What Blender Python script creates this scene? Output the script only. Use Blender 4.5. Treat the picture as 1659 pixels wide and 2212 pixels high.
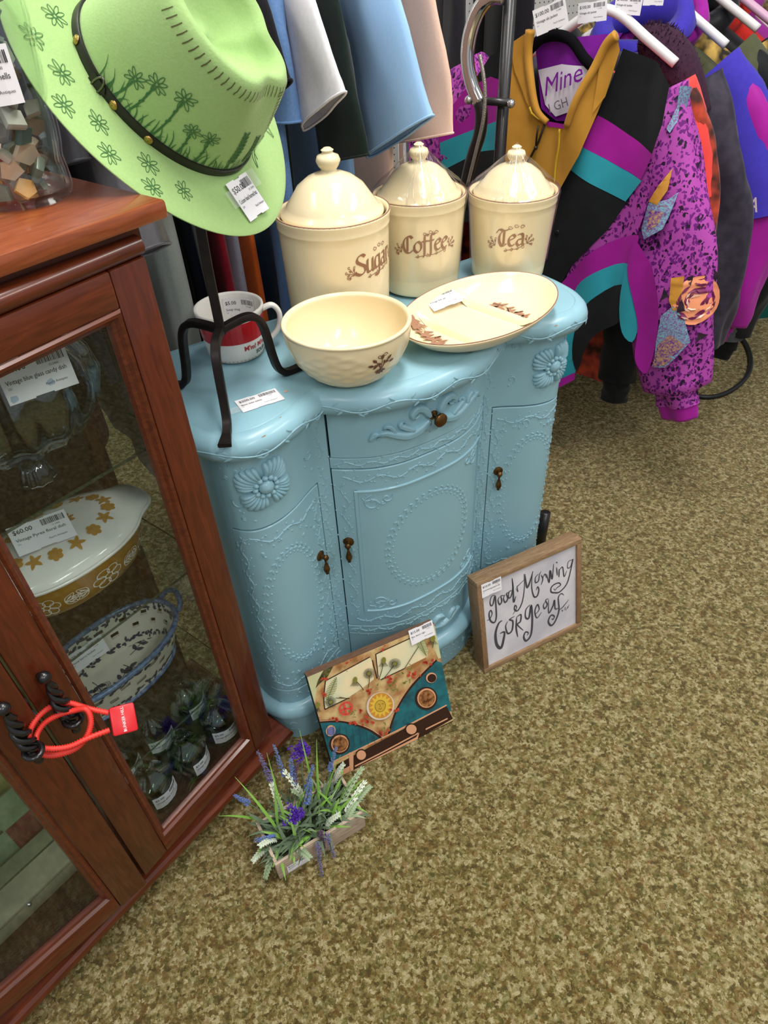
import bpy, bmesh, math, random
from mathutils import Vector, Matrix
from mathutils.geometry import tessellate_polygon

for _o in list(bpy.data.objects):
    bpy.data.objects.remove(_o, do_unlink=True)
SC = bpy.context.scene
COL = SC.collection
PI = math.pi
RNG = random.Random(7)

# ------------------------------------------------------------------ camera
CAM_H = 1.35
_p, _r = math.radians(40.856), math.radians(-3.0)
_f = Vector((0, math.cos(_p), -math.sin(_p)))
_ri = Vector((1, 0, 0))
_up = _ri.cross(_f)
_r2 = _ri * math.cos(_r) + _up * math.sin(_r)
_u2 = -_ri * math.sin(_r) + _up * math.cos(_r)
cam = bpy.data.cameras.new('camera')
cam_o = bpy.data.objects.new('camera', cam)
COL.objects.link(cam_o)
_b = -_f
cam_o.matrix_world = Matrix(((_r2.x, _u2.x, _b.x, 0), (_r2.y, _u2.y, _b.y, 0), (_r2.z, _u2.z, _b.z, CAM_H), (0, 0, 0, 1)))
cam.sensor_fit = 'VERTICAL'
cam.sensor_height = 36.0
cam.lens = 36.0 * 1478.8 / 2212.0
cam.clip_start = 0.02
SC.camera = cam_o

# ------------------------------------------------------------------ light
W = bpy.data.worlds.new('shop_ambient'); SC.world = W
W.use_nodes = True
W.node_tree.nodes['Background'].inputs[0].default_value = (0.93, 0.96, 1.0, 1)
W.node_tree.nodes['Background'].inputs[1].default_value = 0.40
def area(name, loc, rot, sx, sy, power, col):
    l = bpy.data.lights.new(name, 'AREA'); l.shape = 'RECTANGLE'; l.size = sx; l.size_y = sy
    l.energy = power; l.color = col
    o = bpy.data.objects.new(name, l); COL.objects.link(o)
    o.location = loc; o.rotation_euler = rot
    return o
for i, (x, y, pw) in enumerate([(-1.3, 1.0, 17), (0.3, 1.0, 33), (1.7, 0.9, 28), (-0.6, -1.2, 15), (1.1, -1.2, 27)]):
    area('ceiling_tube_light', (x, y, 2.75), (0, 0, 0), 0.28, 1.25, pw, (1.0, 0.965, 0.91))
area('shop_window_light', (-2.6, -0.6, 1.9), (math.radians(-62), 0, math.radians(118)), 1.8, 1.3, 8, (0.86, 0.93, 1.0))
VS = SC.view_settings
VS.view_transform = 'Standard'; VS.look = 'None'; VS.exposure = 0.18; VS.gamma = 1.0
VS.use_curve_mapping = False

# ------------------------------------------------------------------ materials
MATS = {}
def srgb(c):
    if isinstance(c, str):
        c = [int(c[i:i+2], 16) / 255 for i in (0, 2, 4)]
    return tuple((x / 12.92 if x <= 0.04045 else ((x + 0.055) / 1.055) ** 2.4) for x in c)
def mat(name, col, rough=0.5, metal=0.0, spec=0.5, coat=0.0, noise=None, bump=None, trans=0.0, ior=1.45, sheen=0.0, alpha=1.0, col2=None, emit=None, stretch=(1, 1, 1), sss=0.0):
    """noise=(scale, amount[, detail]) mixes col with col2; bump=(scale, strength, distance)"""
    if name in MATS: return MATS[name]
    m = bpy.data.materials.new(name); m.use_nodes = True
    nt = m.node_tree; b = nt.nodes['Principled BSDF']
    c = srgb(col)
    b.inputs['Base Color'].default_value = (*c, 1)
    b.inputs['Roughness'].default_value = rough
    b.inputs['Metallic'].default_value = metal
    b.inputs['Specular IOR Level'].default_value = spec
    b.inputs['Coat Weight'].default_value = coat
    b.inputs['Coat Roughness'].default_value = 0.08
    b.inputs['Transmission Weight'].default_value = trans
    b.inputs['IOR'].default_value = ior
    b.inputs['Alpha'].default_value = alpha
    if sheen:
        b.inputs['Sheen Weight'].default_value = sheen
    if sss:
        b.inputs['Subsurface Weight'].default_value = sss
        b.inputs['Subsurface Radius'].default_value = (0.01, 0.006, 0.003)
    if emit:
        b.inputs['Emission Color'].default_value = (*c, 1); b.inputs['Emission Strength'].default_value = emit
    if noise or bump:
        tc = nt.nodes.new('ShaderNodeTexCoord'); mp = nt.nodes.new('ShaderNodeMapping')
        mp.inputs['Scale'].default_value = stretch
        nt.links.new(tc.outputs['Object'], mp.inputs[0])
    if noise:
        n = nt.nodes.new('ShaderNodeTexNoise'); n.inputs['Scale'].default_value = noise[0]
        n.inputs['Detail'].default_value = noise[2] if len(noise) > 2 else 4
        nt.links.new(mp.outputs[0], n.inputs[0])
        r = nt.nodes.new('ShaderNodeValToRGB'); r.color_ramp.elements[0].position = 0.35; r.color_ramp.elements[1].position = 0.65
        c2 = srgb(col2) if col2 else tuple(x * 0.7 for x in c)
        r.color_ramp.elements[0].color = (*c, 1)
        r.color_ramp.elements[1].color = (*[a + (d - a) * noise[1] for a, d in zip(c, c2)], 1)
        nt.links.new(n.outputs[0], r.inputs[0]); nt.links.new(r.outputs[0], b.inputs['Base Color'])
    if bump:
        n2 = nt.nodes.new('ShaderNodeTexNoise'); n2.inputs['Scale'].default_value = bump[0]; n2.inputs['Detail'].default_value = 3
        nt.links.new(mp.outputs[0], n2.inputs[0])
        bp = nt.nodes.new('ShaderNodeBump'); bp.inputs['Strength'].default_value = bump[1]; bp.inputs['Distance'].default_value = bump[2]
        nt.links.new(n2.outputs[0], bp.inputs['Height']); nt.links.new(bp.outputs[0], b.inputs['Normal'])
    MATS[name] = m
    return m
def wood(name, dark, light, scale=14, stretch=(1, 12, 12), rough=0.32, coat=0.25):
    if name in MATS: return MATS[name]
    m = mat(name, dark, rough=rough, coat=coat)
    nt = m.node_tree; b = nt.nodes['Principled BSDF']
    tc = nt.nodes.new('ShaderNodeTexCoord'); mp = nt.nodes.new('ShaderNodeMapping'); mp.inputs['Scale'].default_value = stretch
    nt.links.new(tc.outputs['Object'], mp.inputs[0])
    n = nt.nodes.new('ShaderNodeTexNoise'); n.inputs['Scale'].default_value = scale; n.inputs['Detail'].default_value = 6; n.inputs['Distortion'].default_value = 1.2
    nt.links.new(mp.outputs[0], n.inputs[0])
    r = nt.nodes.new('ShaderNodeValToRGB'); r.color_ramp.elements[0].position = 0.3; r.color_ramp.elements[1].position = 0.72
    r.color_ramp.elements[0].color = (*srgb(dark), 1); r.color_ramp.elements[1].color = (*srgb(light), 1)
    nt.links.new(n.outputs[0], r.inputs[0]); nt.links.new(r.outputs[0], b.inputs['Base Color'])
    return m

# ------------------------------------------------------------------ object helpers
def tag(o, label, cat, group=None, kind=None):
    if label: o['label'] = label
    if cat: o['category'] = cat
    if group: o['group'] = group
    if kind: o['kind'] = kind
    return o
def thing(name, label, cat, loc=(0, 0, 0), rz=0.0, group=None):
    o = bpy.data.objects.new(name, None); COL.objects.link(o)
    o.empty_display_size = 0.02
    o.location = loc; o.rotation_euler = (0, 0, rz)
    return tag(o, label, cat, group)
def link_copy(o, parent):
    c = o.copy(); COL.objects.link(c); c.parent = parent
    return c
def dup(root, loc, rot, label, group=None):
    r = root.copy(); COL.objects.link(r); r.location = loc; r.rotation_euler = rot
    r['label'] = label
    if group: r['group'] = group
    for ch in list(root.children):
        c = link_copy(ch, r)
        for g in list(ch.children): link_copy(g, c)
    return r
class MB:
    def __init__(s): s.v = []; s.f = []; s.m = []; s.cur = 0
    def add(s, vs, fs):
        n = len(s.v); s.v += [tuple(x) for x in vs]
        for f in fs: s.f.append(tuple(i + n for i in f)); s.m.append(s.cur)
        return s
    def box(s, lo, hi, M=None, bev=0.0):
        x0, y0, z0 = lo; x1, y1, z1 = hi
        if bev:
            bm = bmesh.new(); bmesh.ops.create_cube(bm, size=1)
            for v in bm.verts: v.co = Vector(((x0 + x1) / 2 + v.co.x * (x1 - x0), (y0 + y1) / 2 + v.co.y * (y1 - y0), (z0 + z1) / 2 + v.co.z * (z1 - z0)))
            bmesh.ops.bevel(bm, geom=list(bm.edges), offset=bev, segments=2, affect='EDGES', profile=0.5)
            bm.verts.index_update()
            vs = [v.co.copy() for v in bm.verts]; fs = [[v.index for v in f.verts] for f in bm.faces]; bm.free()
        else:
            vs = [Vector(p) for p in ((x0, y0, z0), (x1, y0, z0), (x1, y1, z0), (x0, y1, z0), (x0, y0, z1), (x1, y0, z1), (x1, y1, z1), (x0, y1, z1))]
            fs = [(0, 3, 2, 1), (4, 5, 6, 7), (0, 1, 5, 4), (1, 2, 6, 5), (2, 3, 7, 6), (3, 0, 4, 7)]
        if M is not None: vs = [M @ v for v in vs]
        return s.add(vs, fs)
    def tube(s, pts, rad, seg=8, cap=True, flat=1.0, up=None, closed=False):
        pts = [Vector(p) for p in pts]; n = len(pts); base = len(s.v)
        prev = None
        for i, p in enumerate(pts):
            if closed: t = pts[(i + 1) % n] - pts[(i - 1) % n]
            else: t = pts[min(i + 1, n - 1)] - pts[max(i - 1, 0)]
            if t.length < 1e-9: t = Vector((0, 0, 1))
            t.normalize()
            if prev is None:
                a = Vector(up) if up is not None else (Vector((0, 0, 1)) if abs(t.z) < 0.9 else Vector((1, 0, 0)))
            else: a = prev
            a = (a - t * a.dot(t))
            if a.length < 1e-6: a = t.orthogonal()
            a.normalize(); prev = a
            b = t.cross(a)
            r = rad(i / max(1, n - 1)) if callable(rad) else (rad[i] if isinstance(rad, (list, tuple)) else rad)
            for k in range(seg):
                th = 2 * PI * k / seg
                s.v.append(tuple(p + a * (r * flat * math.cos(th)) + b * (r * math.sin(th))))
        m = n if closed else n - 1
        for i in range(m):
            j = (i + 1) % n
            for k in range(seg):
                k2 = (k + 1) % seg
                s.f.append((base + i * seg + k, base + i * seg + k2, base + j * seg + k2, base + j * seg + k)); s.m.append(s.cur)
        if cap and not closed:
            s.f.append(tuple(base + k for k in reversed(range(seg)))); s.m.append(s.cur)
            s.f.append(tuple(base + (n - 1) * seg + k for k in range(seg))); s.m.append(s.cur)
        return s
    def rings(s, rings, closed=True, cap0=False, cap1=False):
        base = len(s.v); n = len(rings[0])
        for r in rings: s.v += [tuple(p) for p in r]
        for i in range(len(rings) - 1):
            for k in range(n if closed else n - 1):
                k2 = (k + 1) % n
                s.f.append((base + i * n + k, base + i * n + k2, base + (i + 1) * n + k2, base + (i + 1) * n + k)); s.m.append(s.cur)
        if cap0: s.f.append(tuple(base + k for k in reversed(range(n)))); s.m.append(s.cur)
        if cap1: s.f.append(tuple(base + (len(rings) - 1) * n + k for k in range(n))); s.m.append(s.cur)
        return s
    def lathe(s, prof, seg=32, M=None, lob=None, sx=1.0, sy=1.0):
        rs = []
        for r, z in prof:
            ring = []
            for k in range(seg):
                th = 2 * PI * k / seg
                q = r * (lob(th, z) if lob else 1.0)
                p = Vector((q * math.cos(th) * sx, q * math.sin(th) * sy, z))
                ring.append(M @ p if M is not None else p)
            rs.append(ring)
        return s.rings(rs)
    def ball(s, c, r, seg=8, rg=6, sc=(1, 1, 1), M=None):
        c = Vector(c); rs = []
        for i in range(rg + 1):
            ph = PI * i / rg
            rr = max(1e-5, math.sin(ph))
            ring = []
            for k in range(seg):
                th = 2 * PI * k / seg
                p = Vector((r * rr * math.cos(th) * sc[0], r * rr * math.sin(th) * sc[1], -r * math.cos(ph) * sc[2]))
                p = (M @ p if M is not None else p) + c
                ring.append(p)
            rs.append(ring)
        return s.rings(rs)
    def poly(s, pts): return s.add(pts, [tuple(range(len(pts)))])
    def fill(s, pts):
        """arbitrary simple polygon of 3D points"""
        tri = tessellate_polygon([[Vector(p) for p in pts]])
        return s.add(pts, tri)
    def build(s, name, m, parent=None, smooth=False, ang=None, merge=0.0, M=None):
        me = bpy.data.meshes.new(name)
        vs = s.v if M is None else [tuple(M @ Vector(p)) for p in s.v]
        me.from_pydata(vs, [], s.f)
        ms = m if isinstance(m, (list, tuple)) else [m]
        for x in ms: me.materials.append(x)
        if len(ms) > 1: me.polygons.foreach_set('material_index', s.m)
        if merge or smooth or ang is not None:
            bm = bmesh.new(); bm.from_mesh(me)
            if merge: bmesh.ops.remove_doubles(bm, verts=bm.verts, dist=merge)
            bmesh.ops.recalc_face_normals(bm, faces=bm.faces)
            a = math.radians(ang) if ang is not None else math.radians(180)
            for f in bm.faces: f.smooth = True
            if ang is not None:
                for e in bm.edges:
                    if len(e.link_faces) == 2 and e.calc_face_angle(0) > a: e.smooth = False
            bm.to_mesh(me); bm.free()
        me.validate(); me.update()
        o = bpy.data.objects.new(name, me); COL.objects.link(o)
        if parent is not None: o.parent = parent
        return o
def clip_rect(poly, x0, x1, y0, y1):
    def clip(ps, f, inter):
        out = []
        for i in range(len(ps)):
            a, b = ps[i - 1], ps[i]
            fa, fb = f(a), f(b)
            if fb >= 0:
                if fa < 0: out.append(inter(a, b, fa, fb))
                out.append(b)
            elif fa >= 0: out.append(inter(a, b, fa, fb))
        return out
    it = lambda a, b, fa, fb: (a[0] + (b[0] - a[0]) * fa / (fa - fb), a[1] + (b[1] - a[1]) * fa / (fa - fb))
    for f in (lambda p: p[0] - x0, lambda p: x1 - p[0], lambda p: p[1] - y0, lambda p: y1 - p[1]):
        if len(poly) < 3: return []
        poly = clip(poly, f, it)
    return poly
def panel(mb, poly, surf, cell=0.02):
    """cover a 2D polygon with cells and lift every point onto surf(x, y)"""
    xs = [p[0] for p in poly]; ys = [p[1] for p in poly]
    nx = max(1, math.ceil((max(xs) - min(xs)) / cell)); ny = max(1, math.ceil((max(ys) - min(ys)) / cell))
    for i in range(nx):
        xa = min(xs) + i * (max(xs) - min(xs)) / nx; xb = min(xs) + (i + 1) * (max(xs) - min(xs)) / nx
        strip = clip_rect(poly, xa, xb, -9, 9)
        if len(strip) < 3: continue
        for j in range(ny):
            ya = min(ys) + j * (max(ys) - min(ys)) / ny; yb = min(ys) + (j + 1) * (max(ys) - min(ys)) / ny
            c = clip_rect(strip, xa, xb, ya, yb)
            if len(c) < 3: continue
            A = abs(sum(c[k - 1][0] * c[k][1] - c[k][0] * c[k - 1][1] for k in range(len(c)))) / 2
            if A < 1e-9: continue
            pts = [surf(*p) for p in c]
            if len(c) > 4:
                tri = tessellate_polygon([[Vector((p[0], p[1], 0)) for p in c]])
                mb.add(pts, tri)
            else: mb.poly(pts)
    return mb
def spline(pts, n=8, closed=False):
    """Catmull-Rom through points of any dimension"""
    P = [tuple(p) for p in pts]; N = len(P); out = []
    rng = range(N) if closed else range(N - 1)
    for i in rng:
        if closed: a, b, c, d = P[i - 1], P[i], P[(i + 1) % N], P[(i + 2) % N]
        else: a, b, c, d = P[max(i - 1, 0)], P[i], P[i + 1], P[min(i + 2, N - 1)]
        for k in range(n):
            t = k / n
            out.append(tuple(0.5 * (2 * q + (r - p) * t + (2 * p - 5 * q + 4 * r - s_) * t * t + (3 * q - p - 3 * r + s_) * t ** 3) for p, q, r, s_ in zip(a, b, c, d)))
    if not closed: out.append(P[-1])
    return out
def ribbon(mb, pts, width, surf, nib=None):
    """flat pen stroke in 2D mapped on surf; nib=(angle) gives a broad pen"""
    n = len(pts); L = []; R = []
    for i, p in enumerate(pts):
        w = width(i / max(1, n - 1)) if callable(width) else width
        if nib is not None: d = (math.cos(nib), math.sin(nib))
        else:
            a = pts[max(i - 1, 0)]; b = pts[min(i + 1, n - 1)]
            t = (b[0] - a[0], b[1] - a[1]); l = math.hypot(*t) or 1
            d = (-t[1] / l, t[0] / l)
        L.append((p[0] + d[0] * w / 2, p[1] + d[1] * w / 2)); R.append((p[0] - d[0] * w / 2, p[1] - d[1] * w / 2))
    base = len(mb.v)
    for a, b in zip(L, R): mb.v.append(tuple(surf(*a))); mb.v.append(tuple(surf(*b)))
    for i in range(n - 1):
        k = base + 2 * i
        mb.f.append((k, k + 1, k + 3, k + 2)); mb.m.append(mb.cur)
    return mb
_TXT = {}
def text2d(s, size=1.0, bold=0.0):
    """outline of a string in the built-in font as 2D triangles"""
    key = (s, bold)
    if key not in _TXT:
        cu = bpy.data.curves.new('t', 'FONT'); cu.body = s; cu.size = 1.0; cu.resolution_u = 2; cu.offset = bold
        o = bpy.data.objects.new('t', cu); COL.objects.link(o)
        bpy.context.view_layer.update()
        me = o.evaluated_get(bpy.context.evaluated_depsgraph_get()).to_mesh()
        _TXT[key] = ([(v.co.x, v.co.y) for v in me.vertices], [tuple(p.vertices) for p in me.polygons])
        o.evaluated_get(bpy.context.evaluated_depsgraph_get()).to_mesh_clear()
        bpy.data.objects.remove(o); bpy.data.curves.remove(cu)
    v, f = _TXT[key]
    return [(x * size, y * size) for x, y in v], f
def put_text(mb, s, x, y, size, surf, bold=0.0, fit=None):
    v, f = text2d(s, size, bold)
    if not v: return mb
    k = 1.0
    if fit:
        wd = max(p[0] for p in v); k = min(1.0, fit / wd) if wd > 0 else 1
    return mb.add([surf(x + p[0] * k, y + p[1]) for p in v], f)
def frame(o, x, y):
    """4x4 with origin o, x axis, y axis"""
    x = Vector(x).normalized(); y = Vector(y); y = (y - x * y.dot(x)).normalized(); z = x.cross(y)
    return Matrix(((x.x, y.x, z.x, o[0]), (x.y, y.y, z.y, o[1]), (x.z, y.z, z.z, o[2]), (0, 0, 0, 1)))
PAPER = mat('label_paper', 'F0EEF2', rough=0.6)
INK = mat('label_ink', '3A3A3E', rough=0.7)
TAPE = mat('clear_tape', 'F4F4F0', rough=0.15, alpha=0.22)
def price_tag(parent, M, price, desc, w=0.064, surf=None, tape=None, foot="Pearl's Antiques", h=None, name='price_tag'):
    """label in the xy plane of M (x right, y up), lower left corner at origin; surf bends it"""
    h = h or w * 0.56
    S = surf or (lambda x, y, d=0.0: M @ Vector((x, y, d)))
    out = [(0, 0), (w * .36, 0), (w * .37, h * .03), (w * .63, h * .03), (w * .64, 0), (w, 0), (w, h), (w * .64, h), (w * .63, h * .97), (w * .37, h * .97), (w * .36, h), (0, h)]
    mb = MB(); panel(mb, out, lambda x, y: S(x, y, 0.0006), cell=w / 6 if surf else 1.0)
    if not surf: panel(mb, out[::-1], lambda x, y: S(x, y, 0.0), cell=1.0)
    o = mb.build(name, PAPER, parent)
    p = MB(); T = lambda x, y: S(x, y, 0.0009)
    put_text(p, price, w * .06, h * .70, h * .21, T, bold=0.01)
    rg = random.Random(hash(desc) % 1000 if False else len(desc) * 7 + len(price))
    x = w * .55
    while x < w * .94:
        b = rg.choice((.006, .006, .011, .016)) * w
        panel(p, [(x, h * .70), (x + b, h * .70), (x + b, h * .91), (x, h * .91)], T, cell=1.0)
        x += b + rg.choice((.006, .009, .013)) * w
    put_text(p, 'S1.2400', w * .70, h * .60, h * .075, T)
    put_text(p, desc, w * .06, h * .44, h * .15, T, bold=0.006, fit=w * .86)
    put_text(p, '231', w * .06, h * .33, h * .07, T)
    put_text(p, foot, w * .56, h * .20, h * .085, T, fit=w * .4)
    p.build('tag_print', INK, o)
    if tape:
        for (x0, y0, x1, y1) in tape:
            t = MB(); t.poly([S(x0, y0, .0012), S(x1, y0, .0012), S(x1, y1, .0012), S(x0, y1, .0012)]); t.build('tape_strip', TAPE, o)
    return o
# ------------------------------------------------------------------ room
def carpet_mat():
    m = bpy.data.materials.new('gold_green_carpet'); m.use_nodes = True
    nt = m.node_tree; b = nt.nodes['Principled BSDF']; b.inputs['Roughness'].default_value = 0.95
    b.inputs['Specular IOR Level'].default_value = 0.1
    b.inputs['Sheen Weight'].default_value = 0.15
    tc = nt.nodes.new('ShaderNodeTexCoord')
    def noise(scale, detail, rough=0.6, dist=0.0):
        n = nt.nodes.new('ShaderNodeTexNoise'); n.inputs['Scale'].default_value = scale; n.inputs['Detail'].default_value = detail
        n.inputs['Roughness'].default_value = rough; n.inputs['Distortion'].default_value = dist
        nt.links.new(tc.outputs['Object'], n.inputs[0]); return n
    def ramp(src, stops):
        r = nt.nodes.new('ShaderNodeValToRGB')
        while len(r.color_ramp.elements) < len(stops): r.color_ramp.elements.new(0.5)
        for e, (p, c) in zip(r.color_ramp.elements, stops): e.position = p; e.color = (*srgb(c), 1)
        nt.links.new(src.outputs[0], r.inputs[0]); return r
    def mix(a, c, f, mode='MIX', fac=None):
        x = nt.nodes.new('ShaderNodeMix'); x.data_type = 'RGBA'; x.blend_type = mode
        if fac is not None: x.inputs[0].default_value = fac
        else: nt.links.new(f.outputs[0], x.inputs[0])
        nt.links.new(a, x.inputs[6]); nt.links.new(c, x.inputs[7]); return x
    def math_(op, a, bb, va=None):
        n = nt.nodes.new('ShaderNodeMath'); n.operation = op
        nt.links.new(a, n.inputs[0])
        if isinstance(bb, float): n.inputs[1].default_value = bb
        else: nt.links.new(bb, n.inputs[1])
        return n
    vo = nt.nodes.new('ShaderNodeTexVoronoi'); vo.inputs['Scale'].default_value = 185; vo.inputs['Randomness'].default_value = 1.0
    wn = noise(140, 3, 0.6); wm = nt.nodes.new('ShaderNodeMix'); wm.data_type = 'RGBA'; wm.inputs[0].default_value = 0.012
    nt.links.new(tc.outputs['Object'], wm.inputs[6]); nt.links.new(wn.outputs['Color'], wm.inputs[7]); nt.links.new(wm.outputs[2], vo.inputs[0])
    sc_ = nt.nodes.new('ShaderNodeSeparateColor'); nt.links.new(vo.outputs['Color'], sc_.inputs[0])
    n1 = noise(58, 4, 0.7, 0.5)
    val = math_('ADD', math_('MULTIPLY', n1.outputs[0], 0.74).outputs[0], math_('MULTIPLY', sc_.outputs[0], 0.26).outputs[0])
    base = ramp(val, [(0.35, '5A4A1A'), (0.43, '7A692F'), (0.50, '98874B'), (0.57, 'B5A56D'), (0.65, 'CFC190')])
    n2 = noise(46, 3, 0.65, 0.8)
    v2 = math_('ADD', math_('MULTIPLY', n2.outputs[0], 0.8).outputs[0], math_('MULTIPLY', sc_.outputs[1], 0.2).outputs[0])
    rust = nt.nodes.new('ShaderNodeRGB'); rust.outputs[0].default_value = (*srgb('855A22'), 1)
    f2 = ramp(v2, [(0.53, '000000'), (0.60, 'B4B4B4')])
    x1 = mix(base.outputs[0], rust.outputs[0], f2)
    n3 = noise(40, 3, 0.65, 0.6)
    v3 = math_('ADD', math_('MULTIPLY', n3.outputs[0], 0.8).outputs[0], math_('MULTIPLY', sc_.outputs[2], 0.2).outputs[0])
    grn = nt.nodes.new('ShaderNodeRGB'); grn.outputs[0].default_value = (*srgb('5C6628'), 1)
    f3 = ramp(v3, [(0.54, '000000'), (0.62, 'A8A8A8')])
    x2 = mix(x1.outputs[2], grn.outputs[0], f3)
    n4 = noise(620, 2, 0.7)
    g4 = ramp(n4, [(0.28, '969696'), (0.7, 'FFFFFF')])
    x3 = mix(x2.outputs[2], g4.outputs[0], None, 'MULTIPLY', 0.6)
    nt.links.new(x3.outputs[2], b.inputs['Base Color'])
    hgt = math_('ADD', math_('MULTIPLY', vo.outputs['Distance'], -1.0).outputs[0], math_('MULTIPLY', noise(300, 4, 0.8).outputs[0], 0.9).outputs[0])
    bp = nt.nodes.new('ShaderNodeBump'); bp.inputs['Strength'].default_value = 0.85; bp.inputs['Distance'].default_value = 0.005
    nt.links.new(hgt.outputs[0], bp.inputs['Height']); nt.links.new(bp.outputs[0], b.inputs['Normal'])
    return m
CARPET = carpet_mat()
mb = MB(); mb.add([(-3.5, -2.0, 0), (6, -2.0, 0), (6, 6, 0), (-3.5, 6, 0)], [(0, 1, 2, 3)])
tag(mb.build('floor', CARPET), 'mottled gold and olive green carpet', 'floor', kind='structure')
def peg_mat():
    m = bpy.data.materials.new('white_pegboard'); m.use_nodes = True
    nt = m.node_tree; b = nt.nodes['Principled BSDF']; b.inputs['Roughness'].default_value = 0.6
    tc = nt.nodes.new('ShaderNodeTexCoord')
    sx = nt.nodes.new('ShaderNodeSeparateXYZ'); nt.links.new(tc.outputs['Object'], sx.inputs[0])
    def mth(op, a, v=None, c=None):
        n = nt.nodes.new('ShaderNodeMath'); n.operation = op
        nt.links.new(a, n.inputs[0])
        if c is not None: nt.links.new(c, n.inputs[1])
        elif v is not None: n.inputs[1].default_value = v
        return n.outputs[0]
    def cell(s):
        q = mth('MULTIPLY', s, 40.0); q = mth('FRACT', q); return mth('SUBTRACT', q, 0.5)
    a = cell(sx.outputs[0]); c = cell(sx.outputs[2])
    d = mth('ADD', mth('MULTIPLY', a, c=a), c=mth('MULTIPLY', c, c=c))
    h = mth('LESS_THAN', d, 0.014)
    mx = nt.nodes.new('ShaderNodeMix'); mx.data_type = 'RGBA'; nt.links.new(h, mx.inputs[0])
    mx.inputs[6].default_value = (*srgb('D8D6D0'), 1); mx.inputs[7].default_value = (*srgb('3A3835'), 1)
    nt.links.new(mx.outputs[2], b.inputs['Base Color'])
    return m
mb = MB(); mb.box((-3.2, 0, 0), (4.2, 0.02, 2.9))
o = mb.build('wall_back', peg_mat())
o.location = (0.3, 3.22, 0); o.rotation_euler = (0, 0, math.radians(32))
tag(o, 'white pegboard wall behind the hanging clothes', 'wall', kind='structure')
# ------------------------------------------------------------------ blue side cabinet
BLUE_YAW = math.radians(32.0)
BLUE_O = (-0.092 + 0.174 * math.cos(BLUE_YAW), 0.952 + 0.174 * math.sin(BLUE_YAW), 0.0)   # centre of the stile line, local x along the width, y to the back
BLUE = mat('blue_paint', '8EB8C6', rough=0.36, spec=0.5, coat=0.12, noise=(9, 0.35), col2='83AEBB', bump=(60, 0.06, 0.001))
BRASS = mat('aged_brass', '7A5A34', rough=0.32, metal=0.9, noise=(90, 0.7), col2='3B2717')
CHIP = mat('bare_chip', 'C9AE93', rough=0.8)
GAPSHADE = mat('painted_gap_shade', '14171A', rough=0.9)
cab = thing('side_cabinet', 'pale blue painted side cabinet with curved doors and carved flowers', 'cabinet', BLUE_O, BLUE_YAW)
_half = [(0, -.068), (.06, -.064), (.11, -.048), (.15, -.022), (.174, -.002), (.186, .002), (.198, 0), (.222, -.010), (.26, -.030), (.295, -.041), (.328, -.040), (.352, -.026), (.369, .002), (.377, .04), (.380, .09), (.376, .15), (.364, .21), (.346, .248)]
_dense = spline(_half, 10)
_S = [0.0]
for a, b in zip(_dense, _dense[1:]): _S.append(_S[-1] + math.dist(a, b))
S_MAX = _S[-1]
def _at(s):
    s = min(max(s, 0), S_MAX); lo, hi = 0, len(_S) - 1
    while hi - lo > 1:
        mid = (lo + hi) // 2
        if _S[mid] <= s: lo = mid
        else: hi = mid
    t = (s - _S[lo]) / max(1e-9, _S[hi] - _S[lo])
    p, q = _dense[lo], _dense[hi]
    k = min(max(lo, 3), len(_dense) - 4); a, b = _dense[k - 3], _dense[k + 3]
    tx, ty = b[0] - a[0], b[1] - a[1]; l = math.hypot(tx, ty)
    if s < 0.006: tx, ty, l = 1, 0, 1
    return p[0] + (q[0] - p[0]) * t, p[1] + (q[1] - p[1]) * t, ty / l, -tx / l
def F(s, z, off=0.0):
    """point on the serpentine front: s arc length from the centre, z height, off outwards"""
    x, y, nx, ny = _at(abs(s)); x += nx * off; y += ny * off
    return Vector((x if s >= 0 else -x, y, z))
def s_of(a):
    for p, s in zip(_dense, _S):
        if p[0] >= a: return s
    return S_MAX
SD = s_of(.172); ST = s_of(.198)        # door edge, outer edge of the stile
def srange(s0, s1, step=0.008):
    n = max(1, math.ceil((s1 - s0) / step)); return [s0 + (s1 - s0) * i / n for i in range(n + 1)]
def slab(s0, s1, zlo, zhi, off=0.0, dep=0.014, bev=0.0015):
    """curved board on the front; zlo/zhi numbers or functions of s"""
    mb = MB(); zl = zlo if callable(zlo) else (lambda s: zlo); zh = zhi if callable(zhi) else (lambda s: zhi)
    ring = []
    for i, s in enumerate(srange(s0, s1)):
        e = bev if 0 < i else bev
        ring.append([F(s, zl(s), off - dep), F(s, zl(s), off - bev), F(s, zl(s) + bev, off), F(s, zh(s) - bev, off), F(s, zh(s), off - bev), F(s, zh(s), off - dep)])
    mb.rings(ring, closed=True, cap0=True, cap1=True)
    return mb
# carcass, set back; its near-black colour paints shade into the door and rail joints
ss = srange(-S_MAX, S_MAX, 0.01)
mb = MB(); mb.rings([[F(s, z, -0.014) for s in ss] for z in (0.10, 0.765)], closed=True, cap0=True, cap1=True)
carc = mb.build('carcass', GAPSHADE, cab, ang=30)
# frame members
for sg in (-1, 1):
    a, b = sorted((sg * (SD + .0012), sg * (ST)))
    slab(a, b, .112, .765).build('stile', BLUE, cab, ang=30)
    a, b = sorted((sg * (s_of(.366)), sg * S_MAX))
    slab(a, b, .112, .765).build('side_panel', BLUE, cab, ang=30)
g = 0.0013
slab(-SD, SD, .633, .6555, off=-.001).build('rail', BLUE, cab, ang=30)
slab(-SD, SD, .1905, .2145, off=.0).build('rail', BLUE, cab, ang=30)
slab(-SD, SD, .108, .188, off=-.002).build('apron', BLUE, cab, ang=30)
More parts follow.
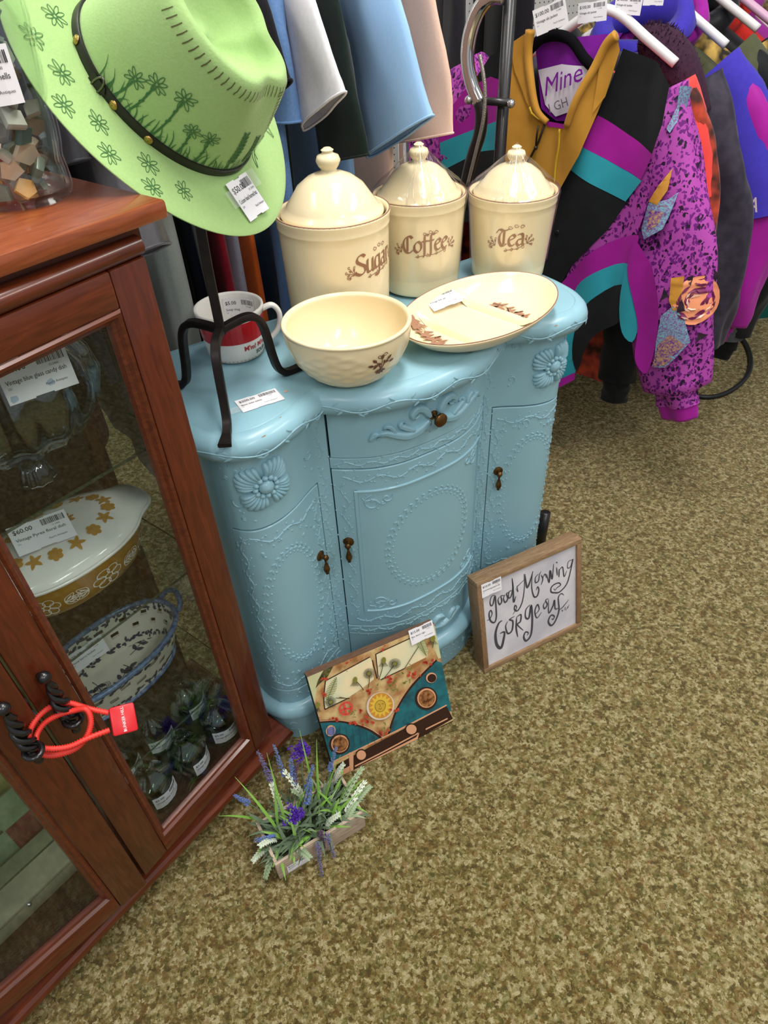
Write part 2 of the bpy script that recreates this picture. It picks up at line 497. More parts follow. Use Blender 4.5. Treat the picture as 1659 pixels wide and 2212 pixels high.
# raised vine decoration helpers
def vine(mb, pts, r=.0016, h=.0013, off=0.0):
    n = len(pts); rows = []
    for i, p in enumerate(pts):
        a = pts[max(i - 1, 0)]; b = pts[min(i + 1, n - 1)]
        tx, tz = b[0] - a[0], b[1] - a[1]; l = math.hypot(tx, tz) or 1
        nx, nz = -tz / l, tx / l
        rows.append([F(p[0] + nx * r, p[1] + nz * r, off), F(p[0] + nx * r * .4, p[1] + nz * r * .4, off + h), F(p[0] - nx * r * .4, p[1] - nz * r * .4, off + h), F(p[0] - nx * r, p[1] - nz * r, off)])
    mb.rings(rows, closed=False)
def leaf(mb, s, z, ang, ln=.009, wd=.0035, h=.0018, off=0.0):
    h *= 1.35; wd *= 1.15
    c, q = math.cos(ang), math.sin(ang)
    def P(a, b, o): return F(s + a * c - b * q, z + a * q + b * c, off + o)
    vs = [P(0, 0, 0), P(ln * .45, wd * .5, 0), P(ln * .8, wd * .32, 0), P(ln, 0, 0), P(ln * .8, -wd * .32, 0), P(ln * .45, -wd * .5, 0), P(ln * .35, 0, h), P(ln * .75, 0, h * .7)]
    mb.add(vs, [(0, 5, 6), (5, 4, 7, 6), (4, 3, 7), (3, 2, 7), (2, 1, 6, 7), (1, 0, 6)])
def bead(mb, s, z, r=.0022, off=0.0):
    vs = [F(s + r * math.cos(k * PI / 3), z + r * math.sin(k * PI / 3), off) for k in range(6)] + [F(s + .55 * r * math.cos(k * PI / 3), z + .55 * r * math.sin(k * PI / 3), off + r * .55) for k in range(6)]
    mb.add(vs, [(k, (k + 1) % 6, 6 + (k + 1) % 6, 6 + k) for k in range(6)] + [(6, 7, 8, 9, 10, 11)])
def branch(mb, p0, p1, amp=.005, waves=3, off=0.0, seed=0, side=1):
    """wavy stem with leaf sprigs from p0 to p1 in (s, z)"""
    rg = random.Random(seed); n = max(8, int(math.dist(p0, p1) / .005))
    dx, dz = p1[0] - p0[0], p1[1] - p0[1]; l = math.hypot(dx, dz); ux, uz = dx / l, dz / l
    pts = []
    for i in range(n + 1):
        t = i / n; q = amp * math.sin(t * waves * 2 * PI + seed)
        pts.append((p0[0] + dx * t - uz * q, p0[1] + dz * t + ux * q))
    vine(mb, pts, off=off)
    a0 = math.atan2(uz, ux)
    for i in range(1, n, 2):
        sd = 1 if (i // 2) % 2 else -1
        leaf(mb, *pts[i], a0 + sd * rg.uniform(.6, 1.0), ln=rg.uniform(.007, .011), off=off)
        if rg.random() < .6:
            q = rg.uniform(.009, .014) * -sd
            bead(mb, pts[i][0] - uz * q, pts[i][1] + ux * q, r=.0021, off=off)
def wreath(mb, cs, cz, ra, rb, off, t0=0, t1=2 * PI, n=44):
    for i in range(n):
        th = t0 + (t1 - t0) * i / n
        s, z = cs + ra * math.cos(th), cz + rb * math.sin(th)
        tang = math.atan2(rb * math.cos(th), -ra * math.sin(th))
        nrm = math.atan2(rb * math.sin(th), ra * math.cos(th))
        leaf(mb, s, z, tang + .55, ln=.013, wd=.0042, off=off); leaf(mb, s, z, tang - .55, ln=.011, wd=.0042, off=off)
        bead(mb, cs + (ra - .011) * math.cos(th), cz + (rb - .011) * math.sin(th), off=off)
def scroll(mb, cs, cz, r, turns, a0, off, r0=.0015, h=.0016):
    pts = []
    for i in range(28):
        t = i / 27; q = r * (1 - .85 * t); th = a0 + turns * 2 * PI * t
        pts.append((cs + q * math.cos(th), cz + q * math.sin(th)))
    vine(mb, pts, r=r0, h=h, off=off)
def sprinkle(mb, s0, s1, z0, z1, n, seed, off, ok=None):
    rg = random.Random(seed)
    for _ in range(n):
        s, z = rg.uniform(s0, s1), rg.uniform(z0, z1)
        if ok and not ok(s, z): continue
        k = rg.random()
        if k < .45: leaf(mb, s, z, rg.uniform(0, 6.28), ln=rg.uniform(.006, .010), off=off)
        elif k < .65: bead(mb, s, z, off=off)
        elif k < .85:
            a = rg.uniform(0, 6.28)
            for j in (-.6, 0, .6): leaf(mb, s, z, a + j, ln=.010, wd=.003, off=off)
        else:
            scroll(mb, s, z, rg.uniform(.008, .013), rg.uniform(.5, .9), rg.uniform(0, 6.28), off)
def drop_pull(parent, s, z, off):
    o = F(s, z, off); x, y, nx, ny = _at(abs(s)); nrm = Vector((nx if s >= 0 else -nx, ny, 0))
    tx = Vector((0, 0, 1)).cross(nrm).normalized()
    h = MB(); M = Matrix(((tx.x, 0, nrm.x, o.x), (tx.y, 0, nrm.y, o.y), (tx.z, 1, nrm.z, o.z), (0, 0, 0, 1)))
    h.lathe([(.0001, 0), (.0105, 0), (.0105, .002), (.008, .0035), (.005, .0045), (.0045, .011), (.0062, .014), (.0035, .018), (.0001, .0185)], 16, M)
    D = Matrix.Translation(o + nrm * .012)
    h.lathe([(.0001, -.004), (.0028, -.005), (.0022, -.012), (.0030, -.016), (.0058, -.026), (.0066, -.031), (.0052, -.036), (.0028, -.039), (.0034, -.042), (.0001, -.045)], 14, D)
    return h.build('handle', BRASS, parent, ang=50)
# centre door
DZ0, DZ1 = .2165, .6315
door = MB()
door = slab(-SD + g, SD - g, DZ0, DZ1, off=.0).build('door', BLUE, cab, ang=30)
door['label'] = 'bowed centre door with leaf wreath'
ps, pz0, pz1 = SD - .038, DZ0 + .045, DZ1 - .045
m2 = MB()
for (a, b, c, d) in ((-ps, ps, pz0, pz0 + .006), (-ps, ps, pz1 - .006, pz1), (-ps, -ps + .006, pz0, pz1), (ps - .006, ps, pz0, pz1)):
    q = slab(a, b, c, d, off=.0028, dep=.003, bev=.0018); m2.add(q.v, q.f)
m2.build('panel_moulding', BLUE, door, ang=30)
m2 = MB(); o_ = .0002
wreath(m2, 0.0, (pz0 + pz1) / 2, .098, .118, o_)
for sx in (-1, 1):
    for (zz, sgn) in ((pz0 + .03, -1), (pz1 - .03, 1)):
        scroll(m2, sx * (ps - .032), zz, .018, 1.2, PI / 2 * sgn, o_)
        scroll(m2, sx * (ps - .058), zz + sgn * .008, .011, -1.0, 0.4, o_)
        branch(m2, (sx * (ps - .012), zz + sgn * .012), (sx * (ps - .055), zz - sgn * .004), .004, 1.5, o_, 3)
    branch(m2, (sx * (SD - .020), DZ0 + .03), (sx * (SD - .020), DZ1 - .03), .006, 6, o_, 4 + sx)
branch(m2, (-SD + .02, DZ1 - .021), (SD - .02, DZ1 - .021), .006, 5, o_, 8)
branch(m2, (-SD + .02, DZ0 + .021), (SD - .02, DZ0 + .021), .006, 5, o_, 9)
m2.build('vine_relief', BLUE, door, smooth=True)['kind'] = 'stuff'
drop_pull(door, -SD + .019, .462, 0)
# drawer with knob and acanthus carving
dr = slab(-SD + .003, SD - g, .6575, .748, off=.001).build('drawer', BLUE, cab, ang=30)
def carve(mb, pts, w0, w1, h, off):
    """fat carved scroll with a half-round section"""
    n = len(pts); rows = []
    for i, p in enumerate(pts):
        t = i / (n - 1); r = (w0 + (w1 - w0) * t) * (0.6 + .8 * math.sin(min(1, t * 1.3) * PI) ** .7)
        a = pts[max(i - 1, 0)]; b = pts[min(i + 1, n - 1)]
        tx, tz = b[0] - a[0], b[1] - a[1]; l = math.hypot(tx, tz) or 1
        nx, nz = -tz / l, tx / l
        rows.append([F(p[0] + nx * r * k, p[1] + nz * r * k, off + 1.5 * h * q * min(1, .35 + r / .006)) for k, q in ((1, 0), (.8, .6), (.35, 1), (0, .78), (-.35, 1), (-.8, .6), (-1, 0))])
    mb.rings(rows, closed=False)
zc = .710
m2 = MB()
for sx in (-1, 1):
    def T(pts): return spline([(sx * a, zc + b) for a, b in pts], 7)
    carve(m2, T([(.012, -.004), (.028, -.016), (.052, -.020), (.074, -.012), (.092, -.004), (.108, -.006), (.118, -.014)]), .0075, .004, .007, .001)
    carve(m2, T([(.118, -.016), (.110, -.004), (.100, -.009), (.106, -.016)]), .004, .002, .005, .001)
    carve(m2, T([(.010, .004), (.020, .020), (.034, .026), (.044, .018), (.040, .009), (.031, .012)]), .007, .003, .007, .001)
    carve(m2, T([(.040, -.014), (.056, -.004), (.066, .004), (.062, .010), (.056, .006)]), .005, .002, .006, .001)
    carve(m2, T([(.074, -.010), (.080, .002), (.088, .008), (.094, .004), (.089, -.001)]), .004, .002, .006, .001)
    for k in range(4):
        leaf(m2, sx * .004, zc - .010, -PI / 2 + sx * (.15 + .42 * k), ln=.024 - .002 * k, wd=.008, h=.005, off=.001)
    for k in range(4): bead(m2, sx * (.018 + .006 * k), zc + .018 + .003 * math.sin(k), r=.0042, off=.004)
m2.build('carving', BLUE, dr, smooth=True)
o = F(0, zc, 0)
kb = MB(); kb.lathe([(.0001, 0), (.0085, 0), (.0085, .002), (.0042, .004), (.0042, .013), (.009, .016), (.0125, .020), (.0125, .024), (.010, .0265), (.0001, .028)], 20, Matrix(((1, 0, 0, 0), (0, 0, -1, o.y), (0, 1, 0, zc), (0, 0, 0, 1))))
kb.build('knob', BRASS, dr, ang=40)
# upper friezes and side doors
SO = s_of(.365)
for sg in (-1, 1):
    a, b = sorted((sg * ST, sg * SO))
    ztop = lambda s: .612 - .012 * (min(1, max(0, (abs(s) - ST) / (SO - ST))))
    slab(a, b, lambda s: ztop(s) + .0012, .765, off=0).build('frieze', BLUE, cab, ang=30)
    sd = slab(a + (g if sg < 0 else g * 1.5), b - (g * 1.5 if sg < 0 else g), .158, lambda s: ztop(s) - .0014, off=0.0).build('door', BLUE, cab, ang=30)
    sd['label'] = 'rounded side door with drop handle'
    slab(a, b, .112, .1555, off=0.0).build('base_frieze', BLUE, cab, ang=30)
    m2 = MB(); mid = (a + b) / 2
    branch(m2, (a + .014, .18), (a + .014, .585), .005, 7, 0, 11)
    branch(m2, (b - .014, .18), (b - .014, .585), .005, 7, 0, 12)
    branch(m2, (a + .012, .578), (b - .012, .574), .006, 2.5, 0, 13 + sg)
    branch(m2, (a + .012, .178), (b - .012, .178), .006, 2.5, 0, 15 + sg)
    wreath(m2, mid, .385, .066, .150, 0, n=40)
    sprinkle(m2, a + .02, b - .02, .19, .58, 90, 21 + sg, 0, ok=lambda s, z: ((s - mid) / .085) ** 2 + ((z - .385) / .168) ** 2 > 1)
    m2.build('vine_relief', BLUE, sd, smooth=True)['kind'] = 'stuff'
    drop_pull(sd, sg * (ST + (.020 if sg < 0 else .024)), .452, 0)
    m2 = MB(); sprinkle(m2, a + .008, b - .006, .118, .150, 16, 31 + sg, 0)
    sprinkle(m2, a + .008, b - .006, .62, .75, 46, 33 + sg, 0, ok=lambda s, z: abs(s - mid) > .05)
    branch(m2, (sg * (ST - .012), .16), (sg * (ST - .012), .73), .004, 9, 0, 17)
    m2.build('vine_relief', BLUE, cab, smooth=True)['kind'] = 'stuff'
    # carved rosette
    rs = sg * s_of(.308); zr = .688
    ro = MB()
    for pe in range(4):
        pa = PI / 4 + pe * PI / 2 + .12
        for k in range(7):
            aa = pa + (k - 3) * .165
            ln = .054 - .0022 * abs(k - 3) ** 1.3
            pts = []
            for i in range(8):
                t = i / 7; rr = .014 + (ln - .014) * t; a2 = aa + (k - 3) * .018 * t
                pts.append((rs + rr * math.cos(a2), zr + rr * .94 * math.sin(a2)))
            rows = []
            for i, p in enumerate(pts):
                t = i / 7; wv = (.0018 + .0040 * t) * (1 if i < 7 else .5); hh = (.004 + .007 * math.sin(min(1, t * 1.15) * PI * .8)) * (1 if i < 7 else .4)
                a2 = aa + PI / 2
                rows.append([F(p[0] + wv * q * math.cos(a2), p[1] + wv * q * math.sin(a2), hh * h_) for q, h_ in ((1, 0), (.72, .75), (0, 1), (-.72, .75), (-1, 0))])
            ro.rings(rows, closed=False)
            e = rows[-1]; ro.poly(e)
    def dome(mb, s, z, r, h, base):
        rows = []
        for i in range(5):
            ph = PI / 2 * i / 4
            rows.append([F(s + r * math.cos(ph) * math.cos(k * PI / 5), z + r * math.cos(ph) * math.sin(k * PI / 5), base + h * math.sin(ph)) for k in range(10)])
        mb.rings(rows)
    for k in range(12): dome(ro, rs + .0175 * math.cos(k * PI / 6), zr + .0165 * math.sin(k * PI / 6), .0048, .006, .005)
    dome(ro, rs, zr, .013, .011, .004)
    ro.build('carved_rosette', BLUE, cab, smooth=True)
# vines on rails and apron scroll
m2 = MB(); branch(m2, (-SD + .006, .644), (SD - .006, .644), .0035, 8, -.001, 5); branch(m2, (-SD + .006, .202), (SD - .006, .202), .0035, 8, 0, 6)
for sx in (-1, 1):
    def T(pts): return spline([(sx * a, .148 + b) for a, b in pts], 7)
    carve(m2, T([(.006, -.004), (.03, -.014), (.055, -.008), (.075, .004), (.09, .002), (.085, -.008)]), .007, .003, .006, -.002)
    carve(m2, T([(.004, .006), (.018, .020), (.034, .016), (.032, .006)]), .006, .003, .006, -.002)
    carve(m2, T([(.05, -.008), (.06, .010), (.072, .014), (.07, .006)]), .005, .002, .005, -.002)
m2.build('vine_relief', BLUE, cab, smooth=True)['kind'] = 'stuff'
# hinges on the right of the centre door
for z in (.575, .30):
    h = MB(); x = F(SD - .001, z, .0015); h.tube([x, x + Vector((0, 0, .045))], .0026, 8)
    h.build('hinge', BLUE, cab, ang=40)
# moulded top
def ring_off(prof, name, m, par, cap=True, step=.012):
    mb = MB(); sR = srange(-S_MAX, S_MAX, step)
    rows = []
    for off, z in prof:
        rows.append([F(s, z, off) for s in sR])
    mb.rings(rows, closed=True, cap0=cap, cap1=cap)
    return mb.build(name, m, par, ang=38)
TOPZ = .80
ring_off([(.004, .752), (.016, .755), (.027, .762), (.033, .772), (.034, .780), (.031, .789), (.023, .797), (.014, TOPZ + .0005), (.0085, TOPZ + .0006), (.0065, TOPZ - .0012), (.004, TOPZ)], 'table_top', BLUE, cab)
m2 = MB(); rgv = random.Random(4)
pts = []; 
for i, s in enumerate(srange(-S_MAX + .05, S_MAX - .05, .006)):
    pts.append((s, .775 + .006 * math.sin(s * 60)))
vine(m2, pts, r=.0014, h=.0012, off=.0335)
for i, p in enumerate(pts[::3]):
    for sd in (-1, 1): leaf(m2, p[0], p[1], (0 if i % 2 else PI) + sd * .7, ln=.014, wd=.004, h=.0016, off=.0325)
m2.build('vine_relief', BLUE, cab, smooth=True)['kind'] = 'stuff'
for s, z, off, r in ((-.19, .786, .0335, .0045), (-.335, .794, .0262, .003), (-.30, TOPZ, .014, .003), (-.255, TOPZ, .013, .0025), (.31, .79, .031, .003)):
    mch = MB(); mch.fill([F(s + r * rgv.uniform(.6, 1.2) * math.cos(k * PI / 3.5), z + .6 * r * rgv.uniform(.6, 1.2) * math.sin(k * PI / 3.5), off + .0012) for k in range(7)]); mch.build('paint_chip', CHIP, cab)
mch = MB(); mch.fill([Vector((-.225 + .006 * rgv.uniform(.5, 1) * math.cos(k), .012 + .004 * rgv.uniform(.5, 1) * math.sin(k), TOPZ + .0006)) for k in range(6)]); mch.build('paint_chip', CHIP, cab)
# base
ring_off([(.0, .112), (.012, .110), (.020, .103), (.024, .092), (.022, .083), (.013, .078), (.013, 0.0)], 'plinth', BLUE, cab)
m2 = MB(); sprinkle(m2, -S_MAX + .1, S_MAX - .1, .012, .066, 150, 51, .0133); m2.build('vine_relief', BLUE, cab, smooth=True)['kind'] = 'stuff'
price_tag(cab, frame((-.3065, -.004, TOPZ + .0008), (math.cos(-.065), math.sin(-.065), 0), (0, 1, 0)), '$200.00', 'Blue side table', w=.068, tape=[(-.022, .004, .004, .02)])
# ------------------------------------------------------------------ camera calibration helpers: find the real point seen at a photograph position on a known plane
CAMP = Vector((0, 0, CAM_H))
def ray(x, y): return _f + _r2 * ((x - 829.5) / 1478.8) - _u2 * ((y - 1106) / 1478.8)
def pxz(x, y, z): d = ray(x, y); return CAMP + d * ((z - CAM_H) / d.z)
def pxp(x, y, P, n): d = ray(x, y); n = Vector(n); return CAMP + d * ((Vector(P) - CAMP).dot(n) / d.dot(n))
# ------------------------------------------------------------------ glass display cabinet
GY = math.radians(50.6)
GP = (-0.2181, 0.7896, 0.0)
GW = Vector((math.cos(GY), math.sin(GY), 0)); GN = Vector((-math.sin(GY), math.cos(GY), 0))
def G(x, y, z): return Vector(GP) + GW * x + GN * y + Vector((0, 0, z))
CHERRY = wood('cherry_wood_long', '4C1F0F', '6B3019', scale=9, stretch=(1.5, 14, 14))
CHERRYV = wood('cherry_wood_upright', '481C0D', '642B15', scale=9, stretch=(14, 14, 1.5))
CHERRYT = wood('cherry_wood_lit_top', '78391F', '97502D', scale=9, stretch=(1.5, 14, 14), rough=0.28)  # same cherry made lighter: light falling on the top is put into its colour
DARKWOOD = wood('dark_back_panel', '2E1A10', '4A2C1B', scale=7, stretch=(8, 8, 1.5), rough=0.5, coat=0.0)
BLACKIRON = mat('black_iron', '121113', rough=0.3, spec=0.6, coat=0.3)
def glass_mat(name, tint=(0.93, 0.97, 0.95), gl=1.0, rough=0.0):
    m = bpy.data.materials.new(name); m.use_nodes = True; nt = m.node_tree
    for n in list(nt.nodes):
        if n.type == 'BSDF_PRINCIPLED': nt.nodes.remove(n)
    out = [n for n in nt.nodes if n.type == 'OUTPUT_MATERIAL'][0]
    t = nt.nodes.new('ShaderNodeBsdfTransparent'); t.inputs[0].default_value = (*tint, 1)
    g = nt.nodes.new('ShaderNodeBsdfGlossy'); g.inputs['Roughness'].default_value = rough; g.inputs[0].default_value = (1, 1, 1, 1)
    lw = nt.nodes.new('ShaderNodeLayerWeight')
    pw = nt.nodes.new('ShaderNodeMath'); pw.operation = 'POWER'; pw.inputs[1].default_value = 5.0
    nt.links.new(lw.outputs['Facing'], pw.inputs[0])
    mm = nt.nodes.new('ShaderNodeMath'); mm.operation = 'MULTIPLY_ADD'; mm.inputs[1].default_value = 0.9 * min(1.0, gl); mm.inputs[2].default_value = 0.04 * gl
    nt.links.new(pw.outputs[0], mm.inputs[0])
    mx = nt.nodes.new('ShaderNodeMixShader')
    nt.links.new(mm.outputs[0], mx.inputs[0]); nt.links.new(t.outputs[0], mx.inputs[1]); nt.links.new(g.outputs[0], mx.inputs[2])
    nt.links.new(mx.outputs[0], out.inputs[0])
    return m
PANE = glass_mat('window_glass', (0.93, 0.96, 0.95), 0.8)
SHELFGLASS = glass_mat('shelf_glass', (0.92, 0.96, 0.94), 0.7)
SHELFEDGE = mat('shelf_glass_edge', '2E3A2C', rough=0.15, alpha=0.85)
CLEAR = glass_mat('thin_clear_glass', (0.95, 0.97, 0.96), 1.3)
BLUEGLASS = glass_mat('pale_blue_glass', (0.70, 0.79, 0.86), 2.2)
GREENGLASS = glass_mat('pale_green_glass', (0.74, 0.82, 0.78), 2.0)

gc = thing('display_cabinet', 'cherry wood curio cabinet with two glass doors and glass shelves', 'cabinet', GP, GY)
CW, CD = .742, .315
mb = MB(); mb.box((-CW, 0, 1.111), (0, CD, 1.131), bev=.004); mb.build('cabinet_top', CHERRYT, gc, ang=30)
mb = MB(); mb.box((-CW + .03, .022, 1.092), (-.028, CD - .01, 1.1115)); mb.build('top_neck', CHERRY, gc)
mb = MB()   # rounded base with nosing
prof = [(0.004, .050), (.0, .058), (-.002, .066), (.0, .074), (.005, .079), (.014, .081)]
rows = []
for dy, z in prof: rows.append([(-CW - .002 + dy * 1, dy, z), (0.002 - dy, dy, z), (0.002 - dy, CD, z), (-CW - .002 + dy, CD, z)])
mb.rings(rows, cap0=True, cap1=True); mb.build('base', CHERRY, gc, ang=30)
mb = MB(); mb.box((-CW + .03, .03, 0), (-.03, CD - .02, .052)); mb.build('plinth', CHERRY, gc)
mb = MB(); mb.box((-CW + .032, .034, .081), (-.034, CD - .014, .1115)); mb.build('cabinet_floor', DARKWOOD, gc)
mb = MB(); mb.box((-CW + .03, CD - .020, .08), (-.030, CD - .012, 1.093)); mb.build('back_panel', DARKWOOD, gc)
for x0 in (-.054, -CW + .032):
    for y0 in (.030, CD - .036):
        mb = MB(); mb.box((x0, y0, .08), (x0 + .022, y0 + .018, 1.093), bev=.002); mb.build('corner_post', CHERRYV, gc, ang=30)
for x0 in (-.038, -CW + .036):
    mb = MB(); mb.box((x0, .048, .11), (x0 + .004, CD - .036, 1.09)); mb.build('side_glass', PANE, gc)
for z in (.8275, .5905, .2975):
    mb = MB(); mb.box((-CW + .045, .050, z), (-.045, CD - .024, z + .005))
    for i in range(len(mb.f)): mb.m[i] = 0 if i < 2 else 1
    mb.build('glass_shelf', [SHELFGLASS, SHELFEDGE], gc)
def moulded_frame(parent, x0, x1, z0, z1, st, top, bot):
    """door frame pieces with mitred inner moulding; y=0 front, to +.02"""
    th = .02
    def piece(nm, a, b, m, bev=.003):
        q = MB(); q.box((a[0], 0, a[1]), (b[0], th, b[1]), bev=bev); return q.build(nm, m, parent, ang=30)
    piece('stile', (x0, z0), (x0 + st, z1), CHERRYV); piece('stile', (x1 - st, z0), (x1, z1), CHERRYV)
    piece('rail', (x0 + st, z1 - top), (x1 - st, z1), CHERRY); piece('rail', (x0 + st, z0), (x1 - st, z0 + bot), CHERRY)
    i0, i1, k0, k1 = x0 + st, x1 - st, z0 + bot, z1 - top
    q = MB()
    prof = [(0, .0015), (.003, -.002), (.007, -.001), (.010, .004), (.014, .006), (.016, .014)]
    rows = [[(i0 + d, y, k0 + d), (i1 - d, y, k0 + d), (i1 - d, y, k1 - d), (i0 + d, y, k1 - d)] for d, y in prof]
    q.rings(rows); q.build('inner_moulding', CHERRY, parent, ang=25)
    q = MB(); q.box((i0 + .008, .010, k0 + .008), (i1 - .008, .013, k1 - .008)); q.build('glass_pane', PANE, parent)
def twist_handle(parent, x, z0, z1):
    q = MB(); n = 40; L = z1 - z0
    for ph in (0, PI * 2 / 3, PI * 4 / 3):
        pts = []
        for i in range(n + 1):
            t = i / n; r = .0062 * math.sin(PI * min(max((t - .06) / .88, 0), 1)) ** .5 * (1.25 if t > .35 else 1)
            th = ph + t * 4.2 * PI
            pts.append((x + r * math.cos(th), -.020 + r * math.sin(th), z1 - L * t))
        q.tube(pts, .0042, 6)
    q.ball((x, -.016, z1 + .003), .0085, 12, 8); q.ball((x, -.018, z0 - .002), .006, 10, 8)
    for z in (z1 - .004, z0 + .006): q.tube([(x, .0, z), (x, -.018, z)], .004, 8)
    ring = [(x + .010 * math.cos(2 * PI * k / 16) , -.028 + .012 * math.sin(2 * PI * k / 16) , z0 + .030) for k in range(16)]
    q.tube(ring, .0036, 8, closed=True)
    return q.build('handle', BLACKIRON, parent, smooth=True)
DW = .334
dR = bpy.data.objects.new('door', None); COL.objects.link(dR); dR.parent = gc; dR.location = (-.035, .012, 0); dR.rotation_euler = (0, 0, math.radians(3.4)); dR['label'] = 'right glass door, slightly ajar'
dL = bpy.data.objects.new('door', None); COL.objects.link(dL); dL.parent = gc; dL.location = (-CW + .035, .012, 0); dL.rotation_euler = (0, 0, math.radians(-5.6)); dL['label'] = 'left glass door, slightly ajar'
moulded_frame(dR, -DW, 0, .112, 1.078, .050, .042, .040)
moulded_frame(dL, 0, DW, .112, 1.078, .050, .042, .040)
for d, x0, x1 in ((dR, -DW, 0), (dL, 0, DW)):
    q = MB(); n = 9
    q.rings([[(x, .008 - .011 * math.cos(PI * (k / n - .5)), 1.089 + .011 * math.sin(PI * (k / n - .5))) for k in range(n + 1)] + [(x, .02, 1.100), (x, .02, 1.078)] for x in (x0, x1)], cap0=True, cap1=True)
    q.build('top_bead', CHERRY, d, ang=40)
twist_handle(dR, -DW + .022, .565, .672)
twist_handle(dL, DW - .024, .580, .684)

# --- red cable lock looped through the two handles
RED = mat('red_plastic', 'D01C26', rough=0.38)
REDCOIL = mat('red_cable_coating', 'E2382E', rough=0.45)
lk = thing('cable_lock', 'red coiled cable lock looped through the black cabinet handles', 'lock', GP, GY)
Lki = (Matrix.Translation(GP) @ Matrix.Rotation(GY, 4, 'Z')).inverted()
_lp = G(-.345, -.045, .600); _ln = (CAMP - _lp).normalized()
def lkp(x, y, d=0.0): return Lki @ (pxp(x, y, _lp, _ln) + _ln * d)
path = [(234, 1540, .006), (200, 1533, .006), (178, 1527, .004), (150, 1519, 0), (118, 1523, 0), (88, 1543, .004), (68, 1572, .006), (62, 1600, .004), (75, 1622, 0), (105, 1632, -.004), (140, 1627, -.004), (170, 1612, 0), (190, 1585, .006), (196, 1555, .010), (185, 1532, .012), (160, 1535, .006), (125, 1545, 0), (95, 1563, -.004), (78, 1590, -.004), (82, 1612, .004), (110, 1617, .008), (150, 1612, .010), (190, 1594, .010), (236, 1577, .006)]
P_ = spline([tuple(lkp(*p)) for p in path], 14)
mb = MB(); mb.tube(P_, [.0036 + (.0006 if i % 2 else -.0007) for i in range(len(P_))], 8)
mb.build('cable', REDCOIL, lk, smooth=True)
_bl, _br, _tl = lkp(243, 1592, .006), lkp(297, 1577, .006), lkp(234, 1530, .006)
LW, LH = (_br - _bl).length, (_tl - _bl).length
Ml = frame((_bl + _tl) / 2, _br - _bl, _tl - _bl)
def lockM(x, y, z): return Ml @ Vector((x, y, z))
mb = MB(); mb.box((0, -LH / 2, -.009), (LW, LH / 2, .009), bev=.003); 
mb.v = [tuple(Ml @ Vector(p)) for p in mb.v]
bd = mb.build('lock_body', RED, lk, ang=30)
mb = MB(); v, f = text2d('BUNKER HILL', .0052, .0)
_tw = max(p[0] for p in v); mb.add([lockM(LW * .55 - p[1], -_tw * .5 + p[0], .0094) for p in v], f)
mb.build('lettering', mat('white_print', 'F2F2F2', rough=.5), bd)

# ------------------------------------------------------------------ things in the display cabinet
# blue glass candy dish on the top shelf
SH1, SH2, SH3, SH4 = .8327, .5957, .3027, .1117
def wpx(*p): return G(*p)
cd = thing('candy_dish', 'large ribbed blue tinted glass candy dish on the upper glass shelf', 'dish', G(-.185, .165, SH1), GY)
def lob(th, z): return 1 + .045 * math.cos(14 * th)
mb = MB()
mb.lathe([(.002, .020), (.05, .022), (.078, .034), (.098, .062), (.106, .095), (.100, .128), (.088, .150), (.090, .158), (.086, .157), (.084, .150), (.095, .128), (.101, .095), (.093, .064), (.074, .038), (.048, .027), (.002, .025)], 112, lob=lob, sx=1.12, sy=.92)
mb.build('bowl', BLUEGLASS, cd, smooth=True)
for k in range(3):
    a = -1.9 + k * 2 * PI / 3; x, y = .07 * math.cos(a), .06 * math.sin(a)
    q = MB(); q.lathe([(.001, 0), (.020, 0), (.022, .004), (.018, .016), (.014, .026), (.001, .030)], 40, Matrix.Translation((x, y, 0)), lob=lambda th, z: 1 + .07 * math.cos(10 * th)); q.build('foot', BLUEGLASS, cd, smooth=True)
# price tag leaning on the dish, facing the shopper
Mc = (Matrix.Translation(G(-.185, .165, SH1)) @ Matrix.Rotation(GY, 4, 'Z')).inverted(); _pn = (GN * -.94 + Vector((0, 0, .34))).normalized(); _pp = G(-.2, .056, .915)
price_tag(cd, frame(Mc @ pxp(22, 878, _pp, _pn), Mc @ pxp(146, 836, _pp, _pn) - Mc @ pxp(22, 878, _pp, _pn), Mc @ pxp(-8, 800, _pp, _pn) - Mc @ pxp(22, 878, _pp, _pn)), '$40.00', 'Vintage blue glass candy dish', w=.083, h=.048)
# oval casserole with lid
OPAL = mat('opal_white_glass', 'ECEAE2', rough=.12, spec=.6)
MUST = mat('mustard_glaze', 'A87A22', rough=.16, spec=.6)
GOLDP = mat('gold_print', 'B98A3C', rough=.3)
WHITEP = mat('white_pattern', 'E9E2D6', rough=.4)
ca = thing('casserole_dish', 'oval mustard gold casserole with white lid on the middle shelf', 'dish', G(-.190, .185, SH2), GY)
def superell(th, a, b): return Vector((a * math.copysign(abs(math.cos(th)) ** .9, math.cos(th)), b * math.copysign(abs(math.sin(th)) ** .9, math.sin(th)), 0))
def oval(a, b, z, n=64): return [superell(2 * PI * k / n, a, b) + Vector((0, 0, z)) for k in range(n)]
mb = MB(); mb.rings([oval(.001, .001, .0), oval(.092, .058, .0), oval(.104, .068, .008), oval(.114, .077, .03), oval(.121, .083, .062), oval(.123, .085, .068)])
body = mb.build('dish_body', MUST, ca, smooth=True)
def tabring(a, b, z, tab, n=64):
    r = []
    for k in range(n):
        th = 2 * PI * k / n; p = superell(th, a, b)
        e = max(0, abs(math.cos(th)) - .86) / .14
        p.x += math.copysign(tab * min(1, e * 1.8), math.cos(th)); p.z = z; r.append(p)
    return r
mb = MB(); mb.rings([tabring(.121, .083, .067, .020), tabring(.125, .087, .069, .022), tabring(.125, .087, .073, .022), tabring(.118, .080, .074, .016)]); mb.build('dish_rim', OPAL, ca, smooth=True)
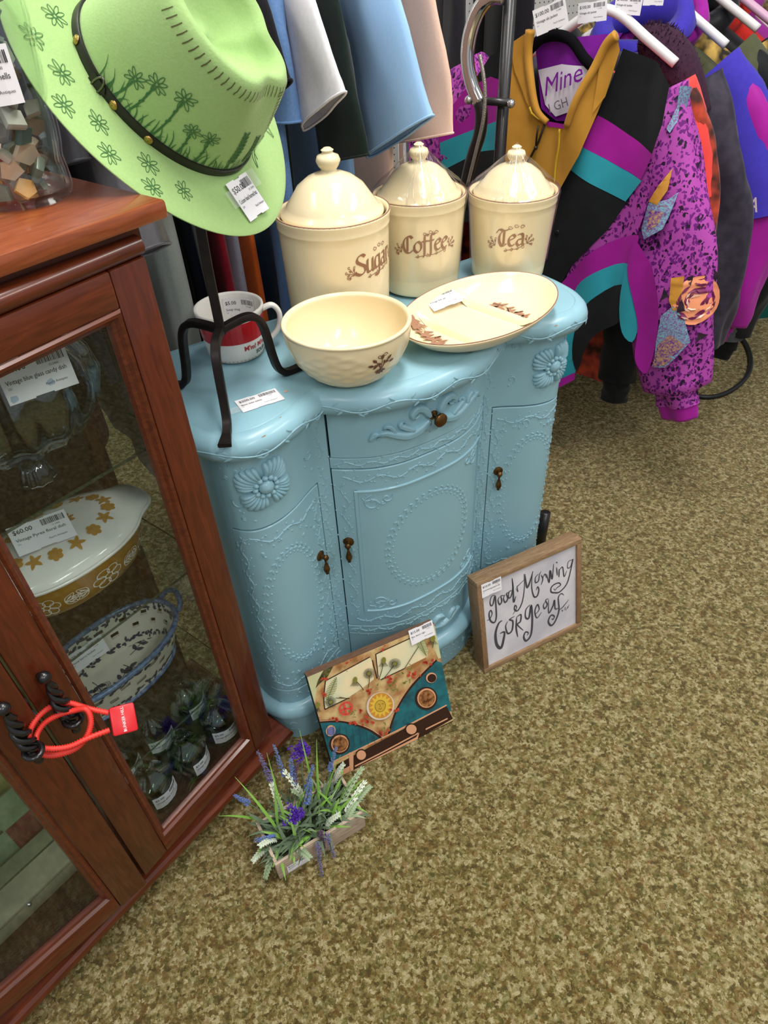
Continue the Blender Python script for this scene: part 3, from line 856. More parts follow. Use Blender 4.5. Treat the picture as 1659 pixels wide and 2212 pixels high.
mb = MB(); mb.rings([tabring(.124, .086, .0745, .018), tabring(.124, .086, .078, .018), oval(.112, .074, .084), oval(.09, .058, .094), oval(.06, .038, .100), oval(.02, .012, .102), oval(.0005, .0005, .102)])
lid = mb.build('lid', OPAL, ca, smooth=True)
def lid_s(x, y):
    d = min(1.0, math.hypot(x / .112, y / .074)); return Vector((x, y, .0843 + .0185 * (1 - d ** 3.6) + .0008))
mb = MB()
rg = random.Random(3)
def blossom(mb, x, y, r, S, n=6, inner=.3):
    for k in range(n):
        a = 2 * PI * k / n
        cx, cy = x + r * .62 * math.cos(a), y + r * .62 * math.sin(a)
        panel(mb, [(cx + r * .36 * math.cos(t * PI / 4), cy + r * .36 * math.sin(t * PI / 4)) for t in range(8)], S, cell=.02)
    panel(mb, [(x + r * inner * math.cos(t * PI / 4), y + r * inner * math.sin(t * PI / 4)) for t in range(8)], S, cell=.02)
def petal(mb, x, y, a, ln, wd, S):
    c, s = math.cos(a), math.sin(a)
    pts = [(0, 0), (ln * .35, wd * .5), (ln * .75, wd * .35), (ln, 0), (ln * .75, -wd * .35), (ln * .35, -wd * .5)]
    panel(mb, [(x + u * c - v * s, y + u * s + v * c) for u, v in pts], S, cell=.03)
for k in range(16):
    a = 2 * PI * k / 16; x, y = .082 * math.cos(a), .052 * math.sin(a)
    if k % 2: blossom(mb, x, y, .011, lid_s)
    else:
        for j in range(5): petal(mb, x, y, a + 1.2 + j * 1.25, .013, .006, lid_s)
blossom(mb, -.0, .0, .014, lid_s)
for sx in (-1, 1):
    for j in (-.7, 0, .7): petal(mb, sx * .016, 0, (0 if sx > 0 else PI) + j, .016, .007, lid_s)
mb.build('gold_pattern', GOLDP, lid)
def side_s(s, z):     # s along the front of the oval in metres, centred at -y
    th = -PI / 2 + s / .105; k = min(1, max(0, z / .068))
    a, b = .104 + .019 * k, .070 + .016 * k
    p = superell(th, a, b); nn = Vector((p.x / a ** 2, p.y / b ** 2, 0)).normalized()
    p += nn * .0012; p.z = z; return p
mb = MB()
for base in (-.16, -.075, .01, .095, .18):
    for k in range(6):
        a = 2 * PI * k / 6
        pts = [(base + .012 * math.cos(a) + .0075 * math.cos(t * PI / 6), .036 + .012 * math.sin(a) + .0075 * math.sin(t * PI / 6)) for t in range(13)]
        ribbon(mb, pts, .0014, side_s)
    ribbon(mb, [(base + .005 * math.cos(t * PI / 6), .036 + .005 * math.sin(t * PI / 6)) for t in range(13)], .0016, side_s)
    for sx in (-1, 1):
        for j, (q, ln) in enumerate(((.75, .020), (.15, .022), (-.5, .018))):
            x0 = base + sx * .026; a = (q if sx > 0 else PI - q)
            pts = [(x0, .034), (x0 + ln * .4 * math.cos(a) - .005 * math.sin(a), .034 + ln * .4 * math.sin(a) + .005 * math.cos(a)), (x0 + ln * math.cos(a), .034 + ln * math.sin(a)), (x0 + ln * .4 * math.cos(a) + .005 * math.sin(a), .034 + ln * .4 * math.sin(a) - .005 * math.cos(a)), (x0, .034)]
            ribbon(mb, spline(pts, 4), .0013, side_s)
            petal(mb, x0 + ln * .2 * math.cos(a), .034 + ln * .2 * math.sin(a), a, ln * .6, .003, side_s)
mb.build('white_pattern', WHITEP, body)
Mc = (Matrix.Translation(G(-.190, .185, SH2)) @ Matrix.Rotation(GY, 4, 'Z')).inverted(); _pn = (GN * -.5 + Vector((0, 0, .85))).normalized(); _pp = G(-.22, .115, SH2 + .086)
price_tag(ca, frame(Mc @ pxp(42, 1203, _pp, _pn), Mc @ pxp(151, 1162, _pp, _pn) - Mc @ pxp(42, 1203, _pp, _pn), Mc @ pxp(18, 1146, _pp, _pn) - Mc @ pxp(42, 1203, _pp, _pn)), '$60.00', 'Vintage Pyrex floral dish', w=.080, h=.046)
# blue and white pierced basket
POT = mat('cream_white_glaze', 'D9D4C6', rough=.2, spec=.6)
COB = mat('cobalt_glaze', '33527F', rough=.2, spec=.6, noise=(120, .6), col2='7F98B8')
COBP = mat('cobalt_pattern', '2B3450', rough=.4)
bk = thing('ceramic_basket', 'blue and white pierced oval ceramic basket on the lower glass shelf', 'basket', G(-.192, .213, SH3), GY)
NB, rowsz = 96, [0, .012, .026, .036, .046, .056, .066, .078]
def bring(z, off=0):
    k = z / .085; return [superell(2 * PI * i / NB, .112 + .030 * k + off, .056 + .022 * k + off) + Vector((0, 0, z)) for i in range(NB)]
mb = MB(); R0 = [bring(z) for z in rowsz]; R1 = [bring(z, -.005) for z in rowsz]
def idx(l, i, k): return (l * len(rowsz) + i) * NB + k % NB
for R in (R0, R1):
    for r in R: mb.v += [tuple(p) for p in r]
for i in range(len(rowsz) - 1):
    for k in range(NB):
        hole = i in (3, 5) and (k % 6 in (0, 1)) if i == 3 else (i == 5 and k % 6 in (3, 4))
        if hole: continue
        mb.f.append((idx(0, i, k), idx(0, i, k + 1), idx(0, i + 1, k + 1), idx(0, i + 1, k))); mb.m.append(0)
        mb.f.append((idx(1, i, k + 1), idx(1, i, k), idx(1, i + 1, k), idx(1, i + 1, k + 1))); mb.m.append(0)
wall = mb.build('pierced_wall', POT, bk, smooth=True)
mb = MB(); mb.rings([oval(.0005, .0005, .004, NB), bring(.004, -.002)]); bot = mb.build('basket_bottom', POT, bk)
mb = MB(); mb.tube(bring(.080, -.0025), .0052, 8, closed=True); mb.build('blue_rim', COB, bk, smooth=True)
mb = MB(); mb.tube(bring(.002, .001), .004, 8, closed=True); mb.build('blue_foot', COB, bk, smooth=True)
for sx in (-1, 1):
    pts = spline([(sx * .138, -.026, .078), (sx * .150, -.022, .092), (sx * .158, 0, .100), (sx * .150, .022, .092), (sx * .138, .026, .078)], 6)
    q = MB(); q.tube(pts, .0052, 8); q.build('handle', COB, bk, smooth=True)
mb = MB(); rg = random.Random(5)
def bot_s(x, y): return Vector((x, y, .0048))
def sprig(mb, x, y, a, S, n=4, sc=1.0):
    px, py = x, y; pts = [(px, py)]
    for k in range(n):
        px += .011 * sc * math.cos(a); py += .011 * sc * math.sin(a); a += rg.uniform(-.35, .35); pts.append((px, py))
        for sd in (-1, 1): petal(mb, px, py, a + sd * .9, .012 * sc, .0065 * sc, S)
    petal(mb, px, py, a, .012 * sc, .0065 * sc, S); ribbon(mb, pts, .0011 * sc, S)
for k in range(13):
    x, y = rg.uniform(-.085, .085), rg.uniform(-.04, .04); sprig(mb, x, y, rg.uniform(0, 6.28), lambda u, v: bot_s(max(-.108, min(.108, u)), max(-.052, min(.052, v))), 3, 1.35)
for (x, y) in ((-.03, .006), (.055, -.012), (-.085, -.01), (.0, -.036)):
    for r in (.012, .0085, .005): ribbon(mb, [(x + r * (1 + .15 * math.sin(5 * t)) * math.cos(t), y + r * .8 * math.sin(t)) for t in [j * .42 for j in range(16)]], .0009, bot_s)
def wall_s(inner):
    def S(s, z):
        th = s / .11; k = z / .085; p = superell(th, .112 + .030 * k, .056 + .022 * k)
        nn = Vector((p.x, p.y * 3, 0)).normalized(); p += nn * (-.0062 if inner else .0012); p.z = z; return p
    return S
for inner in (True, False):
    S = wall_s(inner)
    for k in range(44):
        s = .11 * 2 * PI * k / 44
        for z in (.071, .018):
            for j in range(4): petal(mb, s + rg.uniform(-.003, .003), z + rg.uniform(-.003, .003), rg.uniform(0, 6.28), .0095, .0052, S)
mb.build('blue_leaf_pattern', COBP, bk)
price_tag(bk, frame((-.052, .052, .030), (1, -.06, 0), (0, .25, .97)), '$22.00', 'Floral berry basket', w=.072)
# row of small glass bottles on the cabinet floor
bt = thing('glass_bottle', 'x', 'bottle', (0, 0, 0), 0)
mb = MB(); mb.lathe([(.001, .001), (.028, .0), (.034, .006), (.036, .03), (.0365, .055), (.033, .075), (.022, .088), (.013, .094), (.012, .108), (.0145, .110), (.0145, .117), (.012, .118), (.0105, .116), (.0105, .094), (.020, .085), (.031, .073), (.0345, .055), (.034, .03), (.032, .008), (.001, .004)], 32)
mb.build('bottle_glass', GREENGLASS, bt, smooth=True)
def btl_s(x, y, d=0.0):
    th = -PI / 2 + (x - .026) / .037; return Vector(((.0372 + d) * math.cos(th), (.0372 + d) * math.sin(th), .022 + y))
price_tag(bt, None, '$5.00', 'Vintage glass bottle', w=.060, surf=btl_s, h=.036, name='paper_label')
spots = [(-.262, .088, 'nearest small glass bottle beside the door stile on the cabinet floor'), (-.184, .084, 'small glass bottle in the middle of the front row on the cabinet floor'), (-.098, .092, 'small glass bottle at the right end of the front row, by the door frame'), (-.106, .182, 'small glass bottle at the right end of the back row on the cabinet floor'), (-.190, .180, 'small glass bottle in the middle of the back row on the cabinet floor'), (-.272, .178, 'small glass bottle in the back row, left of the others behind the red lock')]
for i, (x, y, lb) in enumerate(spots):
    p = G(x, y, SH4)
    if i == 0:
        bt.location = p; bt.rotation_euler = (0, 0, GY + .05); tag(bt, lb, 'bottle', 'glass bottles on the cabinet floor')
    else: dup(bt, p, (0, 0, GY + (.35, -.3, .25, -.15, .1)[i - 1]), lb, 'glass bottles on the cabinet floor')
# things behind the left door
GREYBOX = mat('grey_green_tin', '98967E', rough=.45, noise=(40, .5), col2='7C7B68')
bx = thing('flat_tin_box', 'flat grey green lidded box at the front behind the left door', 'box', G(-.515, .138, SH4), GY)
mb = MB(); mb.box((-.11, -.042, 0), (.11, .042, .036), bev=.004); mb.build('box_body', GREYBOX, bx, ang=30)
mb = MB(); mb.box((-.112, -.044, .036), (.112, .044, .046), bev=.003); l_ = mb.build('lid', GREYBOX, bx, ang=30)
mb = MB(); mb.ball((0, -.046, .038), .004, 10, 8); mb.build('clasp', mat('chrome', 'D8D8DA', rough=.12, metal=1.0), bx, smooth=True)
GREENB = mat('sage_green_board', '94A282', rough=.5, noise=(25, .5), col2='67745A')
sg_ = thing('tin_sign', 'sage green tin sign with a red corner leaning behind the left door', 'sign', G(-.52, .192, SH4 + .002), GY)
tl = Matrix.Rotation(math.radians(-20), 4, 'X')
mb = MB(); mb.box((-.14, 0, 0), (.14, .004, .128)); mb.build('sign_board', GREENB, sg_, M=tl)
mb = MB(); mb.box((.045, -.001, .012), (.139, 0.0, .070)); mb.build('red_block', mat('brick_red_print', '8E4740', rough=.5, noise=(60, .5), col2='60302C'), sg_, M=tl)
mb = MB(); put_text(mb, 'DL', -.02, .072, .05, lambda x, y: Vector((x, -.0012, y)), bold=.02); mb.build('lettering', mat('dark_olive_ink', '4A4C36', rough=.6), sg_, M=tl)
pf = thing('framed_picture', 'gilt framed picture of dark animals on yellow leaning behind the left door', 'picture', G(-.515, .262, SH4 + .1), GY)
pf.location = G(-.515, .268, SH4 + .0015)
tl2 = Matrix.Rotation(math.radians(-2), 4, 'X')
GILT = mat('gilt_frame', '9A7A3C', rough=.35, metal=.6)
for (a, b, c, d) in ((-.15, .15, .0, .012), (-.15, .15, .36, .372), (-.15, -.138, .012, .36), (.138, .15, .012, .36)):
    mb = MB(); mb.box((a, -.006, c), (b, .006, d), bev=.002); mb.build('frame_strip', GILT, pf, M=tl2, ang=30)
mb = MB(); mb.box((-.139, 0, .011), (.139, .004, .361)); cv = mb.build('canvas', mat('yellow_painting', 'C9BC7C', rough=.6, noise=(14, .6), col2='8F8A58'), pf, M=tl2)
mb = MB(); rg = random.Random(9)
for (x, z, r, q) in ((.09, .24, .035, 1.3), (.12, .20, .02, .9), (.03, .215, .03, .9), (-.04, .25, .03, 1.2), (.06, .19, .022, .7)):
    pts = [(x + r * q * (1 + .25 * math.sin(3 * t + x * 50)) * math.cos(t), z + r * (1 + .25 * math.cos(2 * t)) * math.sin(t)) for t in [j * PI / 9 for j in range(18)]]
    panel(mb, pts, lambda u, v: Vector((u, -.0006, v)), cell=1.0)
mb.build('painted_animals', mat('painted_dark', '4A3A30', rough=.7), cv, M=tl2)
# jar of sea glass and shells standing on the cabinet
JC = G(-.082, .140, 1.131)
jar = thing('glass_jar', 'tall clear glass jar of sea glass and shells on the cabinet top', 'jar', JC, GY)
mb = MB()
outer = [(.001, .001), (.046, 0), (.051, .004), (.0535, .012), (.0530, .026), (.0520, .040), (.0550, .052), (.0565, .065), (.0580, .10), (.0600, .14), (.0625, .18), (.0640, .25)]
mb.lathe(outer + [(r - .003, z) for r, z in reversed(outer[3:])] + [(.05, .012), (.001, .008)], 48)
mb.build('jar_glass', CLEAR, jar, smooth=True)
def jar_s(x, y, d=0.0):
    th = math.radians(-128) + (x - .03) / .060; return Vector(((.0628 + d) * math.cos(th), (.0628 + d) * math.sin(th), .098 + y))
price_tag(jar, None, '$18.00', 'Jar of sea glass and shells', w=.072, surf=jar_s, h=.048)
rg = random.Random(12)
SHC = [('A5988C', .35), ('BDB0A2', .3), ('7A6A5E', .3), ('C9A98C', .35), ('6F7C70', .25), ('B5B2A6', .3), ('7A6A5E', .3), ('C88A2E', .3), ('2F4C4A', .3), ('9AA08E', .25), ('D9C2AC', .35)]
names = ['grey', 'taupe', 'dark brown', 'peach', 'moss', 'pale', 'umber', 'amber', 'teal', 'sage', 'pink beige']
cnt = 0
for lay in range(12):
    for k in range(7):
        a = rg.uniform(0, 6.28); rr = (rg.uniform(.018, .030) if lay < 3 else rg.uniform(.020, .038)) if k else .004
        z = .016 + lay * .0165 + rg.uniform(-.003, .003)
        a = 2 * PI * k / 6 + lay * .9 + rg.uniform(-.2, .2)
        ci = rg.randrange(len(SHC)) if cnt != 3 else 7
        mb = MB(); n = rg.choice((4, 5, 5, 6)); r0 = rg.uniform(.011, .017); th = rg.uniform(.0022, .0042)
        pr = [(r0 * rg.uniform(.6, 1.1) * math.cos(2 * PI * j / n), r0 * rg.uniform(.6, 1.1) * math.sin(2 * PI * j / n)) for j in range(n)]
        mb.rings([[(x, y, -th) for x, y in pr], [(x * 1.08, y * 1.08, 0) for x, y in pr], [(x, y, th) for x, y in pr]], cap0=True, cap1=True)
        shell = rg.random() < .22
        o = mb.build('seashell' if shell else 'sea_glass_shard', mat('sea_glass_' + SHC[ci][0], SHC[ci][0], rough=SHC[ci][1], noise=(80, .4)), None, ang=40)
        o.location = JC + Vector((rr * math.cos(a), rr * math.sin(a), z)); o.rotation_euler = (rg.uniform(.6, 1.9), rg.uniform(-.6, .6), rg.uniform(0, 6.28))
        tag(o, names[ci] + (' shell' if shell else ' worn glass shard') + (' at the bottom of the jar', ' in the lower half of the jar', ' in the upper half of the jar', ' near the top of the jar')[lay // 3], 'shell' if shell else 'sea glass', 'shells in the glass jar' if shell else 'sea glass pieces in the glass jar')
        cnt += 1
# ------------------------------------------------------------------ cream stoneware on the blue cabinet
CREAM = mat('cream_glaze', 'EEDDB6', rough=.17, spec=.5, noise=(6, .35), col2='E8D5AA')
BROWNP = mat('brown_print', '94664A', rough=.4)
BROWNR = mat('brown_rim_line', '8D6450', rough=.35)
ZT = TOPZ + .0008
GLY = {'S': [[(.78, 1.32), (.5, 1.5), (.15, 1.35), (.1, 1.05), (.4, .8), (.75, .55), (.75, .2), (.4, -.02), (0, .15), (-.1, .3)]],
 'C': [[(.8, 1.3), (.5, 1.5), (.1, 1.2), (0, .7), (.15, .2), (.5, 0), (.85, .25)], [(.36, 1.4), (.36, .15)]],
 'T': [[(-.1, 1.15), (.15, 1.45), (.55, 1.33), (1.0, 1.5)], [(.45, 1.35), (.18, .95), (.18, .4), (.45, 0), (.8, .22)], [(.55, 1.3), (.55, .15)]],
 'u': [[(0, 1), (0, .15), (.2, 0), (.45, .18)], [(.5, 1), (.5, .12), (.66, 0)]],
 'g': [[(.45, .95), (.15, .95), (0, .75), (0, .2), (.2, .05), (.5, .25)], [(.5, 1), (.5, -.3), (.3, -.52), (0, -.4)]],
 'a': [[(.05, .9), (.3, 1), (.5, .8), (.5, .1), (.66, 0)], [(.5, .55), (.1, .5), (0, .2), (.2, 0), (.5, .2)]],
 'r': [[(-.05, .95), (.1, 1), (.12, .15), (.22, 0)], [(.12, .75), (.32, 1), (.5, .88)]],
 'o': [[(.3, 1), (0, .7), (0, .25), (.25, 0)], [(.3, 1), (.55, .75), (.55, .3), (.25, 0)]],
 'f': [[(.5, 1.42), (.3, 1.52), (.15, 1.3), (.15, -.2), (0, -.45)], [(-.08, .95), (.42, .95)]],
 'e': [[(.3, 1), (0, .7), (0, .25), (.2, 0), (.5, .15)], [(.3, 1), (.5, .75), (.05, .5)]]}
ADV = {'S': 1.0, 'C': 1.0, 'T': 1.0, 'u': .78, 'g': .74, 'a': .78, 'r': .62, 'o': .72, 'f': .56, 'e': .66}
def blackletter(mb, word, x, y, h, S, slope=.0):
    """broad nib lettering, h = x-height"""
    total = sum(ADV[c] for c in word) * h; cx = x - total / 2
    for c in word:
        for st in GLY[c]:
            pts = [(cx + px * h, y + py * h + (cx + px * h - x) * slope) for px, py in st]
            ribbon(mb, spline(pts, 5), h * .26, S, nib=math.radians(38))
            ribbon(mb, spline(pts, 5), h * .09, S)
        cx += ADV[c] * h
    return total
def curl(mb, x, y, r, a0, turns, S, w=.0012):
    pts = [(x + r * (1 - .8 * i / 20) * math.cos(a0 + turns * 2 * PI * i / 20), y + r * (1 - .8 * i / 20) * math.sin(a0 + turns * 2 * PI * i / 20)) for i in range(21)]
    ribbon(mb, pts, lambda t: w * (1 - .3 * t), S)
    petal(mb, pts[-1][0], pts[-1][1], a0, r * .5, r * .35, S)
def flourish(mb, x, y, sc, S, left=True):
    d = -1 if left else 1
    for k, (a, l) in enumerate(((.3, 1.0), (1.0, 1.1), (1.7, .9), (-.4, .8))):
        ang = a if d > 0 else PI - a
        ex, ey = x + d * abs(math.cos(a)) * l * sc * (1 if math.cos(a) > 0 else -1), y + math.sin(a) * l * sc
        ribbon(mb, spline([(x, y), ((x + ex) / 2, (y + ey) / 2 + sc * .12), (ex, ey)], 5), .0011, S)
        curl(mb, ex, ey + sc * .14, sc * .2, -PI / 2, .8 * d, S)
        petal(mb, (x + ex) / 2, (y + ey) / 2, ang + .5, sc * .45, sc * .2, S)
def canister(name, X, Y, h, rr, rb, word, dth, lab, ws, wrap=False, knob_z=None, flute=True, lid_r=None, tsc=.019):
    thc = math.atan2(-Y, -X) + dth
    t = thing('canister', lab, 'canister', (X, Y, ZT), thc)           # local +x looks at the lettering
    def rad(z): return rb + (rr * .965 - rb) * min(1, z / (h * .88)) ** .9
    prof = [(.001, .003), (rb * .93, .002), (rb, .006)] + [(rad(z), z) for z in [h * (.05 + .077 * k) for k in range(11)]]
    prof += [(rr * .965, h * .885), (rr * .978, h * .893), (rr * .982, h * .905), (rr * .975, h * .915), (rr * .985, h * .95), (rr, h * .985), (rr, h), (rr - .003, h + .001), (rr - .006, h - .002), (rr - .008, h * .94), (rr * .90, h * .85), (rad(h * .5) - .007, h * .5)]
    def lobf(th, z):
        d = abs((th + PI) % (2 * PI) - PI)
        if z > h * .86 or z < .008 or d < .95: return 1.0
        return 1 + .007 * abs(math.cos(38 * th)) * min(1, (d - .95) / .15)
    mb = MB(); mb.lathe(prof, 228, lob=lobf if flute else None); mb.build('pot', CREAM, t, smooth=True)
    mb = MB(); mb.tube([((rr - .0012) * math.cos(2 * PI * k / 72), (rr - .0012) * math.sin(2 * PI * k / 72), h + .0002) for k in range(72)], .0014, 6, closed=True); mb.build('rim_line', BROWNR, t, smooth=True)
    kz = knob_z - ZT; lr = lid_r or rr - .010; L0 = h - .006; H = kz - L0
    lp = [(.001, L0), (lr, L0), (lr + .001, L0 + .003), (lr - .001, L0 + .008), (lr * .90, L0 + .012), (lr * .885, L0 + .016), (lr * .79, L0 + H * .26), (lr * .64, L0 + H * .44), (lr * .44, L0 + H * .565), (lr * .28, L0 + H * .62), (lr * .16, L0 + H * .65), (lr * .145, L0 + H * .68), (lr * .20, L0 + H * .74), (lr * .235, L0 + H * .81), (lr * .20, L0 + H * .88), (lr * .115, L0 + H * .91), (lr * .10, L0 + H * .93), (lr * .12, L0 + H * .96), (lr * .06, L0 + H * .995), (.0005, L0 + H)]
    mb = MB(); mb.lathe(lp, 64); lid = mb.build('lid', CREAM, t, ang=65)
    def S(x, y):
        z = ws + y; th = x / rad(z); r = rad(z) * 1.0 + .0007; return Vector((r * math.cos(th), r * math.sin(th), z))
    mb = MB(); wd = blackletter(mb, word, 0, 0, tsc, S, slope=.06)
    sc = tsc * .62
    flourish(mb, -wd / 2 - tsc * .18, -tsc * .05, sc, S, True); flourish(mb, wd / 2 + tsc * .1, tsc * .15, sc, S, False)
    for k in (-1, 0, 1): curl(mb, tsc * (.3 + .5 * k), tsc * (1.75 - .15 * abs(k)), tsc * .22, 0, .9 * (1 if k > 0 else -1), S)
    ribbon(mb, spline([(-wd * .25, -tsc * .45), (0, -tsc * .3), (wd * .2, -tsc * .25), (wd * .45, tsc * .05)], 6), .0012, S)
    for k in range(4): curl(mb, -wd * .2 + wd * .2 * k, -tsc * (.42 - .09 * k), tsc * .17, PI / 2, -.8, S)
    mb.build('lettering', BROWNP, t)
    if wrap:
        rg = random.Random(len(word)); mb = MB(); n = 60; rows = []
        for i, (q, z) in enumerate(((.014, kz + .0035), (.10, kz - .004), (.17, kz - .012), (.38, kz - .012 - (kz - .014 - h) * .25), (.60, kz - .012 - (kz - .014 - h) * .51), (.82, kz - .012 - (kz - .014 - h) * .77), (1.025, h + .0035), (1.03, h - .004), (1.02, h * .8), (1.008, h * .5), (.99, h * .2))):
            rad_ = rr * q if i < 8 else (max(rad(z), rad(z)) + .0022)
            ring = []
            for k in range(n):
                th = 2 * PI * k / n; wv = 1 + (.035 * math.sin(11 * th + i * .5) + .03 * math.sin(23 * th + 1.3 * i) + rg.uniform(-.012, .012)) * (1 if 2 < i < 6 else (.12 if i < 3 else 0))
                wv2 = (.0011 * math.sin(17 * th + 2.1 * i) + rg.uniform(-.0006, .0006)) if i > 6 else 0
                ring.append((max(.001, rad_ * wv + max(wv2, -.0006)) * math.cos(th), max(.001, rad_ * wv + max(wv2, -.0006)) * math.sin(th), z + (rg.uniform(-.002, .002) if 3 < i < 6 else 0)))
            rows.append(ring)
        mb.rings(rows, cap0=True)
        mb.build('plastic_wrap', WRAP, t, smooth=True)
        mb = MB()
        for k in range(9):
            a = -.9 + .12 * k + .5; rows_ = []
            pts = []
            for i in range(7):
                q = .25 + .75 * i / 6; z = kz - .014 - (kz - .014 - h) * ((q - .25) / .75) + .002
                pts.append(((rr * q + .0012) * math.cos(a + .05 * math.sin(i + k)), (rr * q + .0012) * math.sin(a + .05 * math.sin(i + k)), z))
            mb.tube(pts, .0011, 4)
        w = mb.build('wrap_crease', WRAP, t, smooth=True); w['kind'] = 'stuff'
    return t
WRAP = glass_mat('plastic_film', (0.97, 0.97, 0.97), 1.0, 0.13)
for nd in WRAP.node_tree.nodes:
    if nd.type == 'MATH' and nd.operation == 'MULTIPLY_ADD': nd.inputs[1].default_value = .45; nd.inputs[2].default_value = .055
canister('sugar', -.0594, 1.186, .19, .0962, .0876, 'Sugar', .80, 'large cream sugar canister with domed lid, nearest of the three', .112, knob_z=1.0845, flute=False, tsc=.0215, lid_r=.085)
canister('coffee', .0941, 1.320, .172, .0860, .0745, 'Coffee', .17, 'cream coffee canister under plastic wrap between sugar and tea', .092, wrap=True, knob_z=1.055, tsc=.0205)
canister('tea', .272, 1.347, .160, .0836, .0690, 'Tea', .05, 'smallest cream tea canister under plastic wrap beside the ski jacket', .083, wrap=True, knob_z=1.036, tsc=.0215)
# mixing bowl
bw = thing('mixing_bowl', 'deep cream mixing bowl with woven texture in front of the sugar canister', 'bowl', (-.0423, .985, ZT), 0)
def bowl_lob(th, z):
    return 1.0
H_, R_, r0_ = .0877, .0988, .048
def brad(z): k = z / H_; return r0_ + (R_ - r0_) * (1 - (1 - k) ** 2.1) ** .75 if k < 1 else R_
mb = MB(); rows = []; NBW = 120
zs = [H_ * k / 22 for k in range(23)]
rows.append([(.001 * math.cos(2 * PI * k / NBW), .001 * math.sin(2 * PI * k / NBW), .002) for k in range(NBW)])
for i, z in enumerate(zs):
    ring = []
    for k in range(NBW):
        th = 2 * PI * k / NBW; r = brad(z); d = 0
        ang = (math.degrees(th) + 360) % 360
        lim = .66 + .22 * math.sin(3 * th + .6)
        if .10 < z / H_ < lim:
            cellx = (k // 4 + i // 2) % 2
            d = .0011 * (1 if cellx else -.3) * abs(math.sin(PI * (k % 4 + .5) / 4)) + .0005 * math.sin(i * 2.2)
        elif abs(z / H_ - lim) < .05: d = .0012
        ring.append(((r + d) * math.cos(th), (r + d) * math.sin(th), z))
    rows.append(ring)
for (r, z) in ((R_ + .0015, H_ + .001), (R_, H_ + .004), (R_ - .0035, H_ + .0045), (R_ - .006, H_ + .001)): rows.append([(r * math.cos(2 * PI * k / NBW), r * math.sin(2 * PI * k / NBW), z) for k in range(NBW)])
for z in reversed(zs[3:]): rows.append([((brad(z) - .0065) * math.cos(2 * PI * k / NBW), (brad(z) - .0065) * math.sin(2 * PI * k / NBW), max(z, .009)) for k in range(NBW)])
rows.append([(.001 * math.cos(2 * PI * k / NBW), .001 * math.sin(2 * PI * k / NBW), .0085) for k in range(NBW)])
mb.rings(rows); mb.build('bowl_body', CREAM, bw, smooth=True)
def bs(x, y):
    z = .052 + y; th = math.radians(-58) + x / .085; r = brad(z) + .0016; return Vector((r * math.cos(th), r * math.sin(th), z))
mb = MB()
def motif(mb, S, sc=1.0):
    for k, a in enumerate((.2, .8, 1.57, 2.3, 2.9)):
        ribbon(mb, spline([(0, -.008 * sc), (.006 * sc * math.cos(a), .004 * sc), (.014 * sc * math.cos(a), .012 * sc * math.sin(a))], 4), .0010 * sc, S)
        petal(mb, .012 * sc * math.cos(a), .011 * sc * math.sin(a), a, .009 * sc, .005 * sc, S)
        petal(mb, .007 * sc * math.cos(a), .002 * sc, a + 1.0, .008 * sc, .0038 * sc, S)
    for k in range(5): petal(mb, 0, -.008 * sc, PI + .3 + k * .62, .010 * sc, .0045 * sc, S)
    for k in (-1, 1): curl(mb, k * .004 * sc, .018 * sc, .004 * sc, 0, k * .9, S, .0012 * sc)
motif(mb, bs, 1.0); mb.build('brown_motif', mat('dark_brown_print', '6E4634', rough=.4), bw)
# divided oval platter
pl = thing('divided_platter', 'oval cream divided serving platter on the front edge of the cabinet', 'platter', (.1854, 1.122, ZT), math.radians(43))
A_, B_ = .1705, .1085
def ov(f, z, n=80, da=0.0): return [(( A_ * f + da) * math.cos(2 * PI * k / n), (B_ * f + da) * math.sin(2 * PI * k / n), z) for k in range(n)]
mb = MB(); mb.rings([ov(.001, .001), ov(.66, .0), ov(.70, .003), ov(.84, .015), ov(.95, .029), ov(1, .036), ov(1, .0385), ov(.985, .0395), ov(.965, .037), ov(.93, .030), ov(.84, .018), ov(.72, .008), ov(.60, .0055), ov(.3, .005), ov(.001, .005)])
mb.build('platter_body', CREAM, pl, smooth=True)
mb = MB(); mb.tube(ov(.992, .0392), .0010, 6, closed=True); mb.build('rim_line', BROWNR, pl, smooth=True)
for x0 in (-.062, .048):
    mb = MB(); rows = []
    for i in range(17):
        y = -.088 + .176 * i / 16; k = math.hypot(x0 / A_, y / B_); zf = .0055 if k < .62 else .0055 + (k - .62) / .36 * .028
        hh = .012 * (1 - min(1, max(0, (k - .55) / .34)))
        rows.append([(x0 - .011, y, zf - .001), (x0 - .005, y, zf + hh * .7), (x0, y, zf + hh), (x0 + .005, y, zf + hh * .7), (x0 + .011, y, zf - .001)])
    mb.rings(rows, closed=False); mb.build('divider', CREAM, pl, smooth=True)
def pls(cx, cy, rot):
    def S(x, y):
        y *= 1.6; u, v = cx + x * math.cos(rot) - y * math.sin(rot), cy + x * math.sin(rot) + y * math.cos(rot)
        k = math.hypot(u / A_, v / B_); return Vector((u, v, (.0062 if k < .6 else .0062 + ((k - .6) / .33) ** 1.6 * .0255) + .0008))
    return S
Mi = (Matrix.Translation((.1854, 1.122, ZT)) @ Matrix.Rotation(math.radians(43), 4, 'Z')).inverted()
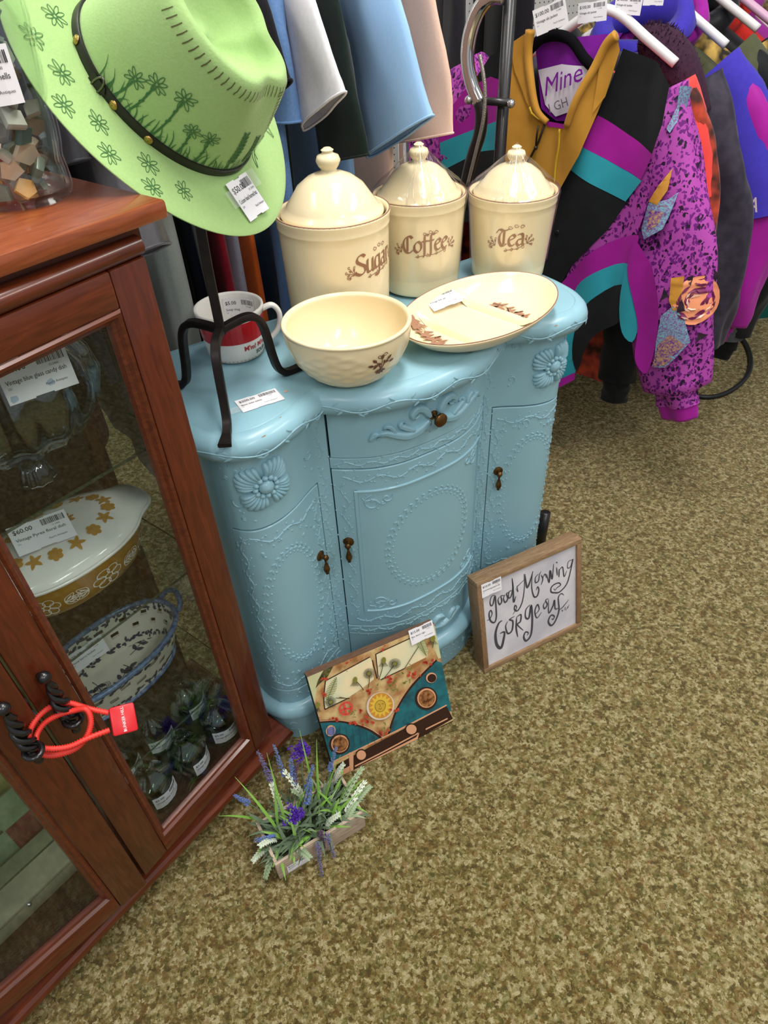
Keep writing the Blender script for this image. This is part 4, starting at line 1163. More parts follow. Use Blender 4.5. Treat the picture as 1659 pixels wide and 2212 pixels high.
for (qa, qb) in (((1060, 646), (1136, 682)), ((893, 704), (944, 732))):
    qa, qb = Mi @ pxz(*qa, ZT + .013), Mi @ pxz(*qb, ZT + .015); cx, cy, rot = (qa.x + qb.x) / 2, (qa.y + qb.y) / 2, math.atan2(qb.y - qa.y, qb.x - qa.x)
    mb = MB(); S = pls(cx, cy, rot)
    ribbon(mb, spline([(-.04, 0), (-.015, .006), (.012, -.002), (.04, .004)], 5), .0012, S)
    for x in (-.034, -.02, .002, .02, .036):
        for j in range(5): petal(mb, x, .004 * math.sin(x * 90), j * 1.256 + x * 30, .0105, .0060, S)
    for x in (-.028, -.01, .012, .03):
        petal(mb, x, .002, 1.1, .014, .006, S); petal(mb, x, .002, -1.2, .014, .006, S)
    mb.build('brown_motif', mat('pale_brown_print', 'A0745C', rough=.4), pl)
def plt(x, y, d=0.0): return Vector((-.048, .036, .0)) + Vector((.98, -.19, .0)) * x + Vector((.12, .80, .30)) * y + Vector((0, -.2, .97)) * d + Vector((0, 0, .0135))
_a = math.radians(-40)
pt_o, pt_x, pt_y = pxz(938, 673, ZT + .016), pxz(1004, 648, ZT + .016), pxz(921, 629, ZT + .034)
Mi = Matrix.Translation((.1854, 1.122, ZT)) @ Matrix.Rotation(math.radians(43), 4, 'Z')
Mi = Mi.inverted()
price_tag(pl, frame(Mi @ pt_o, (Mi @ pt_x) - (Mi @ pt_o), (Mi @ pt_y) - (Mi @ pt_o)), '$65.00', 'Vintage dish set', w=.070, tape=[(.062, .004, .086, .030)])
# soup mug
MW = mat('white_glaze', 'E9E6E0', rough=.14, spec=.55)
MR = mat('red_mug_print', 'B51C22', rough=.2)
mg = thing('soup_mug', 'wide white and red soup mug behind the iron stand leg', 'mug', (-.2359, 1.0716, ZT), 0)
def mrad(z): return .0468 + (.0545 - .0468) * min(1, z / .075) ** .8
mp = [(.001, .002), (.042, .001), (.0455, .004)] + [(mrad(z), z) for z in (.010, .03, .05, .07, .075)] + [(.0562, .0775), (.0567, .081), (.0562, .0845), (.054, .085), (.0515, .082), (.0495, .06), (.046, .02), (.04, .008), (.001, .007)]
mb = MB(); mb.lathe(mp, 56); mb.build('mug_body', MW, mg, smooth=True)
def ms(x, y, d=.0004):
    th = math.radians(-75) + x / .051; r = mrad(y) + d; return Vector((r * math.cos(th), r * math.sin(th), y))
mb = MB(); panel(mb, [(-.15, .038), (.118, .038), (.118, .0725), (-.15, .0725)], ms, cell=.009); rb_ = mb.build('red_band', MR, mg, smooth=True)
mb = MB(); put_text(mb, "M'm! M'm!", .010, .024, .0115, lambda x, y: ms(x, y, .0006), bold=.03); mb.build('red_lettering', MR, mg)
mb = MB(); put_text(mb, 'SOUP', .032, .0125, .0095, lambda x, y: ms(x, y, .0006), bold=.03); mb.build('green_lettering', mat('dark_green_print', '1F3B24', rough=.4), mg)
mb = MB()
for k in range(40):
    x = -.14 + .28 * k / 40; panel(mb, [(x, .0068), (x + .002, .0052), (x + .004, .0068), (x + .002, .0084)], ms, cell=1.0)
o = mb.build('gold_border', mat('pale_gold_print', 'C9A27A', rough=.4), mg); o['kind'] = 'stuff'
mb = MB(); mb.tube(spline([(.050, .012, .070), (.068, .017, .074), (.078, .020, .058), (.074, .019, .034), (.060, .015, .018), (.047, .011, .017)], 6), .0062, 10, flat=.75); mb.build('handle', MW, mg, smooth=True)
mb = MB()
for k in range(8): put_text(mb, 'HEAT THICK HEARTY', -.085, .067 - .0034 * k, .0028, lambda x, y: ms(x, y, .0006))
o = mb.build('fine_print', mat('pale_print', 'E8C9C0', rough=.5), mg); o['kind'] = 'stuff'
def mtag(x, y, d=0.0):
    th = math.radians(112) - x / .0495; r = .0494 - d + (y - .02) * .05; return Vector((r * math.cos(th), r * math.sin(th), .036 + y))
price_tag(mg, None, '$5.00', 'Soup mug', w=.058, surf=mtag, h=.040)
# ------------------------------------------------------------------ wrought iron hat stand
IRON = mat('wrought_iron', '2A2422', rough=.42, metal=.55, noise=(60, .5), col2='171414', bump=(90, .25, .002))
HUB = Vector((-.2205, .921, 0))
hs = thing('hat_stand', 'black wrought iron hat stand with three bent legs on the blue cabinet', 'stand', (HUB.x, HUB.y, ZT), 0)
def bar(mb, pts, side, w, th):
    """flat bar swept along pts; side = width direction"""
    pts = [Vector(p) for p in pts]; side = Vector(side).normalized(); rows = []
    for i, p in enumerate(pts):
        t = (pts[min(i + 1, len(pts) - 1)] - pts[max(i - 1, 0)]).normalized(); nn = t.cross(side).normalized()
        ww = w(i / (len(pts) - 1)) if callable(w) else w
        tt = th(i / (len(pts) - 1)) if callable(th) else th
        rows.append([p + side * ww * a + nn * tt * b for a, b in ((-.5, -.35), (-.42, -.5), (.42, -.5), (.5, -.35), (.5, .35), (.42, .5), (-.42, .5), (-.5, .35))])
    mb.rings(rows, cap0=True, cap1=True)
for (fx, fy) in ((-.217, .797), (-.122, 1.004), (-.318, .964)):
    d = Vector((fx, fy, 0)) - HUB; L = d.length; d.normalize(); sd = Vector((0, 0, 1)).cross(d)
    prof = [(.003, .114), (.022, .117), (.045, .118), (.060, .112), (.069, .098), (.074, .075), (.078, .045), (.084, .020), (.094, .008), (.106, .0045), (L * .97, .0042), (L + .008, .004)]
    pts = spline([tuple(d * r + Vector((0, 0, z))) for r, z in prof], 5)
    mb = MB(); bar(mb, pts, sd, lambda t: .0125 + .007 * max(0, (t - .8) / .2), lambda t: .0105 - .004 * max(0, (t - .75) / .25)); mb.build('leg', IRON, hs, ang=35)
HATC = Vector((-.2343, .9716, 1.2023))
HN = Vector((.773, -.367, .517)).normalized(); HA = Vector((-.633, -.41, .656)); HA = (HA - HN * HA.dot(HN)).normalized(); HB = HN.cross(HA)
if HB.dot(Vector((-.029, -.835, -.549))) < 0: HB = -HB
top = HATC + HN * .075 - Vector((HUB.x, HUB.y, ZT))
mb = MB(); bar(mb, [(0, 0, .108), (0, .002, .2), (.001, .010, .30), (.005, .024, .37), (.0095, .038, .42)], (1, .25, 0), .0135, .0135); mb.build('post', IRON, hs, ang=35)
mb = MB(); mb.ball((.014, .042, .432), .022, 14, 10); mb.build('finial', IRON, hs, smooth=True)
# ------------------------------------------------------------------ felt hat
FELT = mat('lime_green_felt', 'A2C37F', rough=.95, spec=.1, sheen=.2, noise=(260, .35), col2='94B870', bump=(420, .35, .001))
BURN = mat('burned_green_line', '3E6E3C', rough=.9)
BURNB = mat('burned_brown_line', '5B5B34', rough=.9)
LEATHER = mat('black_leather', '1B1A16', rough=.38)
ht = thing('felt_hat', 'lime green felt hat with hand burned flowers hung on the iron stand', 'hat', HATC, 0)
a1, b1, a2, b2, HH = .1937, .1755, .1182, .0931, .126
def hl(x, y, z): return HA * x + HB * y + HN * z
def brim(q, th, d=0.0):
    """q 0 at the crown, 1 at the edge"""
    x = (a2 + (a1 - a2) * q) * math.cos(th); y = (b2 + (b1 - b2) * q) * math.sin(th)
    z = .010 * q * q * (math.sin(th) ** 2) - .006 * q * (math.cos(th) ** 2)
    return hl(x, y, z + d)
def crown(t, th, d=0.0):
    """t 0..1 up the wall, 1..2 over the top to the centre crease; front at th = pi"""
    fr = (1 - math.cos(th)) / 2
    if t <= 1:
        k = 1 - .10 * t - .07 * t * t
        pin = math.exp(-((abs((th % (2 * PI)) - PI) - .72) / .36) ** 2) * max(0, (t - .35) / .65) ** 1.6
        k *= (1 - .20 * pin) * (1 - .13 * t * t * fr * fr)
        x, y = a2 * k * math.cos(th), b2 * k * math.sin(th); z = HH * (t - .06 * t * t * fr)
    else:
        u = t - 1; k = (.83 * (1 - .13 * fr * fr) * (1 - .20 * math.exp(-((abs((th % (2 * PI)) - PI) - .72) / .36) ** 2))) * (1 - u)
        x, y = a2 * k * math.cos(th) + a2 * .10 * u, b2 * k * math.sin(th)
        z = HH * (.94 + .06 * (1 - fr)) + .010 * math.sin(min(1, u * 3.2) * PI) - .030 * min(1, max(0, (u - .18) / .55)) ** .8
    v = hl(x, y, z)
    if d:
        c = hl(0, 0, min(z, HH * .8)); v = v + (v - c).normalized() * d
    return v
NT = 96
mb = MB(); rows = [[brim(q / 10, 2 * PI * k / NT, .0018 - (.0012 if q == 10 else 0)) for k in range(NT)] for q in range(0, 11)]
rows += [[brim(1.012, 2 * PI * k / NT, 0) for k in range(NT)]] + [[brim(q / 10, 2 * PI * k / NT, -.0018) for k in range(NT)] for q in range(10, -1, -2)]
mb.rings(rows); br = mb.build('brim', FELT, ht, smooth=True)
mb = MB(); ts = [k / 14 for k in range(15)] + [1 + k / 12 for k in range(1, 12)] + [1.97]
mb.rings([[crown(t, 2 * PI * k / NT) for k in range(NT)] for t in ts], cap1=True); cr = mb.build('crown', FELT, ht, smooth=True)
mb = MB(); rows = []
for t, d in ((-.01, .0008), (-.01, .0030), (.09, .0034), (.105, .0026), (.105, .0008)): rows.append([crown(max(t, 0), 2 * PI * k / NT, d) + HN * (t * HH if t < 0 else 0) for k in range(NT)])
mb.rings(rows); band = mb.build('leather_band', LEATHER, ht, ang=50)
BRS = mat('brass_stud', 'B0924E', rough=.3, metal=.85)
def th_of(px, py):
    X = pxp(px, py, HATC, HN) - HATC; return math.atan2(X.dot(HB) / b2, X.dot(HA) / a2), X.dot(HA), X.dot(HB)
for (px, py) in ((168, 98), (241, 233), (314, 308)):
    th = th_of(px, py)[0]; q = MB(); c = crown(.05, th, .0032); nn = (crown(.05, th, .01) - crown(.05, th, 0)).normalized()
    q.lathe([(.0052, 0), (.0048, .0012), (.003, .0022), (.0005, .0026)], 14, frame(c, nn.orthogonal(), nn.cross(nn.orthogonal()))); q.build('stud', BRS, band, smooth=True)
th = th_of(205, 192)[0]; q = MB()
ring = [crown(.05 + .10 * math.sin(2 * PI * k / 16), th + .045 * math.cos(2 * PI * k / 16), .006) for k in range(16)]
q.tube(ring, .0013, 6, closed=True); q.build('buckle', mat('dull_steel', '6B6A5E', rough=.35, metal=.9), band, smooth=True)
q = MB(); panel(q, [(th - .10, -.0), (th + .06, -.0), (th + .10, .05), (th + .06, .105), (th - .10, .105)], lambda a, t: crown(t, a, .0055), cell=.03); q.build('strap_end', LEATHER, band)
def daisy(mb, x, y, r, S, n=8, w=.0009, seed=0):
    rg = random.Random(seed)
    for k in range(n):
        a = 2 * PI * k / n + rg.uniform(-.12, .12); rr = r * rg.uniform(.8, 1.1); c, s = math.cos(a), math.sin(a)
        pts = [(r * .12, 0), (rr * .5, r * .16), (rr * .9, r * .10), (rr, 0), (rr * .9, -r * .10), (rr * .5, -r * .16), (r * .12, 0)]
        ribbon(mb, spline([(x + u * c - v * s, y + u * s + v * c) for u, v in pts], 3), w, S)
BS = lambda x, y: hl(x, y, 0) + HN * (.0026 + .010 * min(1, max(0, (math.hypot(x / a1, y / b1) - .55) / .45)) ** 2 * (y / max(.01, math.hypot(x, y))) ** 2 - .005 * min(1, max(0, (math.hypot(x / a1, y / b1) - .55) / .45)) * (x / max(.01, math.hypot(x, y))) ** 2)
for i, (px, py) in enumerate(((118, 35), (72, 78), (133, 160), (135, 230), (210, 268), (230, 338), (317, 357), (392, 415), (322, 412))):
    mb = MB(); _, x, y = th_of(px, py); daisy(mb, x, y, .0135, BS, seed=i, w=.0008); mb.build('burned_flower', BURN, br)
for grp in ((((575, 262), (592, 295)), ((560, 268), (592, 296)), ((575, 262), (560, 285))), (((549, 322), (557, 362)), ((543, 330), (556, 363)), ((549, 322), (556, 345)))):
    mb = MB()
    for (p0, p1) in grp:
        _, x0, y0 = th_of(*p0); _, x1, y1 = th_of(*p1); ribbon(mb, spline([(x0, y0), ((x0 + x1) / 2 + .003, (y0 + y1) / 2), (x1, y1)], 5), .0011, BS)
    mb.build('burned_leaf', BURN, br)
CS = lambda a, t: crown(t, a, .0009)
mb = MB(); rg = random.Random(8)
def cs2(s, z): return crown(z / HH, s / .105, .0009)      # metres along the crown wall
t0 = th_of(200, 180)[0] * .105; t1 = th_of(535, 345)[0] * .105
lo, hi = min(t0, t1), max(t0, t1)
for k in range(64):
    s = lo + (hi - lo) * k / 63 + rg.uniform(-.002, .002); h = rg.uniform(.010, .028); bnd = rg.uniform(-.012, .008)
    ribbon(mb, spline([(s, .010), (s + bnd * .3, .010 + h * .6), (s + bnd, .010 + h)], 4), lambda t: .0016 * (1 - t) + .0003, cs2)
mb.build('burned_grass', BURN, cr)['kind'] = 'stuff'
sgn = 1 if hi == t1 else -1
for i, (px, py, h, r, ln) in enumerate(((226, 218, .034, .0110, .004), (262, 252, .050, .0120, .002), (314, 306, .062, .0125, -.001), (366, 338, .036, .0108, -.002), (402, 352, .038, .0108, -.002))):
    mb = MB(); s = th_of(px, py)[0] * .105; tip = s + ln * sgn
    ribbon(mb, spline([(s, .010), (s + (tip - s) * .45 + .002, .010 + h * .5), (tip, .010 + h)], 6), .0020, cs2)
    daisy(mb, tip, .014 + h, r, cs2, seed=20 + i)
    for q in (.45, .7): petal(mb, s + (tip - s) * q, .010 + h * q, .6 + q, .008, .003, cs2)
    mb.build('burned_flower', BURN, cr)
for (px, py, h, ln) in ((470, 372, .060, -.004), (500, 368, .052, .000), (520, 360, .046, .004)):
    mb = MB(); s = th_of(px, py)[0] * .105; tip = s + ln * sgn
    ribbon(mb, spline([(s, .010), ((s + tip) / 2, .010 + h * .5), (tip, .010 + h)], 6), .0012, cs2)
    for k in range(9):
        q = .25 + .75 * k / 8
        for sd in (-1, 1): petal(mb, s + (tip - s) * q, .010 + h * q, PI / 2 + sd * .8, .0090, .0046, cs2)
    mb.build('burned_lavender', BURN, cr)
mb = MB()
for k in range(58):
    th = PI - 2.5 + 5.0 * k / 57
    ribbon(mb, [(th, .93), (th + .02, .98), (th + .03, 1.03)], .013, CS)
for sd in (-1, 1):
    for k in range(13):
        t = .55 + .42 * k / 12; th = PI + sd * (.42 - .10 * t)
        ribbon(mb, [(th - .05, t), (th + .05, t + .012)], .010, CS)
mb.build('burned_stitches', BURNB, cr)['kind'] = 'stuff'
_, tx, ty = th_of(500, 425); _, tx1, ty1 = th_of(543, 383); _, tx2, ty2 = th_of(535, 484)
o0 = BS(tx, ty); 
price_tag(ht, frame(BS(tx2, ty2) * 1 + HN * .002, hl(th_of(578, 452)[1] - tx2, th_of(578, 452)[2] - ty2, 0), hl(tx - tx2, ty - ty2, 0)), '$50.00', 'Custom hand burned hat', w=.050, h=.052, tape=[(-.012, .022, .010, .044), (.040, .030, .066, .052)])
# ------------------------------------------------------------------ framed wooden sign "good Morning Gorgeous"
OAK = wood('grey_oak_frame', '7A5F45', 'A58765', scale=16, stretch=(2, 18, 18), rough=.6, coat=0)
OAKV = wood('grey_oak_frame_upright', '76593F', '9A7B5A', scale=16, stretch=(18, 18, 2), rough=.6, coat=0)
def whitewash():
    m = mat('whitewashed_board', 'D6D3D8', rough=.7, noise=(11, .8, 6), col2='B4B1BC'); return m
s0, s1 = pxz(1047, 1456, 0), pxz(1256, 1353, 0)
sx = (s1 - s0); SL = sx.length; ang = math.atan2(sx.y, sx.x)
gm = thing('lettered_sign', 'framed white sign reading good morning gorgeous leaning on the blue cabinet', 'sign', (s0.x, s0.y, .0005), ang)
SHT = .262; LEAN = Matrix.Rotation(math.radians(-12.3), 4, 'X')
D = .040; fw = .0135
def gpiece(a, b, nm, m, bev=.0012):
    q = MB(); q.box(a, b, bev=bev); return q.build(nm, m, gm, M=LEAN, ang=30)
gpiece((0, 0, 0), (SL, D, fw), 'frame_rail', OAK); gpiece((0, 0, SHT - fw), (SL, D, SHT), 'frame_rail', OAK)
gpiece((0, 0, fw), (fw, D, SHT - fw), 'frame_stile', OAKV); gpiece((SL - fw, 0, fw), (SL, D, SHT - fw), 'frame_stile', OAKV)
bd = gpiece((fw - .001, .006, fw - .001), (SL - fw + .001, .011, SHT - fw + .001), 'board', whitewash(), 0)
# lettering laid out in the photograph's proportions: unit square over the board, from the four board corners
Wb, Hb = SL - 2 * fw, SHT - 2 * fw
cor = [(1055, 1445), (1250, 1348), (1247, 1174), (1041, 1265)]     # BL BR TR TL of the board
def homog(dst):
    import itertools
    A = []; src = [(0, 0), (1, 0), (1, 1), (0, 1)]
    for (x, y), (u, v) in zip(src, dst):
        A.append([x, y, 1, 0, 0, 0, -u * x, -u * y, u]); A.append([0, 0, 0, x, y, 1, -v * x, -v * y, v])
    n = 8
    for i in range(n):
        p = max(range(i, n), key=lambda r: abs(A[r][i])); A[i], A[p] = A[p], A[i]
        for r in range(n):
            if r != i:
                f = A[r][i] / A[i][i]; A[r] = [a - f * b for a, b in zip(A[r], A[i])]
    h = [A[i][8] / A[i][i] for i in range(n)]
    M = Matrix(((h[0], h[1], h[2]), (h[3], h[4], h[5]), (h[6], h[7], 1)))
    return M.inverted()
def board_uv(Hm, px, py):
    v = Hm @ Vector((px, py, 1)); return v.x / v.z, v.y / v.z
HG = homog(cor)
K = 310 / 1659
def gs(x, y): return Vector((x, .0055, y))
mb = MB()
def pen(pts, w, n=6):
    P = []
    for (a, b) in pts:
        u, v = board_uv(HG, 980 + a * K, 1120 + b * K); P.append((fw + u * Wb, fw + v * Hb))
    P = spline(P, n)
    ribbon(mb, P, w, gs)
T1, T2 = .0030, .0013
tap = lambda w: (lambda t: w * 1.2 * (.35 + .95 * math.sin(PI * min(1, max(0, t))) ** .8))
# good
pen([(490, 890), (455, 900), (432, 960), (440, 1010), (465, 1000), (490, 900), (500, 1000), (505, 1150), (480, 1215), (435, 1190), (420, 1110), (440, 1070), (455, 1110), (430, 1170), (395, 1190)], tap(.0028))
pen([(545, 905), (525, 950), (545, 1000), (570, 960), (560, 900), (600, 895)], tap(.0026)); pen([(610, 880), (590, 930), (610, 975), (640, 930), (625, 870), (660, 860)], tap(.0026))
pen([(690, 835), (655, 850), (650, 920), (680, 900), (700, 780), (690, 690)], tap(.0024)); pen([(690, 690), (702, 800), (710, 970), (735, 900)], tap(.003))
pen([(735, 810), (760, 850), (750, 790), (770, 770), (850, 690)], tap(.0016))
# Morning
pen([(830, 640), (835, 800), (810, 970), (760, 1070), (720, 1060), (725, 1010), (745, 1040), (700, 1120)], tap(.0026)); pen([(840, 640), (870, 800), (935, 610)], tap(.0034))
pen([(930, 610), (920, 780), (945, 900), (985, 900), (1005, 830), (990, 790), (975, 830)], tap(.0028))
pen([(1000, 640), (965, 680), (965, 740), (1000, 720), (1010, 650), (1030, 610)], tap(.0022)); pen([(1030, 650), (1050, 700), (1030, 770)], tap(.0022)); pen([(1050, 690), (1075, 640), (1095, 690)], tap(.002))
pen([(1095, 640), (1125, 740), (1135, 600), (1160, 700), (1175, 520)], tap(.0032)); pen([(1210, 560), (1220, 660)], tap(.0024)); pen([(1205, 500), (1218, 512)], .0026)
pen([(1240, 580), (1240, 680)], tap(.0026)); pen([(1240, 600), (1280, 560), (1300, 670), (1330, 600)], tap(.0022))
pen([(1395, 470), (1345, 500), (1340, 570), (1375, 550), (1400, 465), (1370, 620), (1330, 760), (1250, 850), (1190, 860), (1150, 850), (1150, 800), (1190, 760), (1240, 745), (1260, 770), (1220, 800), (1195, 830), (1180, 810)], tap(.0026))
# Gorgeous
pen([(575, 1190), (530, 1230), (495, 1350), (510, 1480), (560, 1520), (590, 1420), (600, 1330), (550, 1345)], tap(.0050))
pen([(640, 1200), (615, 1260), (640, 1345), (690, 1310), (700, 1200), (660, 1180), (720, 1140)], tap(.0032))
pen([(745, 1150), (740, 1280), (760, 1390)], tap(.0032)); pen([(745, 1150), (795, 1120), (790, 1200), (755, 1240), (825, 1310)], tap(.0030))
pen([(905, 1000), (855, 1060), (850, 1150), (890, 1160), (915, 1010), (930, 1180), (915, 1360), (860, 1435), (830, 1390), (850, 1330), (885, 1340), (870, 1370)], tap(.0038))
pen([(965, 1120), (1010, 1060), (990, 1000), (960, 1080), (985, 1160), (1040, 1090)], tap(.0026)); pen([(1085, 960), (1060, 1010), (1075, 1050), (1105, 1000), (1085, 950), (1120, 930)], tap(.0026))
pen([(1120, 940), (1125, 1100), (1175, 1010), (1190, 950), (1200, 1050), (1240, 1040)], tap(.0032))
pen([(1300, 890), (1270, 870), (1235, 920), (1245, 1050), (1230, 1130), (1190, 1220), (1150, 1250), (1120, 1200), (1150, 1130), (1190, 1140), (1175, 1180), (1160, 1165)], tap(.0034)); pen([(1240, 1070), (1290, 1030), (1360, 940)], tap(.0018))
pen([(1275, 1065), (1290, 1075), (1280, 1082)], .0018); pen([(1305, 1070), (1320, 1030), (1325, 1070), (1350, 1020), (1345, 1050), (1365, 1000)], .0009)
mb.build('lettering', mat('charcoal_paint', '45434A', rough=.7), bd, M=LEAN)
price_tag(gm, LEAN @ frame((.010, -.0006, SHT - .043), (1, 0, .0), (0, 0, 1)), '$10.00', 'Good morning gorgeous sign', w=.052, h=.036)
# ------------------------------------------------------------------ camper van picture block
BY = math.radians(24.65); BX = Vector((math.cos(BY), math.sin(BY), 0))
BW_, BH_ = .284, .257
b0 = Vector((.129, .84, .0005)) - BX * BW_
vb = thing('van_picture', 'wooden picture block of a flowered teal camper van leaning on the cabinet', 'picture', b0, BY)
BL_ = Matrix.Rotation(math.radians(-20.4), 4, 'X')
DKWOOD = wood('brown_block_edge', '5B3E2E', '8D6850', scale=22, stretch=(2, 30, 30), rough=.7, coat=0)
BLK = mat('black_edge', '17140F', rough=.6)
q = MB(); q.box((0, 0, 0), (BW_, .020, BH_))
for i in range(6): q.m[i] = 1 if i in (1, 4) else 0
blk = q.build('wood_block', [BLK, DKWOOD], vb, M=BL_)
HBm = homog([(758, 1672), (977, 1553), (940, 1352), (662, 1459)])
K2 = 320 / 1659
CLR = {}
def pc(c, nm=None, **k): return mat('van_print_' + c, c, rough=.5, **k)
LAY = [0]
def art(shape, m, name, px=True, pen_w=None, wob=True):
    """one printed area given in photograph crop pixels, put on the face of the block"""
    LAY[0] += 1; d = .00012 * LAY[0] + .0003; mbx = MB()
    def cv(p):
        u, v = board_uv(HBm, 660 + p[0] * K2, 1320 + p[1] * K2); return (min(1, max(0, u)) * BW_, min(1, max(0, v)) * BH_)
    S = lambda x, y: Vector((x, -d, y))
    return cv, mbx, S
def area_art(polys, m, name='printed_area', sm=0):
    cv, mbx, S = art(None, m, name)
    for p in polys:
        P = [cv(q) for q in p]
        if sm: P = spline(P, sm, closed=True)
        panel(mbx, P, S, cell=1.0)
    return mbx.build(name, m, blk, M=BL_)
def line_art(lines, w, m, name='printed_line', sm=5):
    cv, mbx, S = art(None, m, name)
    for p in lines: ribbon(mbx, spline([cv(q) for q in p], sm), w, S)
    o = mbx.build(name, m, blk, M=BL_); return o
def circ(x, y, rx, ry, rot=0, n=24): return [(x + rx * math.cos(t) * math.cos(rot) - ry * math.sin(t) * math.sin(rot), y + rx * math.cos(t) * math.sin(rot) + ry * math.sin(t) * math.cos(rot)) for t in [2 * PI * k / n for k in range(n)]]
CREAMV = mat('van_cream', 'D3B67E', rough=.5, noise=(38, 1.0, 8), col2='A26A3C'); SKY = mat('van_window_sky', 'EED9AA', rough=.5, noise=(22, .7), col2='C9D3B4')
TEAL = mat('van_teal', '1E6E76', rough=.5, noise=(45, .9, 6), col2='1A4450'); DK = mat('van_dark', '33190F', rough=.5); COP = mat('van_copper', 'D9A07A', rough=.45)
REDV = mat('van_red_flower', 'C2452F', rough=.5, noise=(80, .6), col2='A8382C'); GRV = mat('van_leaf', '6F7C38', rough=.5); SAGE = mat('van_sage', 'B9BC8C', rough=.5, noise=(30, .5), col2='DCD2A4')
area_art([[(0, 700), (1450, 170), (1660, 1190), (480, 1866)]], CREAMV, 'printed_body')
area_art([[(0, 700), (210, 640), (160, 820), (130, 1050), (100, 1080)]], SAGE); area_art([[(1380, 240), (1470, 190), (1530, 560), (1500, 570)]], SAGE)
area_art([[(215, 640), (330, 580), (280, 720), (190, 800), (140, 860), (160, 760)]], mat('van_dark_leaf', '3C3A22', rough=.5, noise=(90, .8), col2='7A6A3A'))
area_art([[(255, 770), (770, 510), (800, 560), (835, 770), (720, 860), (560, 970), (290, 1100), (262, 980)], [(830, 480), (1270, 290), (1330, 290), (1395, 470), (1390, 540), (1150, 660), (910, 770), (870, 740)]], SKY, 'printed_window')
area_art([[(235, 1260), (480, 1225), (660, 1255), (820, 1310), (960, 1390), (700, 1530), (500, 1640), (410, 1690), (330, 1600)], [(1480, 590), (1550, 610), (1640, 1100), (1350, 1180), (1030, 1350), (1060, 1240), (1120, 1060), (1250, 860)]], TEAL, 'printed_panel')
line_art([[(230, 1250), (480, 1232), (680, 1265), (840, 1320), (970, 1400)], [(1030, 1350), (1055, 1230), (1115, 1060), (1250, 840), (1480, 580)]], .0062, DK)
line_art([[(230, 1243), (480, 1222), (680, 1255), (850, 1312), (980, 1392)], [(1018, 1345), (1045, 1225), (1105, 1055), (1240, 830), (1470, 575)]], .0018, COP)
line_art([[(255, 770), (770, 505)], [(830, 478), (1280, 285)], [(255, 770), (262, 980), (290, 1105)], [(800, 545), (870, 760)], [(835, 480), (880, 745)], [(290, 1105), (560, 975)], [(910, 775), (1155, 660)]], .0022, DK)
area_art([[(480, 1700), (1580, 1060), (1640, 1180), (1300, 1400), (560, 1840)]], DK, 'printed_bumper')
line_art([[(420, 1680), (1100, 1320), (1580, 1050)], [(700, 1690), (1000, 1520), (1320, 1330)], [(1390, 1290), (1590, 1180)]], .0038, COP, 'printed_highlight')
area_art([[(620, 1560), (670, 1545), (700, 1760), (660, 1775)], [(400, 1830), (640, 1690), (660, 1740), (450, 1866)], [(720, 1700), (1300, 1370), (1330, 1320), (1320, 1390), (900, 1620), (720, 1700)]], COP, 'printed_highlight')
for (x, y, rx, ry) in ((505, 1475, 108, 100), (1385, 980, 98, 108)):
    area_art([circ(x, y, rx * 1.1, ry * 1.1)], DK, 'printed_lamp', 0); area_art([circ(x + 4, y - 4, rx * .92, ry * .92)], COP, 'printed_lamp', 0)
    area_art([circ(x + 6, y, rx * .8, ry * .8)], mat('van_lamp_glass', '5A3019', rough=.3, noise=(120, .9), col2='B07A4A'), 'printed_lamp', 0)
for (x, y, r) in ((1430, 765, 52), (385, 1335, 58)): area_art([circ(x, y, r, r * 1.05)], COP, 'printed_lamp', 0); area_art([circ(x + 5, y + 5, r * .82, r * .85)], DK if x > 900 else mat('van_badge', '6E6FA0', rough=.5), 'printed_lamp', 0)
for (x, y) in ((755, 1570), (1250, 1290)): area_art([circ(x, y, 62, 60)], DK, 'printed_lamp', 0); area_art([circ(x, y, 50, 48)], COP, 'printed_lamp', 0)
# sun emblem
area_art([circ(918, 1055, 150, 150)], mat('van_lace', 'D8C6B2', rough=.6), 'printed_sun'); area_art([circ(922, 1050, 130, 138)], mat('van_orange', 'C98B38', rough=.5), 'printed_sun')
area_art([[(922 + (130 if k % 2 else 82) * math.cos(k * PI / 14), 1050 + (132 if k % 2 else 86) * math.sin(k * PI / 14)) for k in range(28)]], mat('van_yellow', 'E0B840', rough=.5), 'printed_sun')
area_art([circ(918, 1055, 56, 62)], mat('van_gold', 'C9A23A', rough=.5), 'printed_sun'); line_art([circ(918, 1055, 56, 62) + [(974, 1055)], [(893, 1040), (905, 1033), (915, 1042)], [(930, 1038), (942, 1028), (952, 1036)], [(918, 1045), (915, 1070)], [(900, 1080), (920, 1090), (938, 1076)]], .0011, pc('6A5A20'), 'printed_sun')
# peace sign, flowers, ferns
line_art([circ(535, 1085, 72, 68) + [(607, 1085)], [(505, 1030), (545, 1150)], [(525, 1085), (480, 1110)], [(525, 1085), (590, 1085)]], .0042, mat('van_coral', 'D9483E', rough=.5), 'printed_peace_sign')
rg = random.Random(2)
fl = []
for (x, y, n) in ((470, 520, 8), (880, 395, 5), (930, 285, 5), (1240, 720, 9), (790, 900, 8), (1380, 600, 6), (400, 1200, 7), (800, 1210, 7), (640, 1240, 5), (1010, 770, 7), (230, 740, 4), (240, 930, 4), (1350, 280, 4), (190, 1220, 5), (980, 1330, 5), (1060, 1110, 4), (700, 1090, 4)):
    for k in range(n): fl.append(circ(x + rg.gauss(0, 26), y + rg.gauss(0, 18), rg.uniform(10, 24), rg.uniform(8, 18), rg.uniform(0, 3), 8))
area_art(fl, REDV, 'printed_flower')['kind'] = 'stuff'
lf = []
